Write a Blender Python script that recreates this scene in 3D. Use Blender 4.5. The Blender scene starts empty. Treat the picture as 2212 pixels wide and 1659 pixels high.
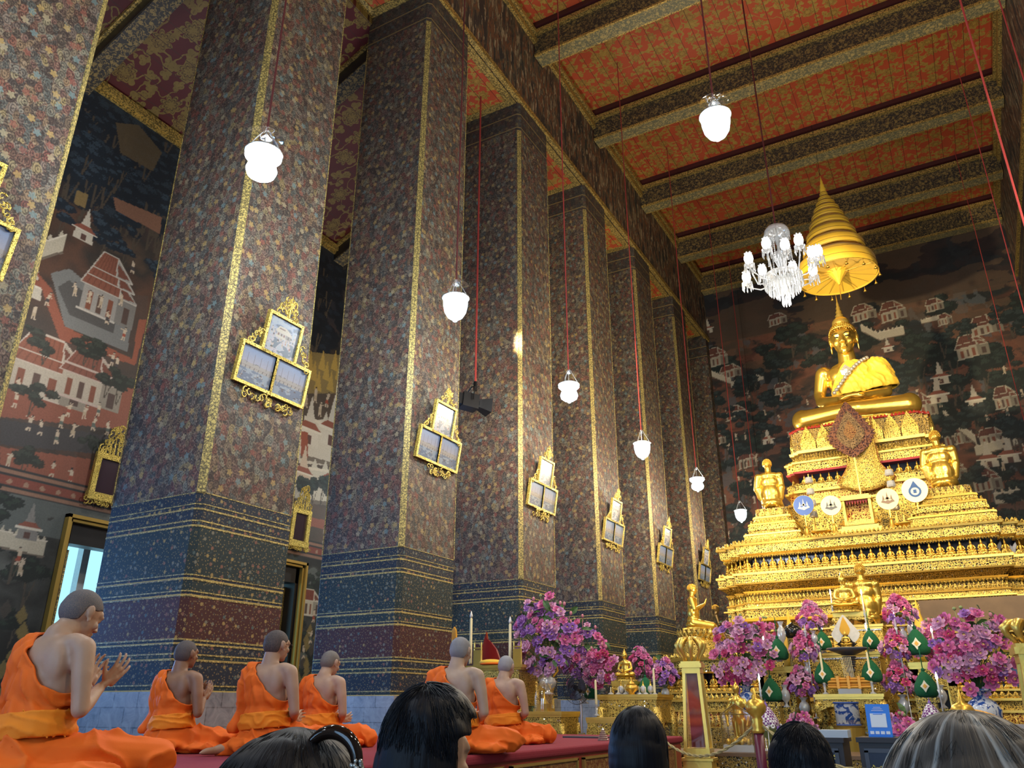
import bpy, bmesh, math, random
import numpy as np
from mathutils import Vector, Matrix, Euler
PI = math.pi
random.seed(7)
rng = np.random.default_rng(7)
SC = bpy.context.scene
COL = SC.collection
D = 6.4            # distance from the viewer to the row of pillars (metres)
EYE = 0.85         # viewer sits on the floor

# ------------------------------------------------------------ camera
FPX, YAW, PITCH = 1713.3, 0.51415, 0.38734
cam_d = bpy.data.cameras.new('camera')
cam = bpy.data.objects.new('camera', cam_d); COL.objects.link(cam)
cam_d.sensor_width = 36; cam_d.lens = 36 * FPX / 2212
cam_d.clip_start = 0.05; cam_d.clip_end = 200
cam.location = (0, 0, EYE)
cam.rotation_euler = (PI / 2 + PITCH, 0, YAW)
SC.camera = cam
_F = Vector((-math.sin(YAW) * math.cos(PITCH), math.cos(YAW) * math.cos(PITCH), math.sin(PITCH)))
_R = Vector((math.cos(YAW), math.sin(YAW), 0)); _U = _R.cross(_F)
def ray(x, y): return _F * FPX + _R * (x - 1106) - _U * (y - 829.5)
def W(x, y, Y=None, X=None, Z=None, dep=None):
    """point of the place seen at photo pixel x, y, on a known plane of the room"""
    d = ray(x, y)
    if Y is not None: t = Y / d.y
    elif X is not None: t = X / d.x
    elif Z is not None: t = (Z - EYE) / d.z
    else: t = dep / FPX
    return Vector((0, 0, EYE)) + d * t

# ------------------------------------------------------------ world, exposure, big lights
SC.view_settings.view_transform = 'Standard'; SC.view_settings.look = 'None'
SC.view_settings.gamma = 1.0; SC.view_settings.use_curve_mapping = False
SC.view_settings.exposure = 1.12
SC.cycles.max_bounces = 6; SC.cycles.diffuse_bounces = 3; SC.cycles.glossy_bounces = 3
SC.cycles.transmission_bounces = 6; SC.cycles.transparent_max_bounces = 10
SC.cycles.caustics_reflective = False; SC.cycles.caustics_refractive = False
SC.cycles.sample_clamp_indirect = 4.0
wd = bpy.data.worlds.new('sky'); SC.world = wd; wd.use_nodes = True
wd.node_tree.nodes['Background'].inputs[0].default_value = (0.30, 0.62, 0.80, 1)
wd.node_tree.nodes['Background'].inputs[1].default_value = 0.78

def area(name, loc, rot, sx, sy, power, col):
    l = bpy.data.lights.new(name, 'AREA'); l.shape = 'RECTANGLE'; l.size = sx; l.size_y = sy
    l.energy = power; l.color = col
    o = bpy.data.objects.new(name, l); COL.objects.link(o); o.location = loc; o.rotation_euler = rot
    return o
def point(name, loc, power, col, r=0.12):
    l = bpy.data.lights.new(name, 'POINT'); l.energy = power; l.color = col; l.shadow_soft_size = r
    o = bpy.data.objects.new(name, l); COL.objects.link(o); o.location = loc
    return o
def spot(name, loc, target, power, col, ang=40, blend=.6, r=0.1):
    l = bpy.data.lights.new(name, 'SPOT'); l.energy = power; l.color = col
    l.spot_size = math.radians(ang); l.spot_blend = blend; l.shadow_soft_size = r
    o = bpy.data.objects.new(name, l); COL.objects.link(o); o.location = loc
    o.rotation_euler = (Vector(target) - Vector(loc)).to_track_quat('-Z', 'Y').to_euler()
    return o
# daylight through the windows of the left aisle and through the doors behind the viewer
BLUE = (0.16, 0.42, 1.0)
for yc in (-2.0, 1.2, 4.5, 7.77, 11.07, 14.3):
    area('daylight', (-1.8 * D + 0.06, yc, 2.0), (0, -PI / 2, 0), 2.2, 1.3, 95 if abs(yc - 4.5) < .1 else 34, BLUE)
area('door_daylight', (-6.5, -5.6, 2.3), (PI / 2, 0, 0), 3.0, 4.2, 80, (0.35, 0.58, 1.0))
area('door_daylight', (0.0, -5.6, 2.5), (PI / 2, 0, 0), 4.0, 4.6, 120, (0.42, 0.64, 1.0))
# spotlights on the altar: one hangs in view between two pillars, the rest are unseen
WARM = (1.0, 0.80, 0.47)
SPOTS = [((-6.6, 11.0, 7.2), (-2.0, 18.6, 6.0), 760, 46), ((2.6, 9.5, 9.0), (-1.6, 18.5, 5.2), 950, 44),
         ((-4.6, 8.0, 10.5), (-2.0, 17.5, 3.2), 800, 40), ((0.8, 9.6, 6.0), (-1.2, 15.5, 1.6), 280, 50)]
SPOTS += [((-3.4, 12.6, 8.0), (-1.6, 18.9, 9.6), 1350, 40), ((-2.2, 7.0, 2.6), (-6.3, 11.6, 5.6), 420, 34), ((-2.2, 9.5, 3.5), (-6.3, 15.0, 9.0), 700, 34), ((-2.5, 13.0, 2.6), (-6.3, 19.2, 5.5), 380, 60)]  # added, unseen: the first brightens umbrella and statue, the others the pillars
for a, b, e, ang in SPOTS: spot('altar_spot', a, b, e, WARM, ang)

# ------------------------------------------------------------ object helpers
def tag(o, label=None, cat=None, group=None, kind=None):
    if label: o['label'] = label
    if cat: o['category'] = cat
    if group: o['group'] = group
    if kind: o['kind'] = kind
    return o
def empty(name, loc=(0, 0, 0), rz=0.0, label=None, cat=None, group=None, scale=1.0):
    o = bpy.data.objects.new(name, None); COL.objects.link(o)
    o.location = loc; o.rotation_euler = (0, 0, rz); o.scale = (scale,) * 3
    o.empty_display_size = .1
    return tag(o, label, cat, group)
def link(name, me, mats, parent=None, smooth=False):
    o = bpy.data.objects.new(name, me); COL.objects.link(o)
    if mats is not None and not isinstance(mats, (list, tuple)): mats = [mats]
    for m in mats or []: me.materials.append(m)
    if smooth:
        me.polygons.foreach_set('use_smooth', [True] * len(me.polygons))
    if parent: o.parent = parent
    return o
def copy_tree(o, parent=None, loc=None, rz=None, scale=None):
    c = o.copy(); COL.objects.link(c); c.parent = parent
    if loc is not None: c.location = loc
    if rz is not None: c.rotation_euler = (0, 0, rz)
    if scale is not None: c.scale = (scale,) * 3
    for ch in list(o.children): copy_tree(ch, c)
    return c

class MB:
    """mesh collector"""
    def __init__(s): s.v = []; s.f = []; s.m = []; s.mi = 0; s.sm = []; s.smooth = False
    def add(s, vs, fs):
        b = len(s.v); s.v += [tuple(v) for v in vs]
        for f in fs: s.f.append(tuple(i + b for i in f)); s.m.append(s.mi); s.sm.append(s.smooth)
        return s
    def box(s, c, d, M=None):
        cx, cy, cz = c; x, y, z = d[0] / 2, d[1] / 2, d[2] / 2
        vs = [Vector((cx + i * x, cy + j * y, cz + k * z)) for k in (-1, 1) for j in (-1, 1) for i in (-1, 1)]
        if M is not None: vs = [M @ v for v in vs]
        return s.add(vs, [(0, 2, 3, 1), (4, 5, 7, 6), (0, 1, 5, 4), (2, 6, 7, 3), (0, 4, 6, 2), (1, 3, 7, 5)])
    def box2(s, a, b):
        return s.box([(a[i] + b[i]) / 2 for i in range(3)], [abs(b[i] - a[i]) for i in range(3)])
    def lathe(s, prof, n=24, M=None, cap=True, arc=2 * PI):
        """prof: list of (r, z)"""
        vs = []; fs = []
        for r, z in prof:
            for i in range(n):
                a = arc * i / n
                vs.append(Vector((r * math.cos(a), r * math.sin(a), z)))
        m = len(prof)
        for j in range(m - 1):
            for i in range(n):
                k = (i + 1) % n
                fs.append((j * n + i, j * n + k, (j + 1) * n + k, (j + 1) * n + i))
        if cap:
            if prof[0][0] > 1e-5: fs.append(tuple(reversed(range(n))))
            if prof[-1][0] > 1e-5: fs.append(tuple((m - 1) * n + i for i in range(n)))
        if M is not None: vs = [M @ v for v in vs]
        return s.add(vs, fs)
    def tube(s, pts, r, n=8, closed=False):
        pts = [Vector(p) for p in pts]; N = len(pts)
        rs = r if isinstance(r, (list, tuple)) else [r] * N
        vs = []; fs = []; up = Vector((0, 0, 1)); prev = None
        for i, p in enumerate(pts):
            a = pts[(i - 1) % N] if (i > 0 or closed) else p
            b = pts[(i + 1) % N] if (i < N - 1 or closed) else p
            t = (b - a)
            t = t.normalized() if t.length > 1e-9 else Vector((0, 0, 1))
            if prev is None:
                u = t.cross(up)
                if u.length < .05: u = t.cross(Vector((1, 0, 0)))
            else: u = prev - t * prev.dot(t)
            if u.length < 1e-6: u = t.orthogonal()
            u.normalize(); prev = u; w = t.cross(u)
            for k in range(n):
                an = 2 * PI * k / n
                vs.append(p + (u * math.cos(an) + w * math.sin(an)) * rs[i])
        for i in range(N - 1 + (1 if closed else 0)):
            for k in range(n):
                k2 = (k + 1) % n; i2 = (i + 1) % N
                fs.append((i * n + k, i * n + k2, i2 * n + k2, i2 * n + k))
        if not closed:
            fs.append(tuple(reversed(range(n)))); fs.append(tuple((N - 1) * n + k for k in range(n)))
        return s.add(vs, fs)
    def ell(s, c, r, n=16, m=10, M=None):
        prof = []
        vs = [Vector((c[0], c[1], c[2] - r[2]))]; fs = []
        for j in range(1, m):
            ph = -PI / 2 + PI * j / m
            for i in range(n):
                a = 2 * PI * i / n
                vs.append(Vector((c[0] + r[0] * math.cos(ph) * math.cos(a), c[1] + r[1] * math.cos(ph) * math.sin(a), c[2] + r[2] * math.sin(ph))))
        vs.append(Vector((c[0], c[1], c[2] + r[2]))); T = len(vs) - 1
        for i in range(n): fs.append((0, 1 + (i + 1) % n, 1 + i)); fs.append((T, T - n + i, T - n + (i + 1) % n))
        for j in range(m - 2):
            for i in range(n):
                k = (i + 1) % n
                fs.append((1 + j * n + i, 1 + j * n + k, 1 + (j + 1) * n + k, 1 + (j + 1) * n + i))
        if M is not None: vs = [M @ v for v in vs]
        return s.add(vs, fs)
    def cap(s, p0, p1, r0, r1, n=12):
        """tapered capsule, closed"""
        p0 = Vector(p0); p1 = Vector(p1); d = p1 - p0; L = d.length
        q = d.to_track_quat('Z', 'Y').to_matrix().to_4x4() if L > 1e-6 else Matrix.Identity(4)
        M = Matrix.Translation(p0) @ q
        prof = [(max(r0 * math.cos(a), 1e-6 if a < -1.5 else 0), r0 * math.sin(a)) for a in [-PI / 2, -1.1, -.7, -.35, 0]]
        prof += [(r1 * math.cos(a), L + r1 * math.sin(a)) for a in [0, .35, .7, 1.1]] + [(1e-6, L + r1)]
        return s.lathe(prof, n, M)
    def prism(s, poly, z0, z1, M=None):
        n = len(poly)
        vs = [Vector((p[0], p[1], z0)) for p in poly] + [Vector((p[0], p[1], z1)) for p in poly]
        fs = [tuple(reversed(range(n))), tuple(range(n, 2 * n))] + [(i, (i + 1) % n, n + (i + 1) % n, n + i) for i in range(n)]
        if M is not None: vs = [M @ v for v in vs]
        return s.add(vs, fs)
    def build(s, name, mats, parent=None, smooth=None, loc=None):
        me = bpy.data.meshes.new(name)
        me.from_pydata(s.v, [], s.f)
        me.polygons.foreach_set('material_index', s.m)
        sm = s.sm if smooth is None else [smooth] * len(s.f)
        me.polygons.foreach_set('use_smooth', sm)
        me.update()
        o = link(name, me, mats, parent)
        if loc is not None: o.location = loc
        return o

def frameM(origin, xdir, ydir):
    x = Vector(xdir).normalized(); y = Vector(ydir).normalized(); z = x.cross(y)
    M = Matrix((x, y, z)).transposed().to_4x4(); M.translation = Vector(origin)
    return M

# ------------------------------------------------------------ node materials
MATS = {}
class NT:
    def __init__(s, name):
        s.m = bpy.data.materials.new(name); s.m.use_nodes = True; s.t = s.m.node_tree; s.t.nodes.clear()
        s.out = s.t.nodes.new('ShaderNodeOutputMaterial')
    def n(s, typ, props=None, **ins):
        nd = s.t.nodes.new('ShaderNode' + typ)
        for k, v in (props or {}).items(): setattr(nd, k, v)
        for k, v in ins.items(): s.set(nd, k, v)
        return nd
    def set(s, nd, k, v):
        key = int(k[1:]) if (k[0] == 'i' and k[1:].isdigit()) else k.replace('_', ' ')
        i = nd.inputs[key]
        if isinstance(v, bpy.types.NodeSocket): s.t.links.new(v, i)
        elif isinstance(v, bpy.types.Node): s.t.links.new(v.outputs[0], i)
        else:
            if isinstance(v, (tuple, list)) and len(v) == 3 and i.type == 'RGBA': v = (*v, 1)
            i.default_value = v
    def math(s, op, a, b=0.0, c=None, clamp=False):
        nd = s.n('Math', dict(operation=op, use_clamp=clamp), i0=a, i1=b)
        if c is not None: s.set(nd, 'i2', c)
        return nd.outputs[0]
    def vmath(s, op, a, b=None):
        nd = s.n('VectorMath', dict(operation=op), i0=a)
        if b is not None: s.set(nd, 'i1', b)
        return nd.outputs[0]
    def mix(s, f, a, b, bt='MIX'):
        nd = s.n('MixRGB', dict(blend_type=bt), i0=f, i1=a, i2=b); return nd.outputs[0]
    def ramp(s, f, stops, interp='LINEAR'):
        nd = s.n('ValToRGB', None, i0=f); r = nd.color_ramp; r.interpolation = interp
        while len(r.elements) < len(stops): r.elements.new(0.5)
        for e, (p, c) in zip(r.elements, stops): e.position = p; e.color = (*c, 1) if len(c) == 3 else c
        return nd.outputs[0]
    def pos(s): return s.n('NewGeometry').outputs['Position']
    def obj(s): return s.n('TexCoord').outputs['Object']
    def noise(s, vec, scale, detail=3, rough=.5, out='Fac', dist=0.0):
        return s.n('TexNoise', None, Vector=vec, Scale=scale, Detail=detail, Roughness=rough, Distortion=dist).outputs[out]
    def bump(s, h, strength=.3, dist=.02):
        return s.n('Bump', None, Height=h, Strength=strength, Distance=dist).outputs[0]
    def bsdf(s, col, rough=.5, metal=0.0, normal=None, **kw):
        b = s.n('BsdfPrincipled', None, Base_Color=col, Roughness=rough, Metallic=metal)
        if normal is not None: s.set(b, 'Normal', normal)
        for k, v in kw.items(): s.set(b, k, v)
        s.t.links.new(b.outputs[0], s.out.inputs[0]); return b
def simple(name, col, rough=.5, metal=0.0, noise=0.0, nscale=20, bump=0.0, **kw):
    t = NT(name); c = (*col, 1) if len(col) == 3 else col; nrm = None
    p = t.obj()
    if noise:
        f = t.noise(p, nscale, 4); c = t.mix(f, tuple(x * (1 - noise) for x in col), tuple(min(1, x * (1 + noise)) for x in col))
    if bump: nrm = t.bump(t.noise(p, nscale * 1.5, 4), bump, .02)
    t.bsdf(c, rough, metal, nrm, **kw); return t.m
def emis(name, col, s):
    t = NT(name); e = t.n('Emission', None, Color=col, Strength=s); t.t.links.new(e.outputs[0], t.out.inputs[0]); return t.m

def wallcoord(t):
    """unfolds faces along X or Y into (x + y, z)"""
    sp = t.n('SeparateXYZ', None, i0=t.pos())
    u = t.math('ADD', sp.outputs[0], sp.outputs[1])
    return t.n('CombineXYZ', None, X=u, Y=sp.outputs[2], Z=0.0).outputs[0], sp

def flower_mask(t, vec, scale, petals, r, rnd=.75, soft=.02):
    """one flower rosette per voronoi cell; returns (mask, cell colour, radial)"""
    v = t.n('TexVoronoi', dict(voronoi_dimensions='2D', feature='F1'), Vector=vec, Scale=scale, Randomness=rnd)
    d = t.vmath('SUBTRACT', vec, v.outputs['Position'])
    sp = t.n('SeparateXYZ', None, i0=d)
    ang = t.math('ARCTAN2', sp.outputs[1], sp.outputs[0])
    cs = t.n('SeparateColor', None, i0=v.outputs['Color'])
    ph = t.math('MULTIPLY', cs.outputs[0], 6.28)
    pet = t.math('ABSOLUTE', t.math('COSINE', t.math('ADD', t.math('MULTIPLY', ang, petals / 2), ph)))
    rad = t.math('MULTIPLY', t.math('ADD', t.math('MULTIPLY', pet, .45), .55), r)
    m = t.math('LESS_THAN', v.outputs['Distance'], rad)
    t.last_rad = rad
    return m, v.outputs['Color'], v.outputs['Distance'], cs
# ============================================================ materials of the hall
GOLDC = (0.72, 0.47, 0.10)
def mat_pillar():
    t = NT('painted_pillar'); vec, sp = wallcoord(t); z = sp.outputs[2]
    warp = t.n('MixRGB', dict(blend_type='ADD'), i0=0.05, i1=vec, i2=t.n('TexNoise', None, Vector=vec, Scale=6.0, Detail=3.0).outputs['Color']).outputs[0]
    st = t.vmath('MULTIPLY', warp, (1.25, 0.85, 1))
    v1 = t.n('TexVoronoi', dict(voronoi_dimensions='2D', feature='SMOOTH_F1'), Vector=st, Scale=13.0, Randomness=1.0, Smoothness=.25)
    cs = t.n('SeparateColor', None, i0=v1.outputs['Color'])
    pal = t.ramp(cs.outputs[0], [(0, (.050, .032, .027)), (.20, (.085, .095, .085)), (.32, (.17, .070, .048)), (.44, (.065, .052, .042)), (.54, (.20, .13, .075)), (.64, (.11, .12, .10)),
                                 (.74, (.15, .052, .04)), (.85, (.16, .165, .135)), (.96, (.24, .18, .085))])
    ring = t.math('FRACT', t.math('MULTIPLY', v1.outputs[0], 3.2))
    base = t.mix(t.math('LESS_THAN', ring, .38), pal, t.mix(.62, pal, (.016, .011, .010)))
    nz = t.noise(vec, 30, 5, .75, dist=.6)
    base = t.mix(t.ramp(nz, [(.40, (1, 1, 1)), (.47, (0, 0, 0))]), base, (.036, .025, .020))
    base = t.mix(t.ramp(nz, [(.55, (0, 0, 0)), (.64, (.8, .8, .8))]), base, (.27, .20, .13))
    fm, fc, fd, fs = flower_mask(t, vec, 5.2, 5, .20, 1.0)
    base = t.mix(t.math('MULTIPLY', fm, .55), base, t.ramp(fs.outputs[1], [(0, (.40, .27, .09)), (.35, (.22, .07, .05)), (.6, (.14, .22, .22)), (.8, (.36, .30, .18))], 'CONSTANT'))
    # painted dado with gilded lines
    Z0 = 3.0
    N, G, M_, K = (.016, .022, .034), (.50, .36, .10), (.060, .018, .016), (.018, .030, .030)
    lines = [(.984, N), (1.036, N), (1.253, K), (1.304, N), (1.394, N), (1.432, (.13, .022, .022)), (1.823, N), (1.868, N), (1.976, K), (2.021, K), (2.482, N), (2.533, N), (2.648, N), (2.70, N), (2.815, N)]
    cols_above = {1.432: (.10, .02, .02)}
    stops = [(0, N)]
    fill = [K, N, K, N, N, M_, N, K, N, K, N, N, N, N, N]
    for (zz, c), fcol in zip(lines, fill):
        stops += [((zz - .006) / Z0, G), ((zz + .006) / Z0, fcol)]
    band = t.ramp(t.math('DIVIDE', z, Z0), stops[:32], 'CONSTANT')
    bm, bc, bd, bs = flower_mask(t, vec, 13.0, 6, .26, 1.0)
    sm = t.math('LESS_THAN', t.n('TexVoronoi', dict(voronoi_dimensions='2D'), Vector=vec, Scale=26.0, Randomness=1.0).outputs[0], .17)
    det = t.math('MULTIPLY', bm, t.math('GREATER_THAN', bs.outputs[1], .5))
    notline = t.math('LESS_THAN', t.n('SeparateColor', None, i0=band).outputs[0], .3)
    band = t.mix(t.math('MULTIPLY', det, notline), band, t.ramp(bs.outputs[0], [(0, (.16, .15, .11)), (.3, (.20, .09, .06)), (.55, (.08, .11, .10)), (.8, (.30, .21, .07))], 'CONSTANT'))
    band = t.mix(t.math('MULTIPLY', sm, .6), band, (.28, .20, .08))
    nb = t.noise(vec, 30, 4, .7)
    band = t.mix(t.math('MULTIPLY', t.math('GREATER_THAN', nb, .6), .5), band, (.07, .09, .09))
    isb = t.math('LESS_THAN', z, 2.82)
    # darker painted collar under the soffit
    top = t.math('GREATER_THAN', z, 12.02)
    lam = t.math('LESS_THAN', t.math('FRACT', t.math('MULTIPLY', z, 2.9)), .07)
    topc = t.mix(t.math('MULTIPLY', lam, top), t.mix(.55, base, (.03, .03, .03)), (.25, .18, .07))
    col = t.mix(top, base, topc)
    col = t.mix(isb, col, band)
    t.bsdf(col, .68, 0.0, t.bump(nz, .2, .01), **{'Specular_IOR_Level': .3}); return t.m
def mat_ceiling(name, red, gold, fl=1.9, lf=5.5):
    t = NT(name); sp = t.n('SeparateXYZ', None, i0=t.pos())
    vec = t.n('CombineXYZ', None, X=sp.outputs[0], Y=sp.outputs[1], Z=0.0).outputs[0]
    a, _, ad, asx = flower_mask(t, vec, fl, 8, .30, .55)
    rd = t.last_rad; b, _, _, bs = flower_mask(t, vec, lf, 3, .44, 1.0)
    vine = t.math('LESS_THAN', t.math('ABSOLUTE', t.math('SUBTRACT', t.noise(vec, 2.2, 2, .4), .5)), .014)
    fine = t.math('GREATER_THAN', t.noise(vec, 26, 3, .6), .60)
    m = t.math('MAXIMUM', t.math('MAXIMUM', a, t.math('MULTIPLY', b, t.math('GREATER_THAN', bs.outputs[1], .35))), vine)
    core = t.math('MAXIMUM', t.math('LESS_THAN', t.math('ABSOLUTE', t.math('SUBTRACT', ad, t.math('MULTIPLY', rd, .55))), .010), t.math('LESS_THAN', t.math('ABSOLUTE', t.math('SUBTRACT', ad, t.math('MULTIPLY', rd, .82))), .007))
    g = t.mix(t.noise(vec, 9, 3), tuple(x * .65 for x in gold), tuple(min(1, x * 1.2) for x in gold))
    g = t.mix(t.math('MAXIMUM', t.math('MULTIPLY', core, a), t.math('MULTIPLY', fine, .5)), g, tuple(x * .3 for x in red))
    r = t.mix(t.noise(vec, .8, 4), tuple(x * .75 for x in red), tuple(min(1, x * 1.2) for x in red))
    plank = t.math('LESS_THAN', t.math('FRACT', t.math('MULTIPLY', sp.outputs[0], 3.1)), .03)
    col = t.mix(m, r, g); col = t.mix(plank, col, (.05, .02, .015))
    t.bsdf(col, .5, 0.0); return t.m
def mat_band(name, ground, gold, sc=14.0, r=.36, metal=.0, rough=.45):
    """gilded scroll pattern on a dark ground, for beams, trims and frames"""
    t = NT(name); vec = t.pos()
    v = t.n('TexVoronoi', None, Vector=vec, Scale=sc, Randomness=.8)
    n = t.noise(vec, sc * 1.4, 3, .6)
    m = t.math('MAXIMUM', t.math('LESS_THAN', v.outputs[0], r), t.math('LESS_THAN', t.math('ABSOLUTE', t.math('SUBTRACT', n, .5)), .03))
    m = t.math('MULTIPLY', m, t.math('LESS_THAN', t.noise(vec, sc * 3, 2), .62))
    col = t.mix(m, ground, gold)
    t.bsdf(col, rough, t.math('MULTIPLY', m, metal), t.bump(m, .4, .01)); return t.m
def mat_frieze():
    t = NT('painted_frieze'); vec, sp = wallcoord(t)
    s = t.vmath('MULTIPLY', vec, (3.4, .75, 1))
    n1 = t.noise(s, 1.5, 5, .62, dist=.4); n2 = t.noise(s, 3.1, 4, .6)
    c = t.ramp(n1, [(0, (.02, .022, .024)), (.42, (.035, .036, .036)), (.47, (.10, .085, .055)), (.52, (.19, .075, .035)), (.57, (.06, .06, .05)), (.63, (.30, .24, .14)), (.70, (.10, .045, .03))])
    c = t.mix(t.math('GREATER_THAN', n2, .60), c, (.36, .29, .18)); c = t.mix(t.math('LESS_THAN', n2, .40), c, (.03, .032, .034))
    t.bsdf(c, .55); return t.m
def mat_marble():
    t = NT('grey_marble_blocks'); vec, sp = wallcoord(t)
    b = t.n('TexBrick', dict(offset=.5), Vector=vec, Scale=1.0, Color1=(.24, .25, .26, 1), Color2=(.13, .14, .155, 1), Mortar=(.05, .05, .055, 1))
    b.inputs['Mortar Size'].default_value = .006; b.inputs['Brick Width'].default_value = .34; b.inputs['Row Height'].default_value = .17
    n = t.noise(vec, 6, 6, .65, dist=1.2)
    c = t.mix(t.ramp(n, [(.35, (0, 0, 0)), (.65, (.8, .8, .8))]), b.outputs[0], (.36, .36, .36))
    t.bsdf(c, .35); return t.m
def mat_carpet():
    t = NT('crimson_carpet'); p = t.pos()
    c = t.mix(t.noise(p, 60, 3), (.20, .012, .025), (.30, .025, .045))
    t.bsdf(c, .95, 0, t.bump(t.noise(p, 220, 2), .5, .004)); return t.m
def mat_floor():
    t = NT('polished_floor'); p = t.pos()
    b = t.n('TexBrick', dict(offset=0), Vector=p, Scale=1.0, Color1=(.12, .11, .105, 1), Color2=(.16, .15, .14, 1), Mortar=(.04, .04, .04, 1))
    b.inputs['Mortar Size'].default_value = .006; b.inputs['Brick Width'].default_value = .6; b.inputs['Row Height'].default_value = .6
    t.bsdf(b.outputs[0], .18); return t.m
M_PIL = mat_pillar(); M_MARBLE = mat_marble(); M_CARPET = mat_carpet()
M_CEIL = mat_ceiling('red_ceiling_gold_flowers', (.52, .085, .030), (.46, .28, .055), 2.1, 6.5)
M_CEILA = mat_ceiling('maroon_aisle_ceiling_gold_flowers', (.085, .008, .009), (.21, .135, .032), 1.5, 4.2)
M_BEAM = mat_band('beam_scrolls', (.035, .030, .024), (.26, .18, .06), 9, .34)
M_SOFF = mat_band('beam_underside_scrolls', (.16, .15, .08), (.46, .34, .12), 9, .36)
M_TRIM = mat_band('gilded_trim', (.10, .07, .02), (.70, .48, .13), 26, .5, .5)
M_FRIEZE = mat_frieze()
M_GSTRIP = mat_band('gold_corner_strip', (.10, .08, .03), (.52, .40, .12), 34, .42, .2, .6)
M_DARK = simple('dark_lacquer', (.012, .010, .010), .4)
M_PLAST = simple('brown_grey_plaster', (.25, .22, .19), .8, noise=.2, nscale=3)  # one grey-brown plaster tone, varied at random

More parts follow.
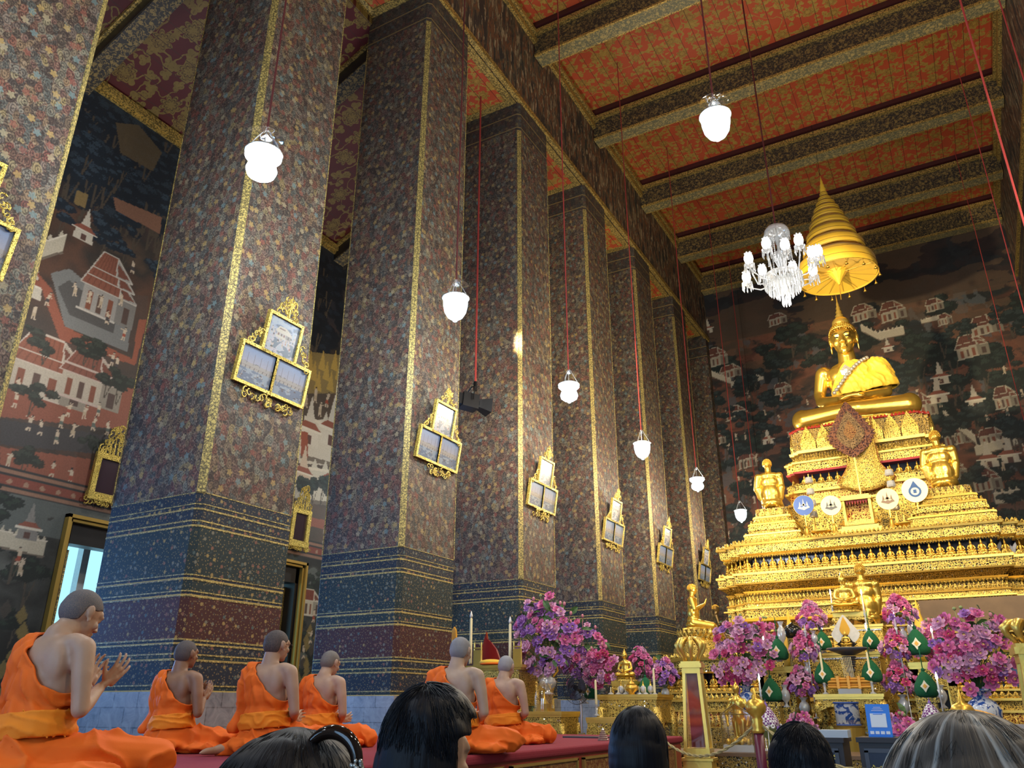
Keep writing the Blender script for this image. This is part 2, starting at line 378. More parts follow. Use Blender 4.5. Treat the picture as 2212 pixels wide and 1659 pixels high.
# ============================================================ mural painting (colour per vertex of a fine grid)
class Paint:
    """small raster painter: u to the right, v up, in metres"""
    def __init__(s, u0, u1, v0, v1, step, base, seed=1, ustep=None):
        s.us = np.arange(u0, u1 + 1e-6, ustep or step); s.vs = np.arange(v0, v1 + 1e-6, step)
        s.U, s.V = np.meshgrid(s.us, s.vs); s.r = np.random.default_rng(seed)
        s.C = np.ones(s.U.shape + (3,)) * np.array(base)
    def fbm(s, freq, octs=4, sx=1, sy=1, seed=0):
        out = np.zeros(s.U.shape); a = 1; tot = 0; r = np.random.default_rng(seed + 11)
        for k in range(octs):
            f = freq * 2 ** k; x = s.U * f * sx; y = s.V * f * sy
            n = 256; g = r.random((n, n)); xi = np.floor(x).astype(int); yi = np.floor(y).astype(int)
            fx = x - xi; fy = y - yi; fx = fx * fx * (3 - 2 * fx); fy = fy * fy * (3 - 2 * fy)
            A = g[yi % n, xi % n]; B = g[yi % n, (xi + 1) % n]; Cc = g[(yi + 1) % n, xi % n]; Dd = g[(yi + 1) % n, (xi + 1) % n]
            out += a * ((A * (1 - fx) + B * fx) * (1 - fy) + (Cc * (1 - fx) + Dd * fx) * fy); tot += a; a *= .5
        return out / tot
    def blend(s, mask, col, a=1.0):
        m = (mask.astype(float) * a)[..., None]; s.C = s.C * (1 - m) + np.array(col) * m
    def _box(s, us, vs, pad=0):
        i0, i1 = np.searchsorted(s.us, [min(us) - pad, max(us) + pad]); j0, j1 = np.searchsorted(s.vs, [min(vs) - pad, max(vs) + pad])
        return slice(j0, j1), slice(i0, i1)
    def poly(s, pts, col, a=1.0):
        us = [p[0] for p in pts]; vs = [p[1] for p in pts]; sl = s._box(us, vs)
        U = s.U[sl]; V = s.V[sl]
        if U.size == 0: return
        ins = np.zeros(U.shape, bool); n = len(pts)
        for i in range(n):
            x1, y1 = pts[i]; x2, y2 = pts[(i + 1) % n]
            if y1 == y2: continue
            c = ((y1 > V) != (y2 > V)) & (U < (x2 - x1) * (V - y1) / (y2 - y1) + x1); ins ^= c
        s.C[sl][ins] = s.C[sl][ins] * (1 - a) + np.array(col) * a
    def ell(s, c, r, col, a=1.0, rag=0.0, seed=0):
        sl = s._box([c[0] - r[0] * 1.4, c[0] + r[0] * 1.4], [c[1] - r[1] * 1.4, c[1] + r[1] * 1.4]); U = s.U[sl]; V = s.V[sl]
        if U.size == 0: return
        d = ((U - c[0]) / r[0]) ** 2 + ((V - c[1]) / r[1]) ** 2
        if rag: d = d + rag * (s.r.random(U.shape) - .5)
        m = d < 1; s.C[sl][m] = s.C[sl][m] * (1 - a) + np.array(col) * a
    def line(s, p, q, w, col, a=1.0):
        p = np.array(p, float); q = np.array(q, float); d = q - p; L = max(np.hypot(*d), 1e-6); n = np.array([-d[1], d[0]]) / L * w / 2
        s.poly([tuple(p + n), tuple(q + n), tuple(q - n), tuple(p - n)], col, a)
    def tree(s, x, y, h, dark=(.010, .016, .014), leaf=(.035, .055, .045)):
        s.line((x, y), (x + h * s.r.uniform(-.08, .08), y + h * .6), h * .04, (.07, .055, .04))
        s.line((x, y), (x + h * .14, y + h * .5), h * .025, (.07, .055, .04))
        for k in range(9):
            cx = x + s.r.normal(0, h * .2); cy = y + h * .72 + s.r.normal(0, h * .13); rr = h * s.r.uniform(.10, .2)
            s.ell((cx, cy), (rr * 1.2, rr * .75), dark, .95, .5)
            s.ell((cx - rr * .2, cy + rr * .3), (rr * .7, rr * .35), leaf, .55, 1.4)
    def person(s, x, y, h, skin=(.50, .40, .29), cloth=None):
        r = s.r; cloth = cloth or [(.30, .07, .04), (.10, .12, .10), (.42, .33, .22), (.06, .05, .05)][r.integers(4)]
        lean = r.uniform(-.2, .2) * h
        s.line((x, y + h * .45), (x - h * .1, y), h * .10, skin); s.line((x, y + h * .45), (x + h * .12, y + h * .02), h * .10, skin)
        s.poly([(x - h * .13, y + h * .25), (x + h * .15, y + h * .25), (x + h * .1, y + h * .52), (x - h * .1, y + h * .52)], cloth)
        s.poly([(x - h * .1, y + h * .5), (x + h * .1, y + h * .5), (x + lean * .6 + h * .12, y + h * .82), (x + lean * .6 - h * .12, y + h * .82)], skin)
        s.ell((x + lean * .7, y + h * .92), (h * .08, h * .09), skin); s.ell((x + lean * .7, y + h * .97), (h * .07, h * .05), (.03, .02, .02))
        s.line((x + lean * .5, y + h * .76), (x + h * r.uniform(-.35, .35), y + h * r.uniform(.5, .9)), h * .06, skin)
    def house(s, x, y, w, h, sk=.25, wall=(.48, .43, .33), roof=(.22, .055, .03), edge=(.55, .50, .40), tiers=2):
        """oblique pavilion with tiled gable roofs; sk = slope of the receding side"""
        d = w * .55; dk = tuple(c * .6 for c in wall)
        F = lambda u, v: (x + u, y + v + u * sk)
        s.poly([F(0, 0), F(w, 0), F(w, h), F(0, h)], wall)
        s.poly([F(w, 0), (x + w + d, y + w * sk - d * sk * .9), (x + w + d, y + w * sk - d * sk * .9 + h), F(w, h)], dk)
        for k in range(3):
            u = w * (.14 + .3 * k); s.poly([F(u, h * .08), F(u + w * .14, h * .08), F(u + w * .14, h * .72), F(u, h * .72)], (.10, .06, .045) if k % 2 else (.20, .07, .04))
        s.poly([(x + w * 1.2, y + w * sk - d * sk * .3 + h * .1), (x + w * 1.38, y + w * sk - d * sk * .4 + h * .1), (x + w * 1.38, y + w * sk - d * sk * .4 + h * .7), (x + w * 1.2, y + w * sk - d * sk * .3 + h * .7)], (.08, .05, .04))
        z = h
        for k in range(tiers):
            q = 1 - .22 * k; o = w * .5 * (1 - q); rh = h * .62
            a, b = F(o - w * .10, z - h * .06), F(w - o + w * .02, z - h * .06); r0, r1 = F(o + w * .12, z + rh), F(w - o - w * .02, z + rh)
            s.poly([a, b, r1, r0], roof)
            for j in range(1, 7):
                t = j / 7; s.line((a[0] * (1 - t) + b[0] * t, a[1] * (1 - t) + b[1] * t), (r0[0] * (1 - t) + r1[0] * t, r0[1] * (1 - t) + r1[1] * t), .018, tuple(c * .6 for c in roof), .7)
            g = (x + w + d * q, y + w * sk - d * sk * .9 + z - h * .06)
            s.poly([b, g, r1], tuple(min(1, c * .95) for c in wall)); s.poly([(b[0] + .06 * w, b[1] + .03 * h), (g[0] - .08 * w, g[1] + .08 * h), (r1[0], r1[1] - .16 * h)], (.16, .06, .04))
            for p, q2 in ((a, b), (b, r1), (r1, r0), (r0, a), (r1, g), (b, g)): s.line(p, q2, max(.02, w * .025), edge)
            z += rh * .55
        s.line(F(-w * .08, 0), F(w * 1.02, 0), max(.03, h * .07), edge)
    def wallrun(s, x0, y0, x1, y1, h, col=(.46, .41, .31)):
        s.poly([(x0, y0), (x1, y1), (x1, y1 + h), (x0, y0 + h)], col)
        n = max(2, int(abs(x1 - x0) / (h * .45)))
        for k in range(n):
            t = (k + .5) / n; X = x0 + (x1 - x0) * t; Yy = y0 + (y1 - y0) * t + h
            s.poly([(X - h * .15, Yy), (X + h * .15, Yy), (X, Yy + h * .35)], col)
        s.line((x0, y0), (x1, y1), h * .12, (.15, .12, .09)); s.line((x0, y0 + h), (x1, y1 + h), h * .08, (.60, .54, .43))
    def stupa(s, x, y, h, col=(.50, .45, .36)):
        s.poly([(x - h * .28, y), (x + h * .28, y), (x + h * .24, y + h * .3), (x - h * .24, y + h * .3)], col)
        s.poly([(x - h * .36, y + h * .3), (x + h * .36, y + h * .3), (x, y + h * .55)], (.24, .08, .05)); s.line((x - h * .36, y + h * .3), (x + h * .36, y + h * .3), h * .05, (.6, .55, .45))
        s.poly([(x - h * .13, y + h * .45), (x + h * .13, y + h * .45), (x, y + h)], col); s.poly([(x - h * .08, y + .02), (x + h * .08, y + .02), (x + h * .08, y + h * .2), (x - h * .08, y + h * .2)], (.10, .05, .04))
    def ground(s, cols, freq, seed=0, sx=1, sy=1.6):
        n = s.fbm(freq, 5, sx, sy, seed); n = (n - n.min()) / (n.max() - n.min())
        q = np.linspace(0.12, .88, len(cols)); 
        for c in range(3): s.C[..., c] = np.interp(n, q, [k[c] for k in cols])
    def mesh(s, name, fn, mat, parent=None, flip=False):
        H, Wd = s.U.shape; P = np.array(fn(s.U.ravel(), s.V.ravel())).T.astype(np.float32)
        idx = np.arange(H * Wd).reshape(H, Wd)
        q = np.stack([idx[:-1, :-1], idx[:-1, 1:], idx[1:, 1:], idx[1:, :-1]], -1).reshape(-1, 4)
        if flip: q = q[:, ::-1]
        me = bpy.data.meshes.new(name); me.vertices.add(len(P)); me.vertices.foreach_set('co', P.ravel())
        me.loops.add(q.size); me.loops.foreach_set('vertex_index', q.ravel().astype(np.int32))
        me.polygons.add(len(q)); me.polygons.foreach_set('loop_start', np.arange(0, q.size, 4, dtype=np.int32))
        me.update(); me.validate()
        a = me.attributes.new('paint', 'FLOAT_COLOR', 'POINT')
        a.data.foreach_set('color', np.concatenate([np.clip(s.C, 0, 1).reshape(-1, 3), np.ones((H * Wd, 1))], 1).astype(np.float32).ravel())
        return link(name, me, mat, parent)
def mat_paint(name, rough=.6, fine=.35, sc=40):
    t = NT(name); a = t.n('Attribute', dict(attribute_name='paint')).outputs['Color']
    n = t.noise(t.pos(), sc, 4, .7)
    c = t.mix(fine, a, t.mix(n, (0, 0, 0), (1, 1, 1)), 'OVERLAY')
    t.bsdf(c, rough); return t.m
M_MURAL = mat_paint('mural_paint'); M_PICT = mat_paint('picture_paint', .35, .15, 60)

# ============================================================ the room
XC, XR = -D, .46 * D                      # nave faces of the two pillar rows
XW = -1.8 * D                             # outer wall of the left aisle
ZS, ZB, ZC = 12.75, 14.55, 15.42          # architrave soffit, beam soffit, ceiling boards
YB = 3.96 * D                             # altar wall
PY = [D * (.80 + .51 * (k - 2)) for k in range(1, 9)]; PT = 1.30; PW = 1.42
def struct(name, mb, mat, parent=None):
    o = mb.build(name, mat, parent)
    if not parent: o['kind'] = 'structure'
    return o
def strip_mb(*boxes):
    m = MB()
    for a, b in boxes: m.box2(a, b)
    return m
struct('floor', strip_mb(((-13, -7, -.2), (10, YB + .3, 0))), mat_floor())
# ceiling boards of the nave, one coffer per bay is drawn by the beams
struct('ceiling', strip_mb(((XC - PW, -7, ZC), (XR + PW, YB + .3, ZC + .2))), M_CEIL)
# left aisle: boards slope up towards the nave
SLA = .455
za, zb = .85 + 1.57 * D, .85 + 1.57 * D + (XC - PW - XW) * SLA
m = MB(); m.add([(XW - .3, -7, za - .14), (XC - PW + .1, -7, zb), (XC - PW + .1, YB + .3, zb), (XW - .3, YB + .3, za - .14), (XW - .3, -7, za + .1), (XC - PW + .1, -7, zb + .24), (XC - PW + .1, YB + .3, zb + .24), (XW - .3, YB + .3, za + .1)],
      [(0, 1, 2, 3), (7, 6, 5, 4), (0, 4, 5, 1), (2, 6, 7, 3), (1, 5, 6, 2), (0, 3, 7, 4)])
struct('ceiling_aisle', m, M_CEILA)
for s_, x0 in ((-1, XC), (1, XR)):        # the two painted architraves
    x1 = x0 + s_ * PW
    struct('wall_left_frieze' if s_ < 0 else 'wall_right_frieze', strip_mb(((min(x0, x1), -7, ZS), (max(x0, x1), YB, ZC + .2))), M_FRIEZE)
    mm = MB()
    for xa in (x0 - s_ * .0, x1):
        mm.box((xa, (YB - 7) / 2, ZS + .03), (.10, YB + 7, .12))
    mm.box((x0 - s_ * .03, (YB - 7) / 2, ZC - .42), (.10, YB + 7, .14)); mm.box((x0 - s_ * .06, (YB - 7) / 2, ZC - .26), (.16, YB + 7, .10))
    struct('trim_1' if s_ < 0 else 'trim_2', mm, M_TRIM)
# soffit panels between the pillars
for s_, x0 in ((-1, XC), (1, XR)):
    for k in range(7):
        ya, yb = PY[k] + PT, PY[k + 1]; xa, xb = sorted((x0 + s_ * .08, x0 + s_ * (PW - .08)))
        o = struct('ceiling_soffit', strip_mb(((xa, ya, ZS - .012), (xb, yb, ZS + .02))), M_CEIL)
        mm = MB()
        for (a, b) in (((xa, ya, ZS - .03), (xa + .16, yb, ZS)), ((xb - .16, ya, ZS - .03), (xb, yb, ZS)), ((xa + .16, ya, ZS - .03), (xb - .16, ya + .16, ZS)), ((xa + .16, yb - .16, ZS - .03), (xb - .16, yb, ZS))): mm.box2(a, b)
        mm.build('soffit_border', M_TRIM, o)
# beams across the nave
def beam(y0, y1, x0, x1, zb_, zc, aisle=False):
    r = empty('ceiling_beam', (0, 0, 0)); r['kind'] = 'structure'
    if not aisle:
        strip_mb(((x0, y0, zb_ + .02), (x1, y1, zc + .02))).build('beam_side', M_BEAM, r)
        strip_mb(((x0, y0 + .02, zb_), (x1, y1 - .02, zb_ + .03))).build('beam_underside', M_SOFF, r)
        mm = MB()
        for yy in (y0, y1): mm.box(((x0 + x1) / 2, yy, zb_ + .03), (x1 - x0, .05, .05)); mm.box(((x0 + x1) / 2, yy + (-.04 if yy == y0 else .04), zc - .22), (x1 - x0, .12, .10))
        mm.build('beam_bead_moulding', M_TRIM, r)
        strip_mb(((x0, y0 - .14, zc - .12), (x1, y1 + .14, zc))).build('coffer_shade_strip', simple('coffer_shade_maroon', (.06, .012, .012), .5) if 'cove' not in MATS else MATS['cove'], r)  # dark strip: the shadow at the coffer ends, put into shape and colour
    return r
MATS['cove'] = simple('coffer_shade_maroon', (.06, .012, .012), .5)
BY = [D * y for y in (-.1, .41, .92, 1.43, 1.93, 2.447, 2.985, 3.50)]
for y in BY: beam(y, y + .36, XC + .02, XR - .02, ZB, ZC)
beam(YB - .34, YB, XC + .02, XR - .02, ZB, ZC)
for k in range(0, 8):                      # raking beams of the aisle
    yc = PY[k] + PT / 2 - .2; mm = MB(); r = empty('ceiling_beam', (0, 0, 0)); r['kind'] = 'structure'
    def rake(y0, y1, dz0, dz1):
        xa, xb = XW, XC - PW + .05; sl = SLA
        za_, zb2 = za, za + (xb - xa) * sl
        return ([(xa, y0, za_ + dz0), (xb, y0, zb2 + dz0), (xb, y1, zb2 + dz0), (xa, y1, za_ + dz0), (xa, y0, za_ + dz1), (xb, y0, zb2 + dz1), (xb, y1, zb2 + dz1), (xa, y1, za_ + dz1)],
                [(0, 3, 2, 1), (4, 5, 6, 7), (0, 1, 5, 4), (2, 3, 7, 6), (1, 2, 6, 5), (0, 4, 7, 3)])
    mm.add(*rake(yc - .17, yc + .17, -.36, .05)); mm.build('beam_side', M_DARK, r)
    mm = MB(); mm.add(*rake(yc - .16, yc + .16, -.39, -.355)); mm.build('beam_underside', M_BEAM, r)
    mm = MB()
    for q in (-.2, .2): mm.add(*rake(yc + q - .03, yc + q + .03, -.10, -.02))
    mm.build('beam_bead_moulding', M_TRIM, r)
struct('trim_3', strip_mb(((XW, -7, za - .16), (XW + .12, YB, za - .02)), ((XW, -7, za - .22), (XW + .05, YB, za - .16))), M_TRIM)

# pillars
def pillar(k, s_, x0):
    names = ['nearest the viewer, cut by the left edge of the photo', 'second from the left edge, widest in the picture', 'third from the left edge', 'fourth from the left edge, beside the hanging theatre spotlight',
             'fifth from the left edge', 'sixth from the left edge', 'farthest free standing one beside the altar wall']
    xa, xb = sorted((x0, x0 + s_ * PW)); y0 = PY[k]; y1 = y0 + PT; c = .06
    r = empty('painted_pillar', ((xa + xb) / 2, (y0 + y1) / 2, 0), 0, 'tall square pillar painted with dense flowers, ' + names[k], 'pillar', 'painted pillars along the nave')
    X, Y = (xb - xa) / 2, PT / 2
    P = [(-X + c, -Y), (X - c, -Y), (X, -Y + c), (X, Y - c), (X - c, Y), (-X + c, Y), (-X, Y - c), (-X, -Y + c)]
    MB().prism(P, .984, ZS).build('shaft', M_PIL, r)
    b = .02; PB = [(-X - b, -Y - b), (X + b, -Y - b), (X + b, Y + b), (-X - b, Y + b)]
    MB().prism(PB, 0, .984).build('marble_base', M_MARBLE, r)
    for sx, sy in ((1, -1), (1, 1), (-1, -1)):
        mm = MB(); cx, cy = sx * (X - c / 2), sy * (Y - c / 2)
        M = Matrix.Translation((cx + sx * .004, cy + sy * .004, 0)) @ Matrix.Rotation(math.atan2(sy, sx), 4, 'Z')
        mm.box((0, 0, (2.82 + 12.0) / 2), (.012, .088, 12.0 - 2.82), M); mm.build('gilded_corner_strip', M_GSTRIP, r)
    mm = MB()
    for zz in (2.815, 2.70, 2.648, 2.533, 2.482, 2.021, 1.976, 1.868, 1.823, 1.432, 1.394, 1.304, 1.253, 1.036):
        mm.prism([(p[0] * 1.004, p[1] * 1.004) for p in P], zz - .006, zz + .006)
    mm.build('gilded_line_band', M_GSTRIP, r)['kind'] = 'stuff'
    return r
for k in range(7): pillar(k, -1, XC)
struct('wall_pilaster', strip_mb(((XC - PW, YB - .35, 0), (XC, YB, ZS))), M_PIL)

# outer wall of the aisle with window openings
WIN = [(yc - .8, yc + .8) for yc in (4.52, 7.79, 11.06, 14.3, 17.6, 20.9)]; WZ0, WZ1 = .55, 3.42
us = np.unique(np.round(np.concatenate([np.arange(-7, 4.9, .3), np.arange(4.9, 8.6, .018), np.arange(8.6, 9.4, .1), np.arange(9.4, 13.4, .022), np.arange(13.4, YB + .3, .3)]), 4))
vs_ = np.unique(np.round(np.concatenate([np.arange(0, 11.6, .018)]), 4))
p = Paint(0, 1, 0, 1, .5, (.05, .04, .035), 3); p.us, p.vs = us, vs_; p.U, p.V = np.meshgrid(us, vs_); p.C = np.ones(p.U.shape + (3,)) * .04
p.ground([(.012, .016, .016), (.022, .022, .020), (.055, .035, .025), (.10, .05, .032), (.035, .030, .026), (.13, .08, .05)], .7, 5, 1, 1.4)
V = p.V
def wp(x, y): q = W(x, y, X=XW); return (q.y, q.z)
def P_(*pts): return [wp(*q) for q in pts]
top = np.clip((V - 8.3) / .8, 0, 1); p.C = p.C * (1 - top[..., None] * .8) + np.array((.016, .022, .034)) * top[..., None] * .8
RED = (.26, .085, .05)
p.poly(P_((230, 230), (300, 260), (385, 330), (380, 420), (300, 380), (250, 330)), (.10, .085, .045), .8)
for k in range(90): p.tree(p.r.uniform(4.7, 8.2), p.r.uniform(8.0, 10.4), p.r.uniform(.7, 1.3), (.010, .016, .024), (.035, .055, .075))
p.poly(P_((250, 265), (300, 270), (350, 330), (330, 370), (260, 330)), (.12, .085, .045), .8)
for k in range(14): p.tree(p.r.uniform(5.6, 8.2), p.r.uniform(7.6, 9.3), p.r.uniform(.5, .9), (.010, .018, .028), (.05, .08, .11))
p.poly(P_((245, 425), (350, 470), (345, 505), (250, 455)), (.22, .11, .07)); p.poly(P_((165, 410), (190, 420), (185, 450), (160, 440)), (.22, .15, .06))
p.poly(P_((0, 600), (320, 640), (300, 960), (0, 940)), (.075, .055, .045), .55)
p.wallrun(*wp(85, 560), *wp(135, 545), .32); p.stupa(*wp(178, 520), .62); p.stupa(*wp(60, 640), .7)
p.poly(P_((78, 585), (112, 625), (140, 705), (285, 775), (300, 690), (318, 690), (292, 790), (130, 735), (98, 650)), RED)
p.poly(P_((110, 590), (150, 580), (285, 690), (275, 760), (140, 705)), (.17, .17, .16)); p.poly(P_((125, 620), (150, 605), (250, 690), (245, 720), (150, 680)), (.08, .075, .07))
p.house(*wp(170, 665), .62, .50, .0, wall=(.30, .28, .25), roof=(.22, .08, .05), edge=(.46, .42, .36), tiers=3)
p.poly(P_((0, 790), (120, 800), (290, 840), (280, 930), (0, 900)), RED, .85)
p.poly(P_((0, 905), (200, 935), (260, 950), (255, 985), (0, 960)), (.05, .045, .045)); p.poly(P_((0, 965), (255, 1000), (245, 1060), (0, 1010)), RED, .9)
p.house(*wp(10, 835), .80, .50, .0, wall=(.42, .36, .28), roof=(.24, .085, .05), edge=(.50, .42, .34), tiers=2); p.house(*wp(125, 850), .66, .42, .0, wall=(.42, .36, .28), roof=(.20, .075, .05), edge=(.46, .36, .3), tiers=2)
for (x, y) in ((160, 640), (190, 655), (215, 665), (230, 700), (265, 735), (240, 790), (250, 800), (70, 690), (100, 660), (35, 850), (60, 930), (85, 940), (130, 925), (155, 945), (120, 960), (145, 900), (180, 905), (210, 900), (30, 880), (110, 1030), (150, 1045), (260, 660), (285, 590), (15, 1010), (200, 930), (230, 940)):
    p.person(*wp(x, y), .24)
for (x, y) in ((180, 760), (200, 770), (225, 830), (250, 845), (90, 760), (195, 985), (40, 1010), (60, 870)): p.tree(*wp(x, y + 30), .55, (.022, .026, .020), (.05, .06, .045))
# the bay beyond shows a white walled palace
y0 = 9.7; p.poly([(y0, 3.9), (13.2, 3.9), (13.2, 8.2), (y0, 8.2)], (.10, .075, .055), .6)
for k in range(46): p.tree(p.r.uniform(9.6, 13), p.r.uniform(7.0, 10.5), p.r.uniform(.8, 1.5), (.008, .012, .018), (.02, .03, .045))
p.poly(P_((645, 1000), (745, 1010), (740, 925), (700, 905), (648, 915)), (.50, .45, .36)); p.wallrun(*wp(648, 985), *wp(740, 1010), .85, (.52, .47, .38)); p.stupa(*wp(665, 960), 1.1, (.55, .50, .41)); p.stupa(*wp(715, 965), 1.25, (.55, .50, .41))
p.poly(P_((650, 930), (665, 935), (665, 990), (650, 985)), (.25, .07, .04)); p.wallrun(*wp(635, 1080), *wp(730, 1090), .7, (.50, .46, .37)); p.stupa(*wp(652, 1050), .9, (.5, .4, .3)); p.stupa(*wp(712, 1060), .8)
for k in range(5): p.tree(*wp(655 + 18 * k, 1095), .65)
p.poly(P_((640, 1110), (730, 1130), (728, 1150), (640, 1130)), RED); p.poly(P_((670, 760), (760, 770), (740, 850), (665, 850)), (.28, .20, .07), .8)
for k in range(9): q = wp(668 + k * 9, 800 + (k % 3) * 22); p.poly([(q[0] - .12, q[1]), (q[0], q[1] + .5), (q[0] + .12, q[1])], (.42, .28, .07))
for (x, y) in ((690, 900), (705, 880), (680, 870), (660, 880), (720, 1180), (700, 1175)): p.person(*wp(x, y), .36)
# patterned red border and the lower register
bz0, bz1 = .85 + .437 * D, .85 + .491 * D
p.blend((V > bz0) & (V < bz1), (.26, .14, .09)); p.blend((V > bz0 + .09) & (V < bz1 - .09), (.21, .055, .035)); 
dots = (np.sin(p.U * 26) * np.sin((V - bz0) * 30) > .55) & (V > bz0 + .09) & (V < bz1 - .09); p.blend(dots, (.33, .20, .13))
for e in (bz0, bz0 + .09, bz1 - .09, bz1): p.blend(np.abs(V - e) < .016, (.03, .03, .03))
low = V < bz0 - .01; n = p.fbm(.9, 5, 1, 1.5, 77)
for c, a in enumerate(((.010, .016, .016), )): pass
for ch in range(3): p.C[..., ch][low] = np.interp(n[low], [.25, .42, .52, .62, .75], [(.012, .020, .05, .022, .10)[q] * (1, 1.05, .95)[ch] for q in range(5)])
p.blend(low & (V > bz0 - .5) & (n > .5), (.14, .16, .15), .6)
for y0 in (4.9, 9.6, 11.6):
    for k in range(8): p.tree(y0 + p.r.uniform(0, 2.4), p.r.uniform(.6, 3.0), p.r.uniform(.4, .8), (.010, .016, .014), (.03, .05, .035))
    p.house(y0 + .3, 2.55, .4, .3, 0, tiers=1, roof=(.2, .05, .03)); p.wallrun(y0 + 1.1, 2.9, y0 + 1.8, 2.85, .22); p.stupa(y0 + 1.5, 3.05, .55, (.22, .21, .19))
    for k in range(60):
        u, v = y0 + p.r.uniform(.0, 2.2), p.r.uniform(.9, 2.3); s_ = .09
        p.poly([(u - s_, v), (u, v + s_ * 1.6), (u + s_, v), (u, v - s_ * 1.3)], (.22, .16, .055) if p.r.random() < .7 else (.06, .05, .04), .85)
    for k in range(10): p.person(y0 + p.r.uniform(0, 2.2), p.r.uniform(.6, 3.0), .26)
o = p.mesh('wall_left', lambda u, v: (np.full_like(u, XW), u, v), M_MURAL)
# cut the openings
me = o.data; bm = bmesh.new(); bm.from_mesh(me)
kill = [f for f in bm.faces if WZ0 < f.calc_center_median().z < WZ1 and any(a < f.calc_center_median().y < b for a, b in WIN)]
bmesh.ops.delete(bm, geom=kill, context='FACES'); bm.to_mesh(me); bm.free(); o['kind'] = 'structure'
# thickness of the wall: outer leaf with the same openings
mm = MB(); ye = -7
for a, b in WIN: mm.box2((XW - .95, ye, 0), (XW - .03, a, 11.3)); mm.box2((XW - .95, a, WZ1), (XW - .03, b, 11.3)); mm.box2((XW - .95, a, 0), (XW - .03, b, WZ0)); ye = b
mm.box2((XW - .95, ye, 0), (XW - .03, YB + .3, 11.3)); struct('wall_left_core', mm, M_DARK)
M_SHUT = mat_band('gilded_shutter_lattice', (.04, .03, .01), (.62, .44, .12), 40, .42, .3)
M_JAMB = simple('blue_grey_stone', (.42, .44, .46), .5, noise=.4, nscale=14)  # pale bluish grey stone, varied at random
for i, (a, b) in enumerate(WIN[:4]):
    r = empty('window_%d' % (i + 1), (XW, (a + b) / 2, WZ0)); r['kind'] = 'structure'; h = WZ1 - WZ0; w = b - a
    mm = MB()
    for q, t_ in ((0, .05), (.06, .04)):
        x0, x1 = (.10, -.04) if q == 0 else (.05, -.04)
        ww, hh = w / 2 + .10 - q, h + .10 - q
        mm.box2((x1, -ww - .0, -.05), (x0, -ww + t_, hh)); mm.box2((x1, ww - t_, -.05), (x0, ww, hh)); mm.box2((x1, -ww, hh - t_), (x0, ww, hh))
    mm.build('window_frame', simple('worn_gilt', (.50, .32, .07), .4, .5) if i == 0 else bpy.data.materials['worn_gilt'], r)
    mm = MB(); mm.box2((-.30, -w / 2, 0), (-.05, -w / 2 + .07, h)); mm.box2((-.30, w / 2 - .07, 0), (-.05, w / 2, h)); mm.box2((-.30, -w / 2, h - .30), (-.05, w / 2, h)); mm.build('window_jamb', M_DARK, r)
    mm = MB(); mm.box2((-.5, -w / 2, h - .12), (-.31, w / 2, h)); mm.build('window_head', M_JAMB, r)
    for s_ in (-1, 1):
        mm = MB(); M = Matrix.Translation((-.31, s_ * (w / 2 - .06), 0)) @ Matrix.Rotation(s_ * .25, 4, 'Z')
        mm.box((-.02, -s_ * .09, h / 2 - .18), (.05, .17, h - .36), M); mm.build('shutter', M_SHUT, r)
    mm = MB(); mm.box2((-1.3, w / 2 - .58, 0), (-1.15, w / 2 - .46, h)); mm.build('outer_post', simple('white_outer_post', (.85, .85, .85), .6, noise=.15, nscale=30), r)

# altar wall
xs0, xs1, z0, z1 = XC - PW, XR + .6, 3.0, ZC
p = Paint(xs0, xs1, z0, z1, .028, (.05, .03, .02), 21)
p.ground([(.010, .014, .014), (.016, .020, .020), (.030, .024, .020), (.10, .038, .024), (.17, .068, .04), (.085, .045, .03), (.020, .022, .022), (.05, .06, .062)], .85, 9, .8, 2.0)
n = p.fbm(1.7, 4, 1, 1.6, 31); p.blend(n > .60, (.20, .085, .05), .55); p.blend(n < .36, (.012, .016, .017), .7)
n = p.fbm(2.3, 4, 1.2, 1, 35); p.blend(n > .64, (.09, .10, .105), .7)
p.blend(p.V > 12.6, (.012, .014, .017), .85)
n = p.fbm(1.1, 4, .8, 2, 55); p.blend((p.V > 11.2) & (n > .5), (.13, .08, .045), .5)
def bp(x, y): q = W(x, y, Y=YB); return (q.x, q.z)
for k in range(120): p.tree(p.r.uniform(xs0, xs1), p.r.uniform(z0, 11.6), p.r.uniform(.8, 1.5))
S = YB * 1.13 / FPX   # metres per photo pixel near the wall
for (x, y, w, h, t_) in [(1880, 690, 60, 34, 2), (1945, 690, 62, 40, 2), (2030, 670, 40, 30, 1), (1560, 790, 64, 42, 2), (1590, 815, 60, 34, 1), (1690, 700, 50, 30, 1), (2120, 770, 70, 44, 2), (2150, 720, 70, 36, 2), (2010, 900, 66, 44, 2),
                        (2085, 960, 60, 40, 2), (2160, 960, 54, 36, 1), (2075, 1040, 62, 40, 2), (2150, 1060, 60, 40, 2), (1600, 905, 56, 34, 1), (1625, 1010, 50, 36, 1), (1560, 960, 40, 26, 1), (1700, 850, 44, 28, 1), (2190, 880, 50, 40, 2),
                        (1560, 1090, 40, 30, 1), (2050, 700, 34, 26, 1)]:
    u, v = bp(x, y); p.house(u - w * S / 2, v, w * S * .46, h * S * .5, .12, wall=(.33, .29, .22), roof=(.13, .05, .035), edge=(.40, .36, .28), tiers=t_)
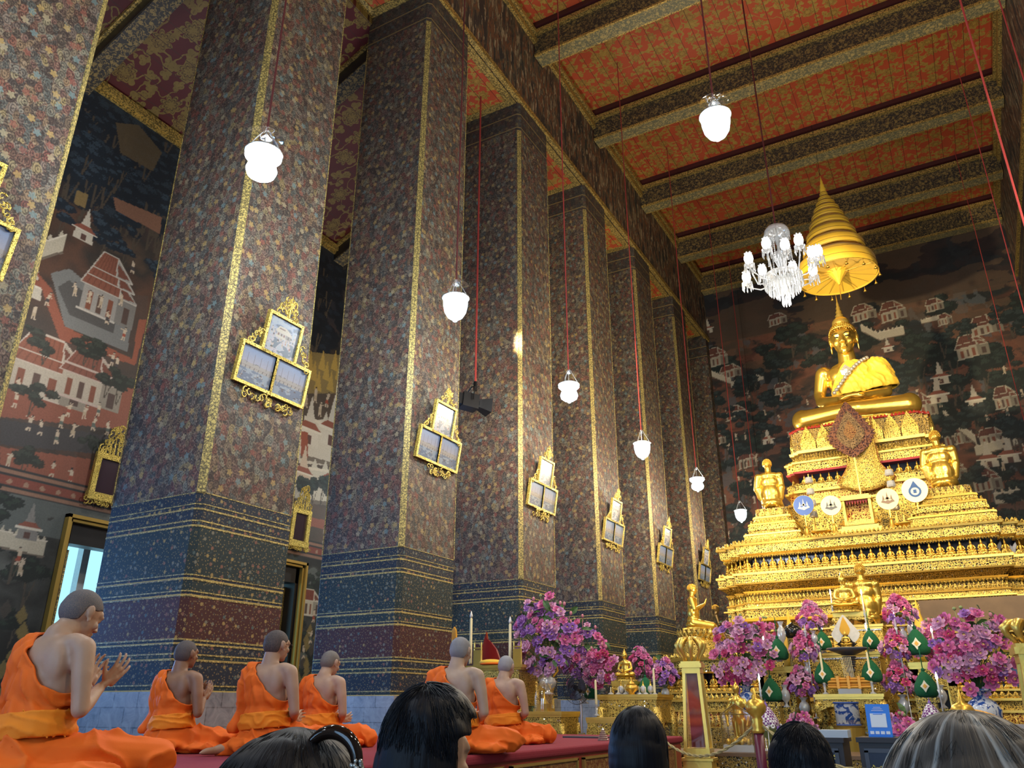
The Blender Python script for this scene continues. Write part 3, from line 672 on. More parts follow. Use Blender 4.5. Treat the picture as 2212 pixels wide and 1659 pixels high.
for a, b, h in (((1860, 715), (1900, 735), 14), ((1900, 735), (1955, 722), 16), ((1500, 800), (1580, 830), 12), ((1580, 838), (1650, 820), 12), ((2040, 905), (2110, 960), 16), ((2110, 985), (2200, 960), 16), ((2000, 1010), (2060, 1075), 14), ((2150, 1090), (2210, 1080), 18), ((1990, 700), (2030, 690), 8)):
    u0, v0 = bp(*a); u1, v1 = bp(*b); p.wallrun(u0, v0, u1, v1, h * S)
for x, y, h in ((2035, 830, 46), (2030, 870, 50), (2110, 880, 44), (1920, 760, 30), (2185, 1000, 50), (1530, 720, 36), (2140, 1010, 50), (1660, 960, 36)):
    u, v = bp(x, y); p.stupa(u, v, h * S)
for k in range(120): p.person(p.r.uniform(xs0, xs1), p.r.uniform(z0, 10.6), p.r.uniform(.18, .3))
for k in range(70): p.tree(p.r.uniform(xs0, xs1), p.r.uniform(z0, 11.2), p.r.uniform(.6, 1.1), (.010, .018, .018), (.04, .06, .06))
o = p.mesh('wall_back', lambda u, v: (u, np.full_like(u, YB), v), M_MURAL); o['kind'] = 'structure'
struct('wall_back_core', strip_mb(((XW - 1, YB + .03, 0), (10, YB + .3, 17.5)), ((XW, YB - .005, 0), (XC - PW, YB + .03, 17)), ((XC - PW, YB - .005, 0), (XR + .6, YB + .03, z0))), M_DARK)
# side of the room that is not seen, and the entrance wall with its doorways
struct('wall_right', strip_mb(((XR + .02, 8.6, 0), (XR + .3, YB, ZS))), M_PIL)
struct('wall_front', strip_mb(((-13, -6.1, 4.8), (10, -5.9, 17)), ((-13, -6.1, 0), (-8.2, -5.9, 5)), ((-4.8, -6.1, 0), (-2.1, -5.9, 5)), ((2.1, -6.1, 0), (10, -5.9, 5))), M_PLAST)
struct('wall_right_aisle', strip_mb(((8.6, -7, 0), (8.8, 8.6, 17)), ((XR, 8.5, 0), (8.8, 8.6, 17))), M_PLAST)
struct('ceiling_right_aisle', strip_mb(((XR + PW, -7, 14.2), (8.8, 8.6, 14.4))), M_CEILA)

# platform for the monks
PZ = .54
r = empty('monks_platform', (0, 0, 0), 0, 'low long platform beside the pillars, covered with crimson carpet', 'platform')
xe = -3.30; y1 = 9.80
strip_mb(((XC + .03, -3.5, 0), (xe + .02, y1, PZ - .07))).build('platform_body', simple('red_lacquer_panel', (.26, .035, .022), .45, noise=.25, nscale=25), r)
m = MB(); m.box2((XC + .03, -3.5, PZ - .07), (xe + .05, y1 + .03, PZ)); o = m.build('carpet', M_CARPET, r)
bv = o.modifiers.new('b', 'BEVEL'); bv.width = .025; bv.segments = 3
M_PANEL = mat_band('platform_gold_brown_scroll', (.16, .045, .015), (.33, .20, .06), 22, .36)
m = MB(); M_RAIL = simple('gilded_rail', (.42, .27, .07), .4, .4)
for ya in np.arange(-3.4, y1 - .5, 1.30):
    strip_mb(((xe + .02, ya + .09, .14), (xe + .035, ya + 1.21, PZ - .12))).build('side_panel', M_PANEL, r)
    m.box2((xe + .02, ya + .06, .11), (xe + .05, ya + 1.24, .13)); m.box2((xe + .02, ya + .06, PZ - .115), (xe + .05, ya + 1.24, PZ - .095)); m.box2((xe + .02, ya + 1.22, .11), (xe + .05, ya + 1.24, PZ - .1)); m.box2((xe + .02, ya + .06, .11), (xe + .05, ya + .08, PZ - .1))
m.build('panel_moulding', M_RAIL, r)
strip_mb(((XC + .05, y1 - .02, .13), (xe - .05, y1 + .02, PZ - .12))).build('end_panel', simple('red_panel_end', (.36, .05, .03), .5), r)
strip_mb(((xe - .02, -3.5, 0), (xe + .12, y1 + .1, .08))).build('plinth', simple('red_plinth', (.25, .035, .02), .5), r)
# ============================================================ hanging lamps, chandelier, theatre spot, cords
def mat_glassy(name, col=(1, 1, 1), tr=.8, gloss=.15, em=0.0, rough=.05):
    """thin clear glass: mostly see-through with a reflective sheen"""
    t = NT(name); T = t.n('BsdfTransparent', None, Color=(*col, 1)); G = t.n('BsdfGlossy', None, Color=(1, 1, 1, 1), Roughness=rough)
    lw = t.n('LayerWeight', None, Blend=.35).outputs['Facing']
    f = t.math('ADD', t.math('MULTIPLY', lw, 1 - tr), gloss, clamp=True)
    mx = t.n('MixShader', None, i0=f, i1=T, i2=G).outputs[0]
    if em:
        E_ = t.n('Emission', None, Color=(.80, .93, 1, 1), Strength=em); mx = t.n('AddShader', None, i0=mx, i1=E_).outputs[0]
    t.t.links.new(mx, t.out.inputs[0]); return t.m
M_GLASS = mat_glassy('clear_glass'); M_LAMPGLASS = mat_glassy('lamp_glass', (.9, .97, 1), .75, .12, .55)
M_FROST = mat_glassy('lit_frosted_glass', (.9, .97, 1), .8, .1, 3.2)
M_BULB = emis('lit_bulb', (.86, .95, 1), 22.0)
M_WIRE = simple('dark_wire', (.05, .04, .04), .5, .6); M_CORD = simple('red_cord', (.33, .035, .03), .7); M_CORDD = simple('dark_red_cord', (.10, .015, .015), .7)
M_METAL = simple('silvery_metal', (.5, .5, .5), .3, .9)
def lamp(pos, ztop, kind, label, cat='hanging lamp', dark=False, scale=1.0, power=70, col=(.80, .92, 1.0), rot=0, grp='glass lamps hung on long cords along the pillars'):
    r = empty('hanging_lamp', pos, rot, label, cat, grp, scale)
    m = MB(); m.smooth = True
    if kind == 'jar':   prof = [(.012, -.27), (.03, -.262), (.018, -.245), (.05, -.235), (.10, -.20), (.140, -.13), (.158, -.04), (.162, .03), (.150, .055), (.172, .072)]
    else:               prof = [(.012, -.25), (.025, -.24), (.02, -.22), (.08, -.205), (.128, -.17), (.145, -.12), (.128, -.065), (.098, -.04), (.13, -.015), (.172, .03), (.165, .065), (.178, .072)]
    m.lathe(prof, 28, cap=False); m.build('glass_globe', M_LAMPGLASS if kind == 'jar' else M_FROST, r)
    m = MB(); m.smooth = True; m.tube([Vector((.174 * math.cos(a), .174 * math.sin(a), .072)) for a in np.linspace(0, 2 * PI, 28, endpoint=False)], .007, 6, True); m.build('metal_rim', M_METAL, r)
    m = MB(); m.smooth = True
    for a in range(5): m.ell((.05 * math.cos(a * 1.26), .05 * math.sin(a * 1.26), -.03), (.028, .028, .10), 10, 8)
    m.ell((0, 0, .03), (.05, .05, .07), 10, 8); m.build('bulb', M_BULB, r)
    m = MB(); m.smooth = True
    m.lathe([(.165, .262), (.155, .268), (.10, .285), (.04, .30), (.015, .33)], 28, cap=False); m.build('smoke_bell', M_GLASS, r)
    m = MB()
    for k in range(3):
        a = k * 2.094 + .5; m.tube([(.172 * math.cos(a), .172 * math.sin(a), .072), (.018 * math.cos(a), .018 * math.sin(a), .345)], .005, 5)
    m.tube([(0, 0, .05), (0, 0, .345)], .004, 5); m.build('suspension_wire', M_METAL, r)
    m = MB(); m.tube([(0, 0, .345), (0, 0, (ztop - pos[2]) / scale)], .011, 6); m.build('cord', M_CORDD if dark else M_CORD, r)
    point('lamp_light', Vector(pos) + Vector((0, 0, -.32 * scale)), power, col, .10)
    return r
LX = -.8 * D
data = [((568, 345), 'tier', 'nearest and largest glowing lamp, in front of the widest pillar', True), ((984, 655), 'jar', 'lit clear jar lamp in front of the third pillar', True),
        ((1229, 840), 'tier', 'lit frosted lamp with pinched waist between fourth and fifth pillar', False), ((1387, 965), 'jar', 'warm lit jar lamp in front of the sixth pillar', False),
        ((1506, 1040), 'tier', 'small lit frosted lamp hung before the last pillar', False), ((1600, 1108), 'jar', 'lowest seeming jar lamp in front of the altar wall mural beside the altar', False)]
for i, (px, kd, lb, dk) in enumerate(data):
    q = W(px[0], px[1], X=LX); lamp(q, ZC, kd, lb, dark=dk, power=(78, 85, 105, 115, 120, 110)[i], col=(.88, .95, 1) if i < 2 else (1, .84, .64))
q = W(1546, 262, dep=9.3); lamp(q, ZC, 'jar', 'very bright jar lamp high under the red ceiling boards', dark=True, power=110, scale=1.04)
q = W(994, 1030, X=-1.52 * D); lamp(q, 11.75, 'jar', 'jar lamp in the aisle half hidden behind the third pillar', power=60, grp=None)
# lamps of the same rows that hang outside the picture
for yy in (-3.2, .9): point('row_lamp', (LX, yy, 5.7), 80, (.9, .95, 1), .15)
for yy in (1.0, 5.0, 9.0, 13.0): point('row_lamp', (.32 * D, yy, 6.0), 150, (1, .86, .66), .15)
for yy in (2.5, 6.0, 10.0): point('aisle_lamp', (-1.5 * D, yy, 6.2), 38, (1, .93, .84), .15)
# lone cords that run down in front of the altar wall
def cord(top, bot, label, r=.011, name='ceiling_rope'):
    m = MB(); m.tube([top, bot], r, 6); o = m.build(name, M_CORD); return tag(o, label, 'cord', 'long red cords hung from the ceiling')
def vcord(px, X=None, Y=None, label='', z0=None, ybot=None, zt=ZC, r=.011):
    a = W(px[0], px[1], X=X, Y=Y); cord((a.x, a.y, zt), (a.x, a.y, z0), label, r)
vcord((1608, 850), Y=24.5, label='red cord hanging between the altar wall lamp and the altar', z0=5.6)
vcord((2140, 230), Y=10.5, label='brightest red cord slanting down the right edge of the photo', z0=4.2, r=.014)
vcord((2180, 70), Y=12.0, label='dark cord near the top right corner under the beams', z0=4.8, r=.012)
vcord((2110, 300), Y=16.0, label='thin red cord left of the brightest cord at the right edge', z0=4.9, r=.010)
vcord((2112, 520), Y=22.0, label='faint thin cord over the mural near the right edge', z0=6.0, r=.009)

# theatre spotlight hanging between the third and fourth pillar
sp = W(1026, 872, X=-1.1 * D)
r = empty('theatre_spotlight', sp, 0, 'black theatre spotlight with barn door hung on a red cord between two pillars', 'spotlight')
MBK = simple('black_metal', (.012, .012, .014), .35, .3)
aim = (Vector((-2.0, 18.6, 5.0)) - sp).normalized(); Ms = frameM((0, 0, 0), aim.cross(Vector((0, 0, 1))), aim.cross(Vector((0, 0, 1))).cross(aim)) ; Ms = Ms.to_3x3().to_4x4()
# local z of Ms points backwards, so the beam leaves along -z
m = MB(); m.box((0, 0, .12), (.24, .26, .30), Ms); m.box((0, 0, .30), (.18, .20, .10), Ms); m.build('housing', MBK, r)
m = MB(); m.smooth = False
m.lathe([(.10, -.03), (.12, -.10), (.19, -.28)], 4, Ms @ Matrix.Rotation(PI / 4, 4, 'Z'), cap=False); m.build('barn_door', MBK, r)
m = MB(); m.lathe([(.0, -.05), (.095, -.05)], 20, Ms, cap=False); m.build('lens', simple('spot_lens', (.3, .35, .4), .05, .5), r)
m = MB(); m.tube([Ms @ Vector(v) for v in ((.16, 0, .1), (.16, .25, .1), (0, .30, .1), (-.16, .25, .1), (-.16, 0, .1))], .012, 6); m.box((0, 0, .33), (.05, .05, .18)); m.box((-.22, .02, .05), (.05, .05, .26), Ms); m.build('yoke', MBK, r)
m = MB(); m.tube([(0, 0, .42), (0, 0, ZS - sp.z)], .018, 6); m.build('cord', M_CORD, r)

# crystal chandelier
q = W(1690, 590, dep=14.6); CH = q
r = empty('crystal_chandelier', q, .3, 'crystal chandelier with lit glass shades in front of the yellow tiered umbrella', 'chandelier', None, 1.12)
M_CRY = NT('cut_crystal'); M_CRY.bsdf((.72, .74, .75, 1), .06, .35, None, Alpha=.8, **{'Specular_IOR_Level': 1.0}); M_CRY = M_CRY.m
M_SHADE = emis('lit_opal_shade', (1, .97, .92), 3.2)
m = MB(); m.smooth = True
m.lathe([(0, -.34), (.05, -.32), (.04, -.26), (.10, -.22), (.13, -.12), (.06, -.06), (.05, .10), (.085, .22), (.12, .30), (.10, .38), (.03, .42), (.02, .60), (.05, .64), (.015, .72), (.015, .92)], 20); m.build('central_stem', M_CRY, r)
m = MB(); m.smooth = True; m.lathe([(.21, .74), (.20, .80), (.17, .86), (.06, .90), (.02, .92)], 24, cap=False); m.build('top_canopy_dish', M_CRY, r)
m = MB()
for k in range(20):
    a = k * 2 * PI / 20; m.tube([(.20 * math.cos(a), .20 * math.sin(a), .75), (.20 * math.cos(a), .20 * math.sin(a), .62 + .04 * (k % 2))], [.010, .005], 5)
for k in range(6):
    a = k * PI / 3
    for j in range(16):
        t_ = j / 15; m.ell(((.17 + .02 * t_) * math.cos(a), (.17 + .02 * t_) * math.sin(a), .74 - t_ * .58), (.014, .014, .018), 6, 4)
o = m.build('crystal_bead_strings', M_CRY, r); o['kind'] = 'stuff'
m = MB(); m.smooth = True; m.lathe([(.30, -.10), (.31, -.06), (.30, -.04), (.20, -.02), (.10, -.02)], 28, cap=False); m.build('crystal_ring', M_CRY, r)
m = MB()
for (R_, n_, z0_, z1_) in ((.30, 34, -.09, -.27), (.25, 28, -.14, -.36), (.13, 14, -.26, -.46), (.06, 8, -.40, -.60)):
    for k in range(n_):
        a = k * 2 * PI / n_; m.tube([(R_ * math.cos(a), R_ * math.sin(a), z0_), (R_ * math.cos(a), R_ * math.sin(a), z1_ + .03), (R_ * math.cos(a), R_ * math.sin(a), z1_)], [.006, .013, .003], 4)
o = m.build('crystal_drops', M_CRY, r); o['kind'] = 'stuff'
for k in range(12):
    a = 2 * PI * k / 12; up = .0 if k % 2 else .17; R_ = .62 if k % 2 else .50; c, s_ = math.cos(a), math.sin(a)
    m = MB(); m.smooth = True
    pts = [(.08, -.06), (.22, -.16), (.40, -.16), (R_ - .04, -.06 + up * .5), (R_, up + .02)]
    m.tube([(x * c, x * s_, z) for x, z in pts], .012, 6); arm = m.build('arm', M_CRY, r)
    m = MB(); m.smooth = True; T = Matrix.Translation((R_ * c, R_ * s_, up))
    m.lathe([(.02, .0), (.07, .02), (.088, .05)], 14, T, cap=False); m.build('drip_dish', M_CRY, arm)
    m = MB(); m.smooth = True; m.lathe([(.03, .075), (.062, .10), (.074, .15), (.070, .20), (.045, .25)], 14, T, cap=False); m.build('lit_shade', M_SHADE, arm)
    m = MB(); m.smooth = True
    for j in range(6): m.ell((R_ * c + .05 * math.cos(j * 1.047), R_ * s_ + .05 * math.sin(j * 1.047), up + .262), (.018, .018, .012), 6, 4)
    m.build('shade_crown', M_CRY, arm)
    m = MB()
    for j in range(8):
        b = j * PI / 4; x, y = R_ * c + .08 * math.cos(b), R_ * s_ + .08 * math.sin(b)
        m.tube([(x, y, up + .045), (x, y, up - .07), (x, y, up - .10)], [.004, .011, .002], 4)
    m.build('crystal_drops', M_CRY, arm)['kind'] = 'stuff'
m = MB(); m.tube([(0, 0, .92), (0, 0, (ZC - q.z) / 1.12)], .014, 6); m.build('cord', M_CORDD, r)
point('chandelier_light', q + Vector((0, 0, -.75)), 50, (1, .95, .88), .3)
# ============================================================ the gilded altar
def mat_gold(name, col=(.86, .56, .10), rough=.28, metal=.85, bump=0.0):
    t = NT(name); n = t.noise(t.obj(), 7, 4)
    c = t.mix(n, tuple(x * .85 for x in col), tuple(min(1, x * 1.12) for x in col))
    t.bsdf(c, rough, metal, t.bump(t.noise(t.obj(), 25, 3), bump, .01) if bump else None); return t.m
def mat_orn(name, dark=(.035, .028, .02), gold=(.86, .60, .13), sc=20, thr=.32, glint=True, red=0.0):
    """carved and gilded scrollwork inlaid with dark mirror mosaic"""
    t = NT(name); vec = t.pos()
    w = t.n('MixRGB', dict(blend_type='ADD'), i0=.05, i1=vec, i2=t.n('TexNoise', None, Vector=vec, Scale=14.0).outputs['Color']).outputs[0]
    v = t.n('TexVoronoi', None, Vector=w, Scale=sc, Randomness=.65)
    ring = t.math('ABSOLUTE', t.math('SUBTRACT', v.outputs[0], thr + .1))
    e = t.n('TexVoronoi', dict(feature='DISTANCE_TO_EDGE'), Vector=w, Scale=sc * .5, Randomness=.6).outputs[0]
    m = t.math('MAXIMUM', t.math('LESS_THAN', v.outputs[0], thr * .62), t.math('MAXIMUM', t.math('LESS_THAN', ring, .085), t.math('LESS_THAN', e, .07)))
    c = t.mix(m, dark, gold)
    if red: c = t.mix(t.math('MULTIPLY', t.math('SUBTRACT', 1.0, m), red), c, (.30, .02, .015))
    rough = t.mix(m, (.12, .12, .12), (.36, .36, .36))
    nrm = t.bump(t.math('ADD', m, t.math('MULTIPLY', t.noise(vec, sc * 2.5, 2), .5)), .8, .012)
    if glint:                                   # small mirror chips set at random angles
        g = t.n('TexVoronoi', None, Vector=vec, Scale=34.0, Randomness=1.0)
        gs = t.n('SeparateColor', None, i0=g.outputs['Color'])
        chip = t.math('MULTIPLY', t.math('GREATER_THAN', gs.outputs[0], .86), t.math('LESS_THAN', g.outputs[0], .34))
        c = t.mix(chip, c, (.80, .80, .76))
        nn = t.vmath('NORMALIZE', t.vmath('ADD', t.n('NewGeometry').outputs['Normal'], t.vmath('MULTIPLY', t.vmath('SUBTRACT', g.outputs['Color'], (.5, .5, .5)), (.9, .9, .9))))
        nrm = t.n('MixRGB', None, i0=chip, i1=nrm, i2=nn).outputs[0]
        rough = t.mix(chip, rough, (.08, .08, .08))
    b = t.bsdf(c, .3, .72, nrm); t.t.links.new(rough, b.inputs['Roughness']); return t.m
M_GOLD = mat_gold('polished_gold'); M_GOLDL = mat_gold('gold_moulding', (.88, .60, .13), .34, .75, .15); M_GOLDS = mat_gold('gilded_figure', (.82, .50, .08), .33, .75)
M_ORN = mat_orn('gilded_scroll_mosaic', (.075, .05, .02), sc=44); M_ORNF = mat_orn('fine_gilded_mosaic', (.10, .065, .022), sc=62, thr=.36); M_ORND = mat_orn('darker_gilded_mosaic', gold=(.50, .32, .075), sc=54, thr=.32)
M_ORNR = mat_orn('gilded_scroll_on_red', sc=38, red=.8, glint=False); M_MOS = simple('dark_glass_mosaic', (.02, .022, .03), .15, .3); M_LEAF = mat_orn('gilded_leaf_carving', (.20, .12, .03), sc=44, thr=.4, glint=False)
M_REDL = simple('red_lacquer', (.40, .03, .02), .4)
AX = -1.70
def zy(x, y, Y): return W(x, y, Y=Y).z
def plan(hw, hd, n, o, steps=2):
    q = [(hw + i * n + o, hd - i * n + o) for i in range(steps + 1)]
    c = []                                       # front-left corner going outwards
    for i in range(steps + 1):
        c.append((-q[i][0], -q[i][1]))
        if i < steps: c.append((-q[i][0], -q[i + 1][1]))
    fl = c; bl = [(x, -y) for x, y in reversed(c)]; br = [(-x, -y) for x, y in c]; fr = [(-x, y) for x, y in reversed(c)]
    return list(reversed(fl)) [::-1] + bl + br + fr
def ring(m, A, B, za_, zb_):
    n = len(A); vs = [(x, y, za_) for x, y in A] + [(x, y, zb_) for x, y in B]
    fs = [(i, n + i, n + (i + 1) % n, (i + 1) % n) for i in range(n)]
    m.add(vs, [tuple(reversed(f)) for f in fs] if False else fs)
class Tier:
    """one moulding stack of the altar on a redented plan"""
    def __init__(s, parent, cx, cy, hw, hd, n, steps=2): s.p = parent; s.c = (cx, cy); s.hw, s.hd, s.n, s.st = hw, hd, n, steps
    def pl(s, o): return plan(s.hw, s.hd, s.n, o, s.st)
    def mould(s, name, prof, mat, cap=True):
        """prof list of (z, offset)"""
        m = MB()
        for (z0_, o0), (z1_, o1) in zip(prof[:-1], prof[1:]): ring(m, s.pl(o0), s.pl(o1), z0_, z1_)
        if cap:
            A = s.pl(prof[-1][1]); n = len(A); m.add([(x, y, prof[-1][0]) for x, y in A], [tuple(reversed(range(n)))])
            A = s.pl(prof[0][1]); m.add([(x, y, prof[0][0]) for x, y in A], [tuple(range(n))])
        o = m.build(name, mat, s.p, False); o.location = (s.c[0], s.c[1], 0); return o
    def runs(s, o):
        """visible edges: front, left and right steps -> list of (start, end)"""
        q = s.pl(o); n = len(q); out = []
        for i in range(n):
            a, b = Vector(q[i]), Vector(q[(i + 1) % n]); mid = (a + b) / 2
            if mid.y < -s.hd * .3: out.append((a, b))
            elif (b - a).length > s.hd * .8 and abs(mid.x) > s.hw * .5:      # long sides: only the stretch next to the front
                f, g = (a, b) if a.y < b.y else (b, a); g = f + (g - f).normalized() * min(1.3, (g - f).length)
                out.append((f, g))
        return out
    def petals(s, name, z, o, w, h, mat, th=.03, tip=.5, flip=False, kind='leaf'):
        m = MB()
        for a, b in s.runs(o):
            d = b - a; L = d.length
            if L < w * .6: continue
            k = max(1, int(L / w)); d.normalize(); nrm = Vector((d.y, -d.x))
            if nrm.dot((a + b) / 2) < 0: nrm = -nrm
            for i in range(k):
                c = a + d * (L * (i + .5) / k); W2 = L / k * .5; sg = -1 if flip else 1
                prof = [(-W2 * .9, 0), (-W2 * .95, h * .35), (-W2 * .5, h * .68), (0, h), (W2 * .5, h * .68), (W2 * .95, h * .35), (W2 * .9, 0)]
                P0 = [Vector((c.x + d.x * u, c.y + d.y * u, z + sg * v)) for u, v in prof]
                n3 = Vector((nrm.x, nrm.y, 0)); cc = Vector((c.x, c.y, z + sg * h * .4)) + n3 * th * 1.6
                F = [q + n3 * th for q in P0]; m.add(P0 + F + [cc], [(j, (j + 1) % 7, 7 + (j + 1) % 7, 7 + j) for j in range(7)] + [(7 + j, 7 + (j + 1) % 7, 14) for j in range(7)])
        ob = m.build(name, mat, s.p, False); ob.location = (s.c[0], s.c[1], 0); ob['kind'] = 'stuff'; return ob
# small praying figure that is repeated along the altar
def figurine_mesh():
    m = MB(); m.smooth = True
    m.ell((0, 0, .03), (.072, .05, .032), 10, 6); m.ell((-.055, -.005, .035), (.03, .045, .028), 8, 5); m.ell((.055, -.005, .035), (.03, .045, .028), 8, 5)
    m.cap((0, 0, .05), (0, 0, .13), .030, .040, 8)
    for s_ in (-1, 1): m.cap((s_ * .04, 0, .135), (s_ * .062, -.01, .085), .014, .012, 6); m.cap((s_ * .062, -.01, .085), (s_ * .03, -.03, .06), .012, .010, 6)
    m.ell((0, 0, .185), (.024, .026, .030), 8, 6); m.lathe([(.024, .20), (.014, .22), (.010, .235), (.003, .27)], 6)
    m.smooth = False; m.box((0, 0, -.01), (.15, .09, .03))
    me = bpy.data.meshes.new('figurine'); me.from_pydata(m.v, [], m.f); me.polygons.foreach_set('use_smooth', m.sm); me.materials.append(M_GOLDS); me.update(); return me
FIG = figurine_mesh()
def fig_row(t, z, o, sp, s=1.0, name='praying_figurine', maxn=60):
    k_ = 0
    for a, b in t.runs(o):
        d = b - a; L = d.length
        if L < sp * .8: continue
        k = max(1, int(round(L / sp))); d.normalize(); nrm = Vector((d.y, -d.x))
        if nrm.dot((a + b) / 2) < 0: nrm = -nrm
        if nrm.x > .5 : continue
        for i in range(k):
            c = a + d * (L * (i + .5) / k)
            f = bpy.data.objects.new(name, FIG); COL.objects.link(f); f.parent = t.p
            f.location = (t.c[0] + c.x, t.c[1] + c.y, z); f.rotation_euler = (0, 0, math.atan2(nrm.y, nrm.x) + PI / 2); f.scale = (s, s, s)
            k_ += 1
            if k_ >= maxn: return
def altar_root(name, label, cat='altar'):
    return empty(name, (0, 0, 0), 0, label, cat)

# --- broad lower base
r = altar_root('lower_altar_tier', 'broad lower gilded altar tier, reaching left under the kneeling statue pedestal')
YF0 = 15.3; z_ = lambda y: zy(1500, y, YF0)
T0 = Tier(r, AX, YF0 + 4.2, 3.25, 4.2, .32, 2)
T0.mould('plinth', [(0, .30), (.28, .30), (.30, .22), (.52, .22)], M_ORND)
T0.mould('zigzag_frieze', [(.52, .12), (z_(1575), .12)], M_ORN)
T0.mould('moulding', [(z_(1575), .16), (z_(1569), .16)], M_GOLDL); T0.petals('red_petal_row', z_(1568), .12, .11, z_(1538) - z_(1568), M_ORNR)
T0.mould('cove', [(z_(1569), .08), (z_(1538), .06)], M_ORNR); T0.mould('moulding', [(z_(1538), .12), (z_(1533), .12)], M_GOLDL)
T0.mould('scroll_frieze', [(z_(1533), .05), (z_(1516), .05)], M_ORN); T0.mould('moulding', [(z_(1516), .13), (z_(1511), .13)], M_GOLDL)
T0.petals('lotus_petal_row', z_(1511), .08, .09, z_(1498) - z_(1511), M_LEAF); T0.mould('cove', [(z_(1511), .04), (z_(1498), .02)], M_ORND)
T0.mould('moulding', [(z_(1498), .09), (z_(1494), .09)], M_GOLDL); T0.petals('lotus_petal_row', z_(1494), .02, .10, z_(1486) - z_(1494), M_LEAF)
T0.mould('figure_recess', [(z_(1494), -.20), (z_(1453), -.20)], M_MOS); fig_row(T0, z_(1487), -.06, .19, 1.05, maxn=80)
T0.mould('moulding', [(z_(1455), .06), (z_(1452), .09)], M_GOLDL); T0.mould('scroll_frieze', [(z_(1452), .08), (z_(1428), .08)], M_ORN)
T0.mould('cornice', [(z_(1428), .14), (z_(1421), .16), (z_(1420), -.3)], M_GOLDL); T0.petals('crest', z_(1421), .12, .10, z_(1411) - z_(1421), M_LEAF)
TOP0 = z_(1420)
# --- main block
r2 = altar_root('altar_main_tier', 'tall gilded main tier of the altar with a long row of small seated praying figures')
YF = 16.7; zz = lambda y: zy(1700, y, YF)
T1 = Tier(r2, AX, YF + 3.0, 2.27, 3.0, .24, 2)
b0, b1 = TOP0 + .004, zz(1339); lp = lambda q: b0 + (b1 - b0) * q
T1.mould('foot', [(b0, .02), (lp(.12), .02)], M_GOLDL); T1.mould('scroll_frieze', [(lp(.12), -.08), (lp(.3), -.08)], M_ORN); T1.mould('moulding', [(lp(.3), .0), (lp(.34), -.04)], M_GOLDL); T1.petals('lotus_petal_row', lp(.34), -.14, .09, .09, M_LEAF)
T1.mould('dark_recess', [(lp(.34), -.30), (lp(1.0), -.30)], M_ORND); T1.mould('moulding', [(lp(.52), -.2), (lp(.56), -.2)], M_GOLDL); T1.mould('moulding', [(lp(.74), -.2), (lp(.78), -.2)], M_GOLDL)
T1.mould('underside_moulding', [(zz(1339), .06), (zz(1333), .08)], M_GOLDL)
T1.mould('scroll_frieze', [(zz(1333), .05), (zz(1313), .05)], M_ORN); T1.mould('moulding', [(zz(1313), .12), (zz(1310), .12)], M_GOLDL)
T1.mould('small_frieze', [(zz(1310), .06), (zz(1300), .04)], M_ORNF); T1.mould('moulding', [(zz(1300), .07), (zz(1297), .05)], M_GOLDL)
T1.mould('cove', [(zz(1297), -.02), (zz(1277), -.05)], M_ORND); T1.petals('lotus_petal_row', zz(1297), -.01, .075, (zz(1278) - zz(1297)) * .8, M_LEAF)
T1.petals('hanging_petal_row', zz(1277), .0, .06, .05, M_LEAF, flip=True)
T1.mould('moulding', [(zz(1277), .04), (zz(1273), .06)], M_GOLDL); T1.mould('cove', [(zz(1273), .0), (zz(1259), .12)], M_ORND)
T1.mould('bead_moulding', [(zz(1259), .17), (zz(1256), .18)], M_GOLDL); T1.mould('scroll_frieze', [(zz(1256), .16), (zz(1239), .17)], M_ORN)
T1.mould('moulding', [(zz(1239), .20), (zz(1234), .20)], M_GOLDL); T1.petals('lotus_petal_row', zz(1234), .12, .09, zz(1224) - zz(1234), M_LEAF)
T1.mould('figure_recess', [(zz(1234), -.16), (zz(1194), -.16)], M_MOS); fig_row(T1, zz(1226), .00, .168, .98, maxn=90)
T1.mould('soffit', [(zz(1196), .02), (zz(1191), .08)], M_GOLDL); T1.petals('hanging_petal_row', zz(1195), .02, .05, .05, M_LEAF, flip=True)
T1.mould('scroll_frieze', [(zz(1191), .09), (zz(1173), .10)], M_ORN); T1.mould('cornice', [(zz(1173), .15), (zz(1169), .16), (zz(1168), -.4)], M_GOLDL)
T1.petals('crest', zz(1169), .12, .075, zz(1160) - zz(1169), M_LEAF)
TOP1 = zz(1168)
# plank and shadowed opening at the right
q0, q1 = W(1990, 1330, Y=15.9), W(2300, 1310, Y=15.9)
m = MB(); m.box2((q0.x, 15.82, q0.z - .17), (3.2, 15.98, q0.z + .24)); tag(m.build('wooden_beam', simple('brown_wood', (.20, .12, .055), .55, noise=.35, nscale=4)), 'plain brown wooden plank set level into the right side of the altar', 'beam')
# --- throne of the main statue
r3 = altar_root('statue_throne', 'stepped gilded throne of carved leaves under the large seated golden statue', 'throne')
YT = 18.0; zt = lambda y: zy(1750, y, YT); TX = (W(1702, 940, Y=YT).x + W(2008, 905, Y=YT).x) / 2; HW = (W(2008, 905, Y=YT).x - W(1702, 940, Y=YT).x) / 2
T2 = Tier(r3, TX, YT + 1.1, HW * .86, 1.1, .10, 2)
T2.mould('lower_body', [(TOP1 + .004, .30), (zt(1130), .30), (zt(1128), .22), (zt(1095), .22)], M_ORN); T2.mould('moulding', [(zt(1095), .27), (zt(1090), .27)], M_GOLDL)
T2.mould('red_frieze', [(zt(1090), .15), (zt(1068), .15)], M_ORNR); T2.mould('moulding', [(zt(1068), .24), (zt(1063), .24)], M_GOLDL)
T2.mould('scroll_frieze', [(zt(1063), .18), (zt(1050), .18)], M_ORN); T2.petals('lotus_petal_row', zt(1050), .16, .09, .06, M_LEAF)
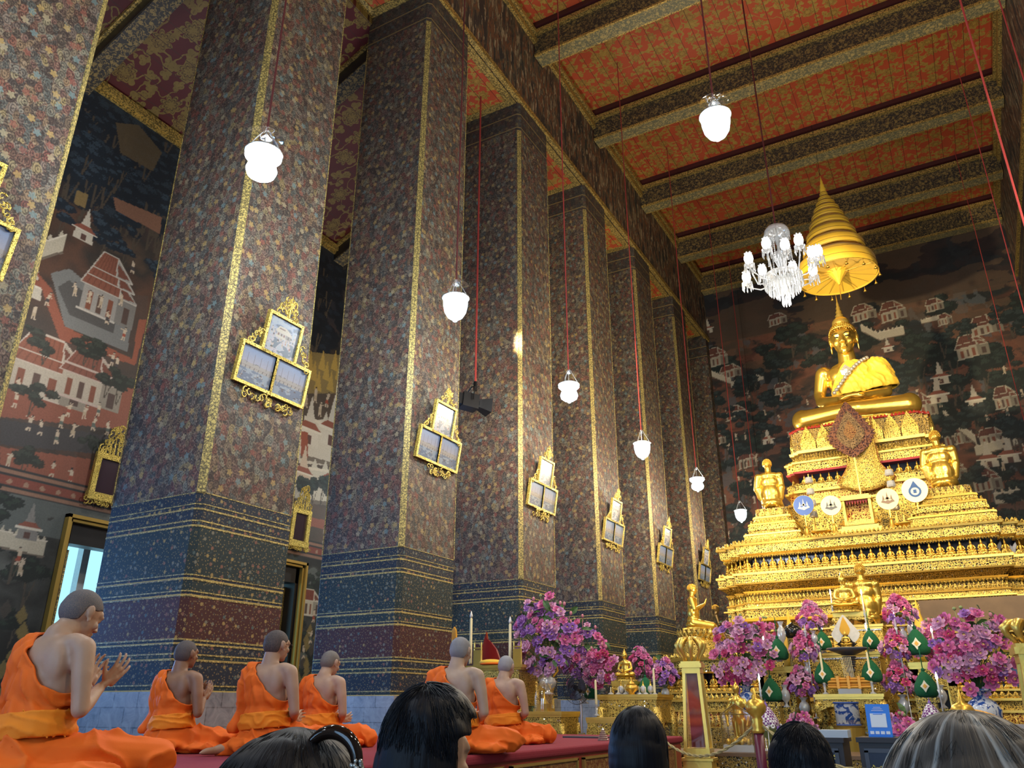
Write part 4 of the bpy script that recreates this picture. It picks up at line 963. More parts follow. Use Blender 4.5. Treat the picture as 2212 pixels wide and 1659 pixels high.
T2.mould('figure_recess', [(zt(1050), -.06), (zt(1024), -.06)], M_MOS); fig_row(T2, zt(1048), .06, .17, .85, maxn=24)
T2.mould('moulding', [(zt(1024), .16), (zt(1020), .17)], M_REDL); T2.mould('scroll_frieze', [(zt(1020), .14), (zt(1003), .14)], M_ORN)
T2.mould('moulding', [(zt(1003), .18), (zt(999), .18), (zt(998), -.1)], M_GOLDL); T2.petals('crest', zt(999), .12, .08, .07, M_LEAF)
T2.mould('cove', [(zt(999), -.02), (zt(975), -.04)], M_ORND); T2.petals('spiked_petal_row', zt(996), -.02, .06, (zt(979) - zt(996)), M_LEAF)
T2.mould('moulding', [(zt(978), .05), (zt(972), .06)], M_GOLDL)
T2.mould('leaf_drum', [(zt(972), -.05), (zt(926), -.02)], M_ORND)
T2.petals('large_carved_leaf_row', zt(972), -.03, .33, (zt(924) - zt(972)) * 1.08, M_LEAF, th=.06)
T2.petals('small_red_crest', zt(926), -.02, .07, .07, M_REDL)
TOP2 = zt(926)
m = MB(); A = T2.pl(-.02); m.add([(x + T2.c[0], y + T2.c[1], TOP2) for x, y in A], [tuple(range(len(A)))]); m.prism([(x + T2.c[0], y + T2.c[1]) for x, y in T2.pl(-.1)], TOP2 - .05, TOP2 + .02); m.build('seat', M_GOLDL, r3)
# hanging cloth panel in front of the throne
qc = W(1862, 985, Y=YT - .35); S_ = (YT / math.cos(.3)) / FPX
m = MB(); pz = lambda y: zy(1862, y, YT - .35)
def bib(z, hw, yy): return hw
prof = []
zs = np.linspace(pz(905), pz(1052), 22); ztop_, zbot_ = zs[0], zs[-1]
ring_pts = []
for i, z in enumerate(zs):
    t_ = (ztop_ - z) / (ztop_ - zbot_)
    hw = .26 + .05 * t_ + (.42 * (max(0, t_ - .62) / .38) ** 1.6 if t_ < .9 else .42 * (.28 / .38) ** 1.6 * (1 - ((t_ - .9) / .1) ** 2 * .9))
    ring_pts.append((hw, z))
nA = 11; vs = []; fs = []
for j, (hw, z) in enumerate(ring_pts):
    for i in range(nA):
        u = (i / (nA - 1) * 2 - 1); zz_ = z - .10 * (1 - u * u) * min(1, j / 12) ; vs.append((qc.x + u * hw, YT - .36 - .06 * (1 - u * u) + .03 * u * u, zz_))
for j in range(len(ring_pts) - 1):
    for i in range(nA - 1): a = j * nA + i; fs.append((a, a + 1, a + nA + 1, a + nA))
m.add(vs, fs); o = m.build('hanging_cloth_panel', M_ORNF, r3, True); o.modifiers.new('s', 'SOLIDIFY').thickness = .03
m = MB(); L_ = [vs[j * nA] for j in range(len(ring_pts))]; R_ = [vs[j * nA + nA - 1] for j in range(len(ring_pts))]; B_ = [vs[(len(ring_pts) - 1) * nA + i] for i in range(nA)]
m.tube([Vector(q) + Vector((0, -.01, 0)) for q in L_ + B_ + R_[::-1]], .022, 6); m.build('red_border', M_REDL, r3)
m = MB(); m.tube([Vector((q[0] * .93 + qc.x * .07, q[1] - .03, q[2] + .01)) for q in L_ + B_ + R_[::-1]], .03, 6); m.build('gilded_border', M_LEAF, r3)
# --- pedestals of the two disciples
def pedestal(xl, xr, yt, yb, Y, label, xwl, xwr):
    r = empty('disciple_pedestal', (0, 0, 0), 0, label, 'pedestal', None)
    a, b = W(xl, yt, Y=Y), W(xr, yt, Y=Y); cx = (a.x + b.x) / 2; hw = (b.x - a.x) / 2; aw, bw = W(xwl, yb, Y=Y), W(xwr, yb, Y=Y); hb = (bw.x - aw.x) / 2
    t = Tier(r, cx, Y + hw, hw * .82, hw, hw * .09, 2); zt_, zb_ = W((xl + xr) / 2, yt, Y=Y).z, TOP1; H = zt_ - zb_; f = lambda q: zb_ + H * q; ex = hb - hw
    t.mould('step', [(f(.0) + .004, ex), (f(.22), ex * .92)], M_ORNF); t.mould('moulding', [(f(.22), ex * .98), (f(.27), ex * .95)], M_GOLDL); t.mould('red_slot', [(f(.27), ex * .62), (f(.36), ex * .60)], M_ORNR)
    t.mould('step', [(f(.36), ex * .72), (f(.52), ex * .62)], M_ORN); t.mould('moulding', [(f(.52), ex * .66), (f(.57), ex * .62)], M_GOLDL); t.petals('lotus_petal_row', f(.57), ex * .4, .07, H * .12, M_LEAF)
    t.mould('step', [(f(.57), ex * .36), (f(.72), ex * .28)], M_ORNF); t.mould('moulding', [(f(.72), ex * .34), (f(.78), ex * .3)], M_GOLDL); t.mould('top_drum', [(f(.78), .0), (f(1.0), .04)], M_ORND)
    t.petals('lotus_petal_row', f(.80), .01, .10, H * .21, M_LEAF); t.petals('spike_crest', f(.22), ex * .8, .06, H * .12, M_LEAF)
    return Vector((cx, Y + hw, zt_))
PD_L = pedestal(1634, 1696, 1098, 1168, 16.98, 'left gilded stepped pedestal on the altar under the smaller kneeling golden disciple', 1603, 1728)
PD_R = pedestal(1993, 2092, 1052, 1140, 16.98, 'right gilded stepped pedestal on the altar under the larger kneeling golden disciple', 1962, 2160)
# --- pedestal of the kneeling statue at the left end
r = empty('statue_pedestal', (0, 0, 0), 0, 'round gilded lotus pedestal under the golden kneeling statue left of the altar', 'pedestal')
YK = 15.7; qa, qb = W(1458, 1362, Y=YK), W(1553, 1362, Y=YK); KX = (qa.x + qb.x) / 2; KR = (qb.x - qa.x) / 2
zk = lambda y: zy(1505, y, YK); PK = Vector((KX, YK + KR * .6, zk(1360)))
def lth(name, prof, mat, n=40): m = MB(); m.smooth = False; m.lathe(prof, n, Matrix.Translation((PK.x, PK.y, 0))); return m.build(name, mat, r)
lth('stepped_foot', [(KR * 1.28, TOP0 + .004), (KR * 1.26, zk(1400)), (KR * 1.12, zk(1399)), (KR * 1.08, zk(1388))], M_ORNF); lth('moulding', [(KR * 1.10, zk(1388)), (KR * 1.05, zk(1385))], M_GOLDL); lth('lotus_drum', [(KR * .82, zk(1386)), (KR * .96, zk(1378)), (KR * .98, zk(1364)), (KR * .9, zk(1360))], M_ORND)
m = MB()
for row, (z0_, h, rr) in enumerate(((zk(1385), .17, KR * .92), (zk(1376), .17, KR * .98))):
    for k in range(26):
        a = 2 * PI * (k + .5 * row) / 26; w = rr * PI / 26
        M = Matrix.Translation((PK.x + rr * math.cos(a), PK.y + rr * math.sin(a), z0_)) @ Matrix.Rotation(a + PI / 2, 4, 'Z')
        m.add([M @ Vector(v) for v in ((-w, 0, 0), (w, 0, 0), (w * .9, -.02, h * .5), (0, -.03, h), (-w * .9, -.02, h * .5), (0, -.05, h * .4))], [(0, 1, 5), (1, 2, 5), (2, 3, 5), (3, 4, 5), (4, 0, 5)])
o = m.build('lotus_petal_row', M_LEAF, r); o['kind'] = 'stuff'
# ============================================================ bodies: primitives fused into one continuous skin
def ssurf(prims, voxel, smooth=6, fac=.5, name='body'):
    """fuse tapered capsules ('c', p0, p1, r0, r1) and ellipsoids ('e', c, r[, M]) into one surface; returns mesh"""
    m = MB()
    for q in prims:
        if q[0] == 'm': m.add([tuple(v.co) for v in q[1].vertices], [tuple(f.vertices) for f in q[1].polygons])
        elif q[0] == 'c': m.cap(q[1], q[2], q[3], q[4], 14)
        elif q[0] == 'e':
            if len(q) > 3: m.ell((0, 0, 0), q[2], 18, 12, Matrix.Translation(q[1]) @ q[3])
            else: m.ell(q[1], q[2], 18, 12)
    me = bpy.data.meshes.new('tmp'); me.from_pydata(m.v, [], m.f); me.update()
    ob = bpy.data.objects.new('tmp', me); COL.objects.link(ob)
    md = ob.modifiers.new('r', 'REMESH'); md.mode = 'VOXEL'; md.voxel_size = voxel; md.adaptivity = 0
    if smooth: sm = ob.modifiers.new('s', 'SMOOTH'); sm.factor = fac; sm.iterations = smooth
    dg = bpy.context.evaluated_depsgraph_get(); ev = ob.evaluated_get(dg)
    out = bpy.data.meshes.new_from_object(ev, depsgraph=dg); out.name = name
    bpy.data.objects.remove(ob); bpy.data.meshes.remove(me)
    out.polygons.foreach_set('use_smooth', [True] * len(out.polygons)); return out
def co(me):
    a = np.empty(len(me.vertices) * 3, np.float32); me.vertices.foreach_get('co', a); return a.reshape(-1, 3).astype(float)
def normals(me):
    a = np.empty(len(me.vertices) * 3, np.float32); me.vertices.foreach_get('normal', a); return a.reshape(-1, 3).astype(float)
def setco(me, c): me.vertices.foreach_set('co', c.astype(np.float32).ravel()); me.update()
def keep_faces(me, fn):
    """keep the faces whose centre satisfies fn(x, y, z arrays)"""
    n = len(me.polygons); c = np.empty(n * 3, np.float32); me.polygons.foreach_get('center', c); c = c.reshape(-1, 3)
    k = fn(c[:, 0], c[:, 1], c[:, 2]); bm = bmesh.new(); bm.from_mesh(me); bm.faces.ensure_lookup_table()
    bmesh.ops.delete(bm, geom=[f for f, q in zip(bm.faces, k) if not q], context='FACES')
    bv = [v for v in bm.verts if v.is_boundary]; nb = {v: [e.other_vert(v) for e in v.link_edges if e.is_boundary] for v in bv}      # even out the cut edge
    for _ in range(14):
        new = {v: (v.co * .5 + (n[0].co + n[1].co) * .25) for v, n in nb.items() if len(n) == 2}
        for v, c in new.items(): v.co = c
    bm.to_mesh(me); bm.free(); me.update()
def vnoise(P, f, seed=0):
    r = np.random.default_rng(seed); n = 64; g = r.random((n, n, n)); x = P * f + 1000; i = np.floor(x).astype(int); t = x - i; t = t * t * (3 - 2 * t); i %= n; j = (i + 1) % n
    o = 0
    for a in (0, 1):
        for b in (0, 1):
            for c in (0, 1):
                w = (t[:, 0] if a else 1 - t[:, 0]) * (t[:, 1] if b else 1 - t[:, 1]) * (t[:, 2] if c else 1 - t[:, 2])
                o = o + w * g[j[:, 0] if a else i[:, 0], j[:, 1] if b else i[:, 1], j[:, 2] if c else i[:, 2]]
    return o
def folds(P, d, freq, seed, warp=.25, wf=5):
    """ridged cloth folds that run across direction d"""
    d = np.array(d, float); d /= np.linalg.norm(d); s = P @ d + warp * (vnoise(P, wf, seed) - .5) + .08 * (vnoise(P, 14, seed + 1) - .5)
    amp = .35 + .9 * vnoise(P, 4, seed + 2)
    return (1 - np.abs(np.sin(s * freq * PI))) ** 1.6 * amp
def mat_cloth(name, c1, c2, rough=.8, sheen=.0):
    t = NT(name); n = t.noise(t.obj(), 3.5, 4); w = t.noise(t.obj(), 160, 2)
    t.bsdf(t.mix(n, c1, c2), rough, 0, t.bump(w, .12, .004), Sheen_Weight=sheen); return t.m
def mat_skin(name, c):
    t = NT(name); n = t.noise(t.obj(), 9, 5, .6); m = t.n('TexNoise', None, Vector=t.obj(), Scale=60.0, Detail=2.0).outputs[0]
    c0 = t.mix(n, tuple(x * .82 for x in c), tuple(min(1, x * 1.15) for x in c))
    t.bsdf(c0, .5, 0, t.bump(m, .12, .004), Subsurface_Weight=.08, Subsurface_Scale=.01, Subsurface_Radius=(1, .4, .2)); return t.m
M_ROBE = mat_cloth('saffron_robe', (.74, .115, .0015), (.88, .165, .003)); M_SASH = mat_cloth('golden_orange_sash', (.80, .21, .004), (.92, .28, .008))
SKINS = [(.42, .26, .17), (.26, .135, .075), (.40, .25, .165), (.44, .28, .19), (.44, .30, .21), (.46, .30, .21)]
def mat_stubble(name, c, skin):
    t = NT(name); n = t.noise(t.obj(), 11, 4); f = t.noise(t.obj(), 420, 2)
    a = t.mix(n, c, tuple(x * 1.5 for x in c)); t.bsdf(t.mix(t.ramp(f, [(.45, (0, 0, 0)), (.7, (.5, .5, .5))]), a, skin), .75, 0, t.bump(f, .5, .004)); return t.m
M_GLASSES = simple('glasses_frame', (.02, .02, .02), .3)
E4 = lambda x=0, y=0, z=0: Euler((x, y, z)).to_matrix().to_4x4()

def head_prims(hc, bow, turn, s=1.0, buddha=False):
    """head with brow, nose, lips, chin, ears; hc = centre; faces +Y"""
    R = E4(-bow, 0, turn); T = lambda v: Vector(hc) + (R @ Vector(v)) * s
    e = lambda v, r: ('e', T(v), tuple(x * s for x in r), R)
    q = [e((0, -.012, .022), (.076, .094, .088)), e((0, -.030, .005), (.072, .078, .074)), e((0, .020, -.020), (.062, .070, .080)), e((0, .040, -.066), (.042, .042, .036)), e((0, .062, -.088), (.022, .020, .016)),
         e((0, .066, .030), (.052, .020, .030)), ('c', T((-.042, .077, .022)), T((.042, .077, .022)), .0095 * s, .0095 * s),
         ('c', T((0, .088, .012)), T((0, .103, -.026)), .008 * s, .0115 * s), e((-.012, .099, -.031), (.009, .011, .008)), e((.012, .099, -.031), (.009, .011, .008)),
         e((-.031, .074, .004), (.014, .010, .009)), e((.031, .074, .004), (.014, .010, .009)), e((-.040, .062, -.026), (.020, .018, .018)), e((.040, .062, -.026), (.020, .018, .018)),
         e((0, .088, -.052), (.024, .011, .0065)), e((0, .085, -.063), (.021, .011, .0075))]
    for sx in (-1, 1):
        E = R @ E4(0, 0, sx * -.35)
        L = .046 if buddha else .032
        q += [('e', T((sx * .078, -.008, .0)), (.007 * s, .016 * s, L * s * .92), E), ('e', T((sx * .083, -.016, .008)), (.006 * s, .016 * s, .026 * s), E), ('e', T((sx * .079, .0, -.030 if not buddha else -.052)), (.007 * s, .009 * s, (.012 if not buddha else .030) * s), E)]
    return q, T, R
def hand_prims(T, side, curl=.25, s=1.0, spread=.10):
    """palm with four jointed fingers and a thumb. T: maps local (x across, y out of palm, z along the fingers)"""
    q = [('c', T((-.022, 0, .012)), T((-.026, 0, .072)), .0125 * s, .0115 * s), ('c', T((0, .0, .01)), T((0, 0, .078)), .0145 * s, .0125 * s), ('c', T((.022, 0, .012)), T((.027, 0, .070)), .0125 * s, .0112 * s), ('c', T((-.01, 0, -.02)), T((.012, 0, .04)), .018 * s, .016 * s)]
    for i, (x, L, z0) in enumerate(((-.031, .066, .076), (-.0105, .078, .082), (.0105, .074, .081), (.030, .058, .073))):
        a = (i - 1.5) * spread; p = Vector((x, 0, z0)); b = 0
        for j, (f, r) in enumerate(((.45, .0088), (.32, .0080), (.23, .0070))):
            b += curl * (.5 + .35 * j); d = Vector((math.sin(a), math.sin(b), math.cos(b) * math.cos(a))); p2 = p + d * L * f
            q.append(('c', T(p), T(p2), r * s, (r - .0007) * s)); p = p2
    p = Vector((-.030, .008, .020)); q.append(('c', T((-.016, .004, .008)), T(p), .014 * s, .0125 * s))
    p2 = p + Vector((-.026, .010, .030)); q.append(('c', T(p), T(p2), .0115 * s, .0095 * s)); q.append(('c', T(p2), T(p2 + Vector((-.006, .008, .026))), .0092 * s, .0078 * s)); return q
def basisT(o, xa, ya, za, s=1.0):
    o = Vector(o); xa = Vector(xa).normalized(); za = Vector(za).normalized(); ya = za.cross(xa).normalized() if ya is None else Vector(ya).normalized()
    return lambda v: o + (xa * v[0] + ya * v[1] + za * v[2]) * s

def monk(pos, rz, sc, skin_i, label, bow=.15, turn=0.0, lean=0.0, hair=(.10, .10, .10), glasses=False, voxel=.006, hands='wai', legside=1, seed=0, open_=0.0, blanket=False, knee=1.0):
    r = empty('person', pos, rz, label, 'person', 'monks in orange robes seated on the crimson platform', sc)
    sk = SKINS[skin_i]; ms = mat_skin('monk_skin', sk)
    ly = lambda z: lean * z                       # the back leans forward with height
    SH = .555; shx = .178
    hc = (0.0, ly(.72) + .030 + .10 * bow, .722 - .06 * bow)
    hp, T, R = head_prims(hc, bow, turn)
    neckb = (0, ly(.60) - .012, .60)
    B = [('e', (0, ly(.10), .10), (.165, .125, .11)), ('e', (0, ly(.24), .24), (.140, .105, .14)), ('e', (0, ly(.38), .38), (.155, .108, .14)), ('e', (0, ly(.49) - .005, .49), (.170, .102, .105)), ('e', (0, ly(.555) - .01, .552), (.135, .072, .055)),
         ('e', (-.075, ly(.47) - .052, .47), (.08, .045, .11)), ('e', (.075, ly(.47) - .052, .47), (.08, .045, .11)),
         ('c', neckb, (hc[0], hc[1] - .035, hc[2] - .055), .058, .052), ('c', (-.03, ly(.57) - .02, .57), (hc[0], hc[1] - .045, hc[2] - .03), .045, .046)]; HD = []
    for sx in (-1, 1): B += [('e', (sx * .125, ly(.555) - .012, .565), (.075, .050, .040)), ('e', (sx * shx, ly(.54), .535), (.052, .055, .055))]
    # arms
    el = {1: Vector((.235, ly(.3) + .02, .285)), -1: Vector((-.235, ly(.3) + .06, .29))}
    hz = .40 if hands == 'wai' else .23; hy = .27 + ly(.4)
    wr = {1: Vector((.030, hy - .02, hz)), -1: Vector((-.030, hy - .02, hz))}
    for sx in (-1, 1):
        s0 = Vector((sx * .183, ly(.54), .535)); mid = s0.lerp(el[sx], .45) + Vector((sx * .006, -.004, 0)); w_ = wr[sx] + Vector((sx * .012, -.01, -.02))
        B += [('c', s0, mid, .050, .045), ('c', mid, el[sx], .044, .036), ('c', el[sx], el[sx].lerp(w_, .35), .037, .038), ('c', el[sx].lerp(w_, .35), w_, .038, .0235)]
        fd = Vector((-sx * (.12 - open_), .55, .82)) if hands == 'wai' else Vector((-sx * (.25 - open_), .85, .15))
        nrm = Vector((-sx, 0, 0)); xa = fd.normalized().cross(nrm) * 1
        Th = basisT(wr[sx] + Vector((sx * (.012 + open_ * .06), .005, 0)), xa * (-1 if sx > 0 else 1), nrm, fd)
        HD += [('c', el[sx].lerp(w_, .6), w_, .030, .0235)] + hand_prims(Th, sx, .16 + .3 * open_, 1.0, .05 + .2 * open_)
    # legs folded under, covered by the robe, one foot behind
    for sx in (-1, 1): B += [('c', (sx * .09, .02, .085), (sx * .30, .33 * knee, .075), .085, .06), ('c', (sx * .30, .33 * knee, .07), (-sx * .04, .22, .05), .055, .045)]
    fx = -.20 * legside
    B += [('c', (fx * .6, -.08, .05), (fx, -.20, .04), .05, .034), ('c', (fx, -.20, .035), (fx - .02, -.30, .03), .030, .024), ('c', (fx - .015, -.29, .028), (fx - .03, -.335, .022), .022, .013)]
    core = ssurf(B, .009, 12, .5); body = ssurf([('m', core)] + hp + HD, voxel, 3, .5, 'body'); P = co(body); P[:, 2] = np.maximum(P[:, 2], .004); setco(body, P)
    link('body', body, [ms], r, True)
    # eyes
    m = MB(); m.smooth = True
    for sx in (-1, 1):
        c = T((sx * .031, .0815, .005)); m.ell(c, (.0075, .0045, .003), 10, 6)
    m.build('eye', M_GLASSES, r)
    # shaved hair: a thin shell over the skull
    inv = R.to_3x3().transposed()
    hs = ssurf([(q[0], q[1], tuple(x + .0035 for x in q[2]), q[3]) for q in hp[:2]], .007, 3, .5, 'hair')
    iv = np.array(inv); h0 = np.array(hc)
    def hk(x, y, z):
        L = (np.stack([x, y, z], 1) - h0) @ iv.T; return (L[:, 2] > np.where(L[:, 1] > .0, .015 + np.clip(L[:, 1], 0, .1) * .55, -.045 - .35 * np.clip(-L[:, 1] - .03, 0, .1))) & ~((np.abs(L[:, 0]) > .055) & (L[:, 1] > -.035) & (L[:, 2] < .020))
    keep_faces(hs, hk); o = link('shaved_hair', hs, [mat_stubble('shaved_hair', hair, sk)], r, True); o.modifiers.new('s', 'SOLIDIFY').thickness = .003
    if glasses:
        m = MB()
        for sx in (-1, 1):
            m.tube([T((sx * .033 + .021 * math.cos(a), .104, .004 + .015 * math.sin(a))) for a in np.linspace(0, 2 * PI, 14, endpoint=False)], .0016, 5, True); m.tube([T((sx * .054, .104, .008)), T((sx * .080, .07, .008)), T((sx * .084, -.012, .012))], .0017, 5)
        m.tube([T((-.012, .104, .006)), T((.012, .104, .006))], .0016, 5); m.build('glasses', M_GLASSES, r)
    # upper robe: over the left shoulder, under the right arm
    U = [('e', (0, ly(.12), .12), (.178, .150, .10)), ('e', (0, ly(.24), .24), (.162, .135, .14)), ('e', (0, ly(.38), .38), (.180, .134, .14)), ('e', (-.01, ly(.49) - .004, .49), (.196, .128, .108)), ('e', (0, ly(.555) - .01, .552), (.155, .092, .060)),
         ('e', (-.075, ly(.47) - .06, .47), (.09, .062, .11)), ('e', (.075, ly(.47) - .06, .47), (.09, .062, .11)),
         ('e', (-.135, ly(.555) - .012, .565), (.085, .062, .050)), ('e', (-.19, ly(.53), .52), (.070, .072, .075)), ('e', (-.06, ly(.6) - .01, .575), (.07, .07, .05))]
    eL = el[-1]; s0 = Vector((-.188, ly(.54), .53)); wL = wr[-1] + Vector((-.05, -.04, -.03))
    U += [('c', s0, s0.lerp(eL, .5) + Vector((-.012, 0, 0)), .072, .080), ('c', s0.lerp(eL, .5) + Vector((-.012, 0, 0)), eL, .080, .078), ('c', eL, eL.lerp(wL, .7), .078, .052), ('c', eL, (-.27, ly(.2) - .02, .17), .070, .045)]
    rob = ssurf(U, .008, 5, .5, 'upper_robe'); P = co(rob); N = normals(rob)
    lim = (P[:, 0] < .12) | (P[:, 2] < .42)
    back = N[:, 1] < .2
    f = folds(P, (.75, 0, .62), 9, seed, .22) * np.where(P[:, 0] > -.06, 1, .45) + .5 * folds(P, (.96, .2, .1), 10, seed + 5, .12) * (P[:, 0] < -.02)
    P = P + N * (.021 * f[:, None] - .008); 
    sm_ = np.exp(-((P[:, 0] + .055 - .05 * (P[:, 2] - .5)) / .010) ** 2) * back * (P[:, 2] > .26); P = P - N * (sm_ * .012)[:, None]
    setco(rob, P)
    keep_faces(rob, lambda x, y, z: (z < .592 - (x + .075) * 1.02 + .02 * np.sin(y * 12)) & (z < .61) & (z > .14) & ~((x > .12) & (z > .40)) & ~((y > .17) & (x > -.06)))
    o = link('upper_robe', rob, [M_ROBE], r, True); sd = o.modifiers.new('s', 'SOLIDIFY'); sd.thickness = .009; sd.offset = 0
    # rolled edge of the robe across the back
    # sash
    S = ssurf([('e', (0, ly(.2), .20), (.186, .158, .13)), ('e', (0, ly(.28), .26), (.172, .146, .13))], .008, 4, .5, 'waist_sash'); P = co(S); N = normals(S)
    P = P + N * (.012 * folds(P, (0.10, .15, 1), 17, seed + 9, .06)[:, None] + .004); setco(S, P); keep_faces(S, lambda x, y, z: (z > .155 + .10 * (x + .1)) & (z < .262 + .10 * (x + .1)))
    o = link('waist_sash', S, [M_SASH], r, True); sd = o.modifiers.new('s', 'SOLIDIFY'); sd.thickness = .008
    # lower robe over folded legs
    k = knee
    Lr = [('e', (0, ly(.09), .115), (.185, .165, .12)), ('e', (0, -.03, .06), (.225, .19, .07)), ('c', (.09, .03, .10), (.32, .34 * k, .085), .115, .083), ('c', (-.09, .03, .10), (-.31, .33 * k, .085), .115, .083), ('c', (.31, .34 * k, .075), (-.02, .28, .055), .080, .07), ('c', (-.31, .33 * k, .075), (.02, .24, .055), .080, .07),
          ('e', (.14, .12, .04), (.24, .20, .05)), ('e', (-.12, .08, .04), (.24, .20, .05)), ('c', (0, .1, .09), (0, .26, .07), .10, .08), ('c', (-.10 * legside, -.05, .05), (-.19 * legside, -.17, .035), .085, .045)]
    lo = ssurf(Lr, .009, 5, .5, 'lower_robe'); P = co(lo); N = normals(lo)
    ang = np.arctan2(P[:, 1] - .05, P[:, 0]); rad = np.hypot(P[:, 0], P[:, 1])
    f = folds(P, (.5, .2, .85), 8, seed + 20, .28) + .6 * folds(P, (.9, -.4, .2), 7, seed + 22, .2)
    P = P + N * (.027 * f[:, None] - .010); P[:, 2] = np.maximum(P[:, 2], .003); setco(lo, P)
    link('lower_robe', lo, [M_ROBE], r, True)
    if blanket:                                    # hanging end of the sash
        m = MB(); m.box((.155, .10, .10), (.05, .012, .20), E4(0, .06, .5)); o = m.build('sash_end', M_SASH, r); 
    return r

def mpos(px, py, Yc):
    q = W(px, py, Y=Yc); return q
MONKS = [((195, 1290), 2.50, 0, dict(bow=.42, turn=-.05, lean=.10, hair=(.060, .065, .075), voxel=.0045, open_=.35, seed=1, knee=1.25), 'oldest looking monk nearest the viewer at the left edge, head bowed, hands joined, orange robe'),
         ((411, 1393), 4.40, 1, dict(bow=-.06, turn=.05, lean=.04, hair=(.045, .045, .05), voxel=.006, seed=2, blanket=True), 'brown skinned monk in orange robe with joined hands, his bare foot showing behind'),
         ((606, 1372), 4.55, 2, dict(bow=.02, turn=-.10, lean=.02, hair=(.020, .022, .028), voxel=.006, glasses=True, seed=3, hands='low'), 'monk with dark cropped hair and glasses, orange robe, third from the left'),
         ((720, 1414), 5.60, 3, dict(bow=.26, turn=-.05, lean=.08, hair=(.10, .10, .095), voxel=.006, glasses=True, seed=4, hands='low', open_=.3), 'grey haired slim monk with thin glasses, head bowed, fourth from the left'),
         ((1000, 1386), 5.40, 4, dict(bow=.10, turn=.06, lean=.05, hair=(.16, .17, .19), voxel=.006, seed=5, hands='low'), 'monk with short grey hair seen from behind, partly hidden by a dark haired visitor'),
         ((1097, 1424), 6.95, 5, dict(bow=.22, turn=.02, lean=.04, hair=(.22, .23, .25), voxel=.006, seed=6, hands='low', knee=1.15), 'rightmost monk on the platform, pale shaved head bent forward, wide golden sash')]
MROOT = []
for (px, Yc, si, kw, lb) in MONKS:
    q = W(px[0], px[1], Y=Yc); sc = (q.z - PZ) / (.80 - .05 * kw.get('bow', 0)); hy = (.05 + .72 * kw.get('lean', 0) + .1 * kw.get('bow', 0)) * sc
    MROOT.append(monk((q.x, Yc - hy, PZ), .06, sc, si, lb, **kw))
# edge of another monk's robe just inside the left border
m_ = monk((-4.35, 1.45, PZ), .0, .9, 0, 'edge of an orange robe of one more monk at the left border of the photo', voxel=.01, seed=8)
# ============================================================ golden statues
M_YCLOTH = mat_cloth('golden_yellow_cloth', (.86, .50, .03), (.95, .60, .05), .55, .1)
M_GEM = simple('jewel_medallion', (.55, .52, .45), .15, .6, noise=.6, nscale=40); M_BLACK = simple('black_inlay', (.01, .01, .01), .2)
def hair_curls(parent, T, R, s, n=170, rr=.0085, name='hair_curls'):
    m = MB(); m.smooth = True; g = 2.39996
    for i in range(n):
        z = 1 - 1.35 * (i + .5) / n; a = i * g; rho = math.sqrt(max(0, 1 - z * z)); v = Vector((rho * math.cos(a) * .081, rho * math.sin(a) * .099 - .012, z * .093 + .024))
        if v.y > .0 and v.z < .055 + max(0, .03 - abs(v.x)) * .25: continue
        if v.z < -.045: continue
        c = T(v); m.ell(c, (rr * s,) * 3, 6, 4)
    o = m.build(name, M_GOLDS, parent); o['kind'] = 'stuff'; return o
bz = TOP2 + .02; BC = Vector((-1.52, 18.72, bz))
r = empty('seated_golden_statue', BC, PI, 'large gilded seated statue in meditation wearing a yellow cloth, highest on the altar', 'statue')
# local frame: faces +Y (turned to the viewer by the rotation), his left is -X
hp, T, R = head_prims((0, .13, 2.20), .16, 0, 3.75, True)
B = [('e', (0, 0, .42), (.52, .40, .34)), ('e', (0, .0, .80), (.40, .30, .34)), ('e', (0, .03, 1.15), (.50, .32, .34)), ('e', (0, .04, 1.38), (.56, .30, .24)), ('e', (0, .02, 1.55), (.40, .22, .13)), ('e', (-.2, .2, 1.30), (.24, .13, .18)), ('e', (.2, .2, 1.30), (.24, .13, .18)),
     ('c', (0, .02, 1.55), (0, .07, 1.92), .215, .185)] + hp
for sx in (-1, 1):
    B += [('e', (sx * .56, .02, 1.47), (.19, .19, .18)), ('c', (sx * .60, .02, 1.44), (sx * .72, .02, .98), .165, .135), ('c', (sx * .72, .02, .98), (sx * .70, .12, .78), .135, .12), ('c', (sx * .70, .12, .76), (sx * .20, .52, .62), .125, .085), ('e', (sx * .15, .55, .60), (.15, .11, .055)),
          ('c', (sx * .35, .08, .32), (sx * 1.06, .40, .29), .30, .245), ('e', (sx * 1.12, .42, .28), (.24, .24, .26)), ('c', (sx * 1.06, .46, .27), (-sx * .05, .66, .30), .235, .18), ('e', (-sx * .35, .60, .40), (.20, .10, .08))]
for i in range(4):
    for sx in (-1, 1): B.append(('c', (sx * .12, .50 + .045 * i, .625 + .03 * (sx > 0)), (-sx * .16, .52 + .045 * i, .62 + .03 * (sx > 0)), .028, .022))
B.append(('e', (0, .3, .05), (1.15, .42, .08)))
me = ssurf(B, .022, 5, .5, 'body'); P = co(me); P[:, 2] = np.maximum(P[:, 2], .0); setco(me, P); link('body', me, [M_GOLD], r, True)
hair_curls(r, T, R, 3.75, 460, .0058)
m = MB(); m.smooth = True; m.ell((0, .10, 2.64), (.20, .20, .17), 20, 12); m.lathe([(.14, 2.68), (.11, 2.76), (.085, 2.80), (.10, 2.83), (.06, 2.88), (.075, 2.93), (.045, 2.98), (.055, 3.03), (.03, 3.09), (.035, 3.13), (.015, 3.22), (.004, 3.40)], 16, Matrix.Translation((0, .10, .02))); m.build('flame_crown', M_GOLDL, r)
m = MB(); m.smooth = True
for sx in (-1, 1): m.ell(T((sx * .031, .087, .004)), (.05, .02, .018), 12, 8)
m.build('eye', M_BLACK, r)
m = MB(); m.smooth = True
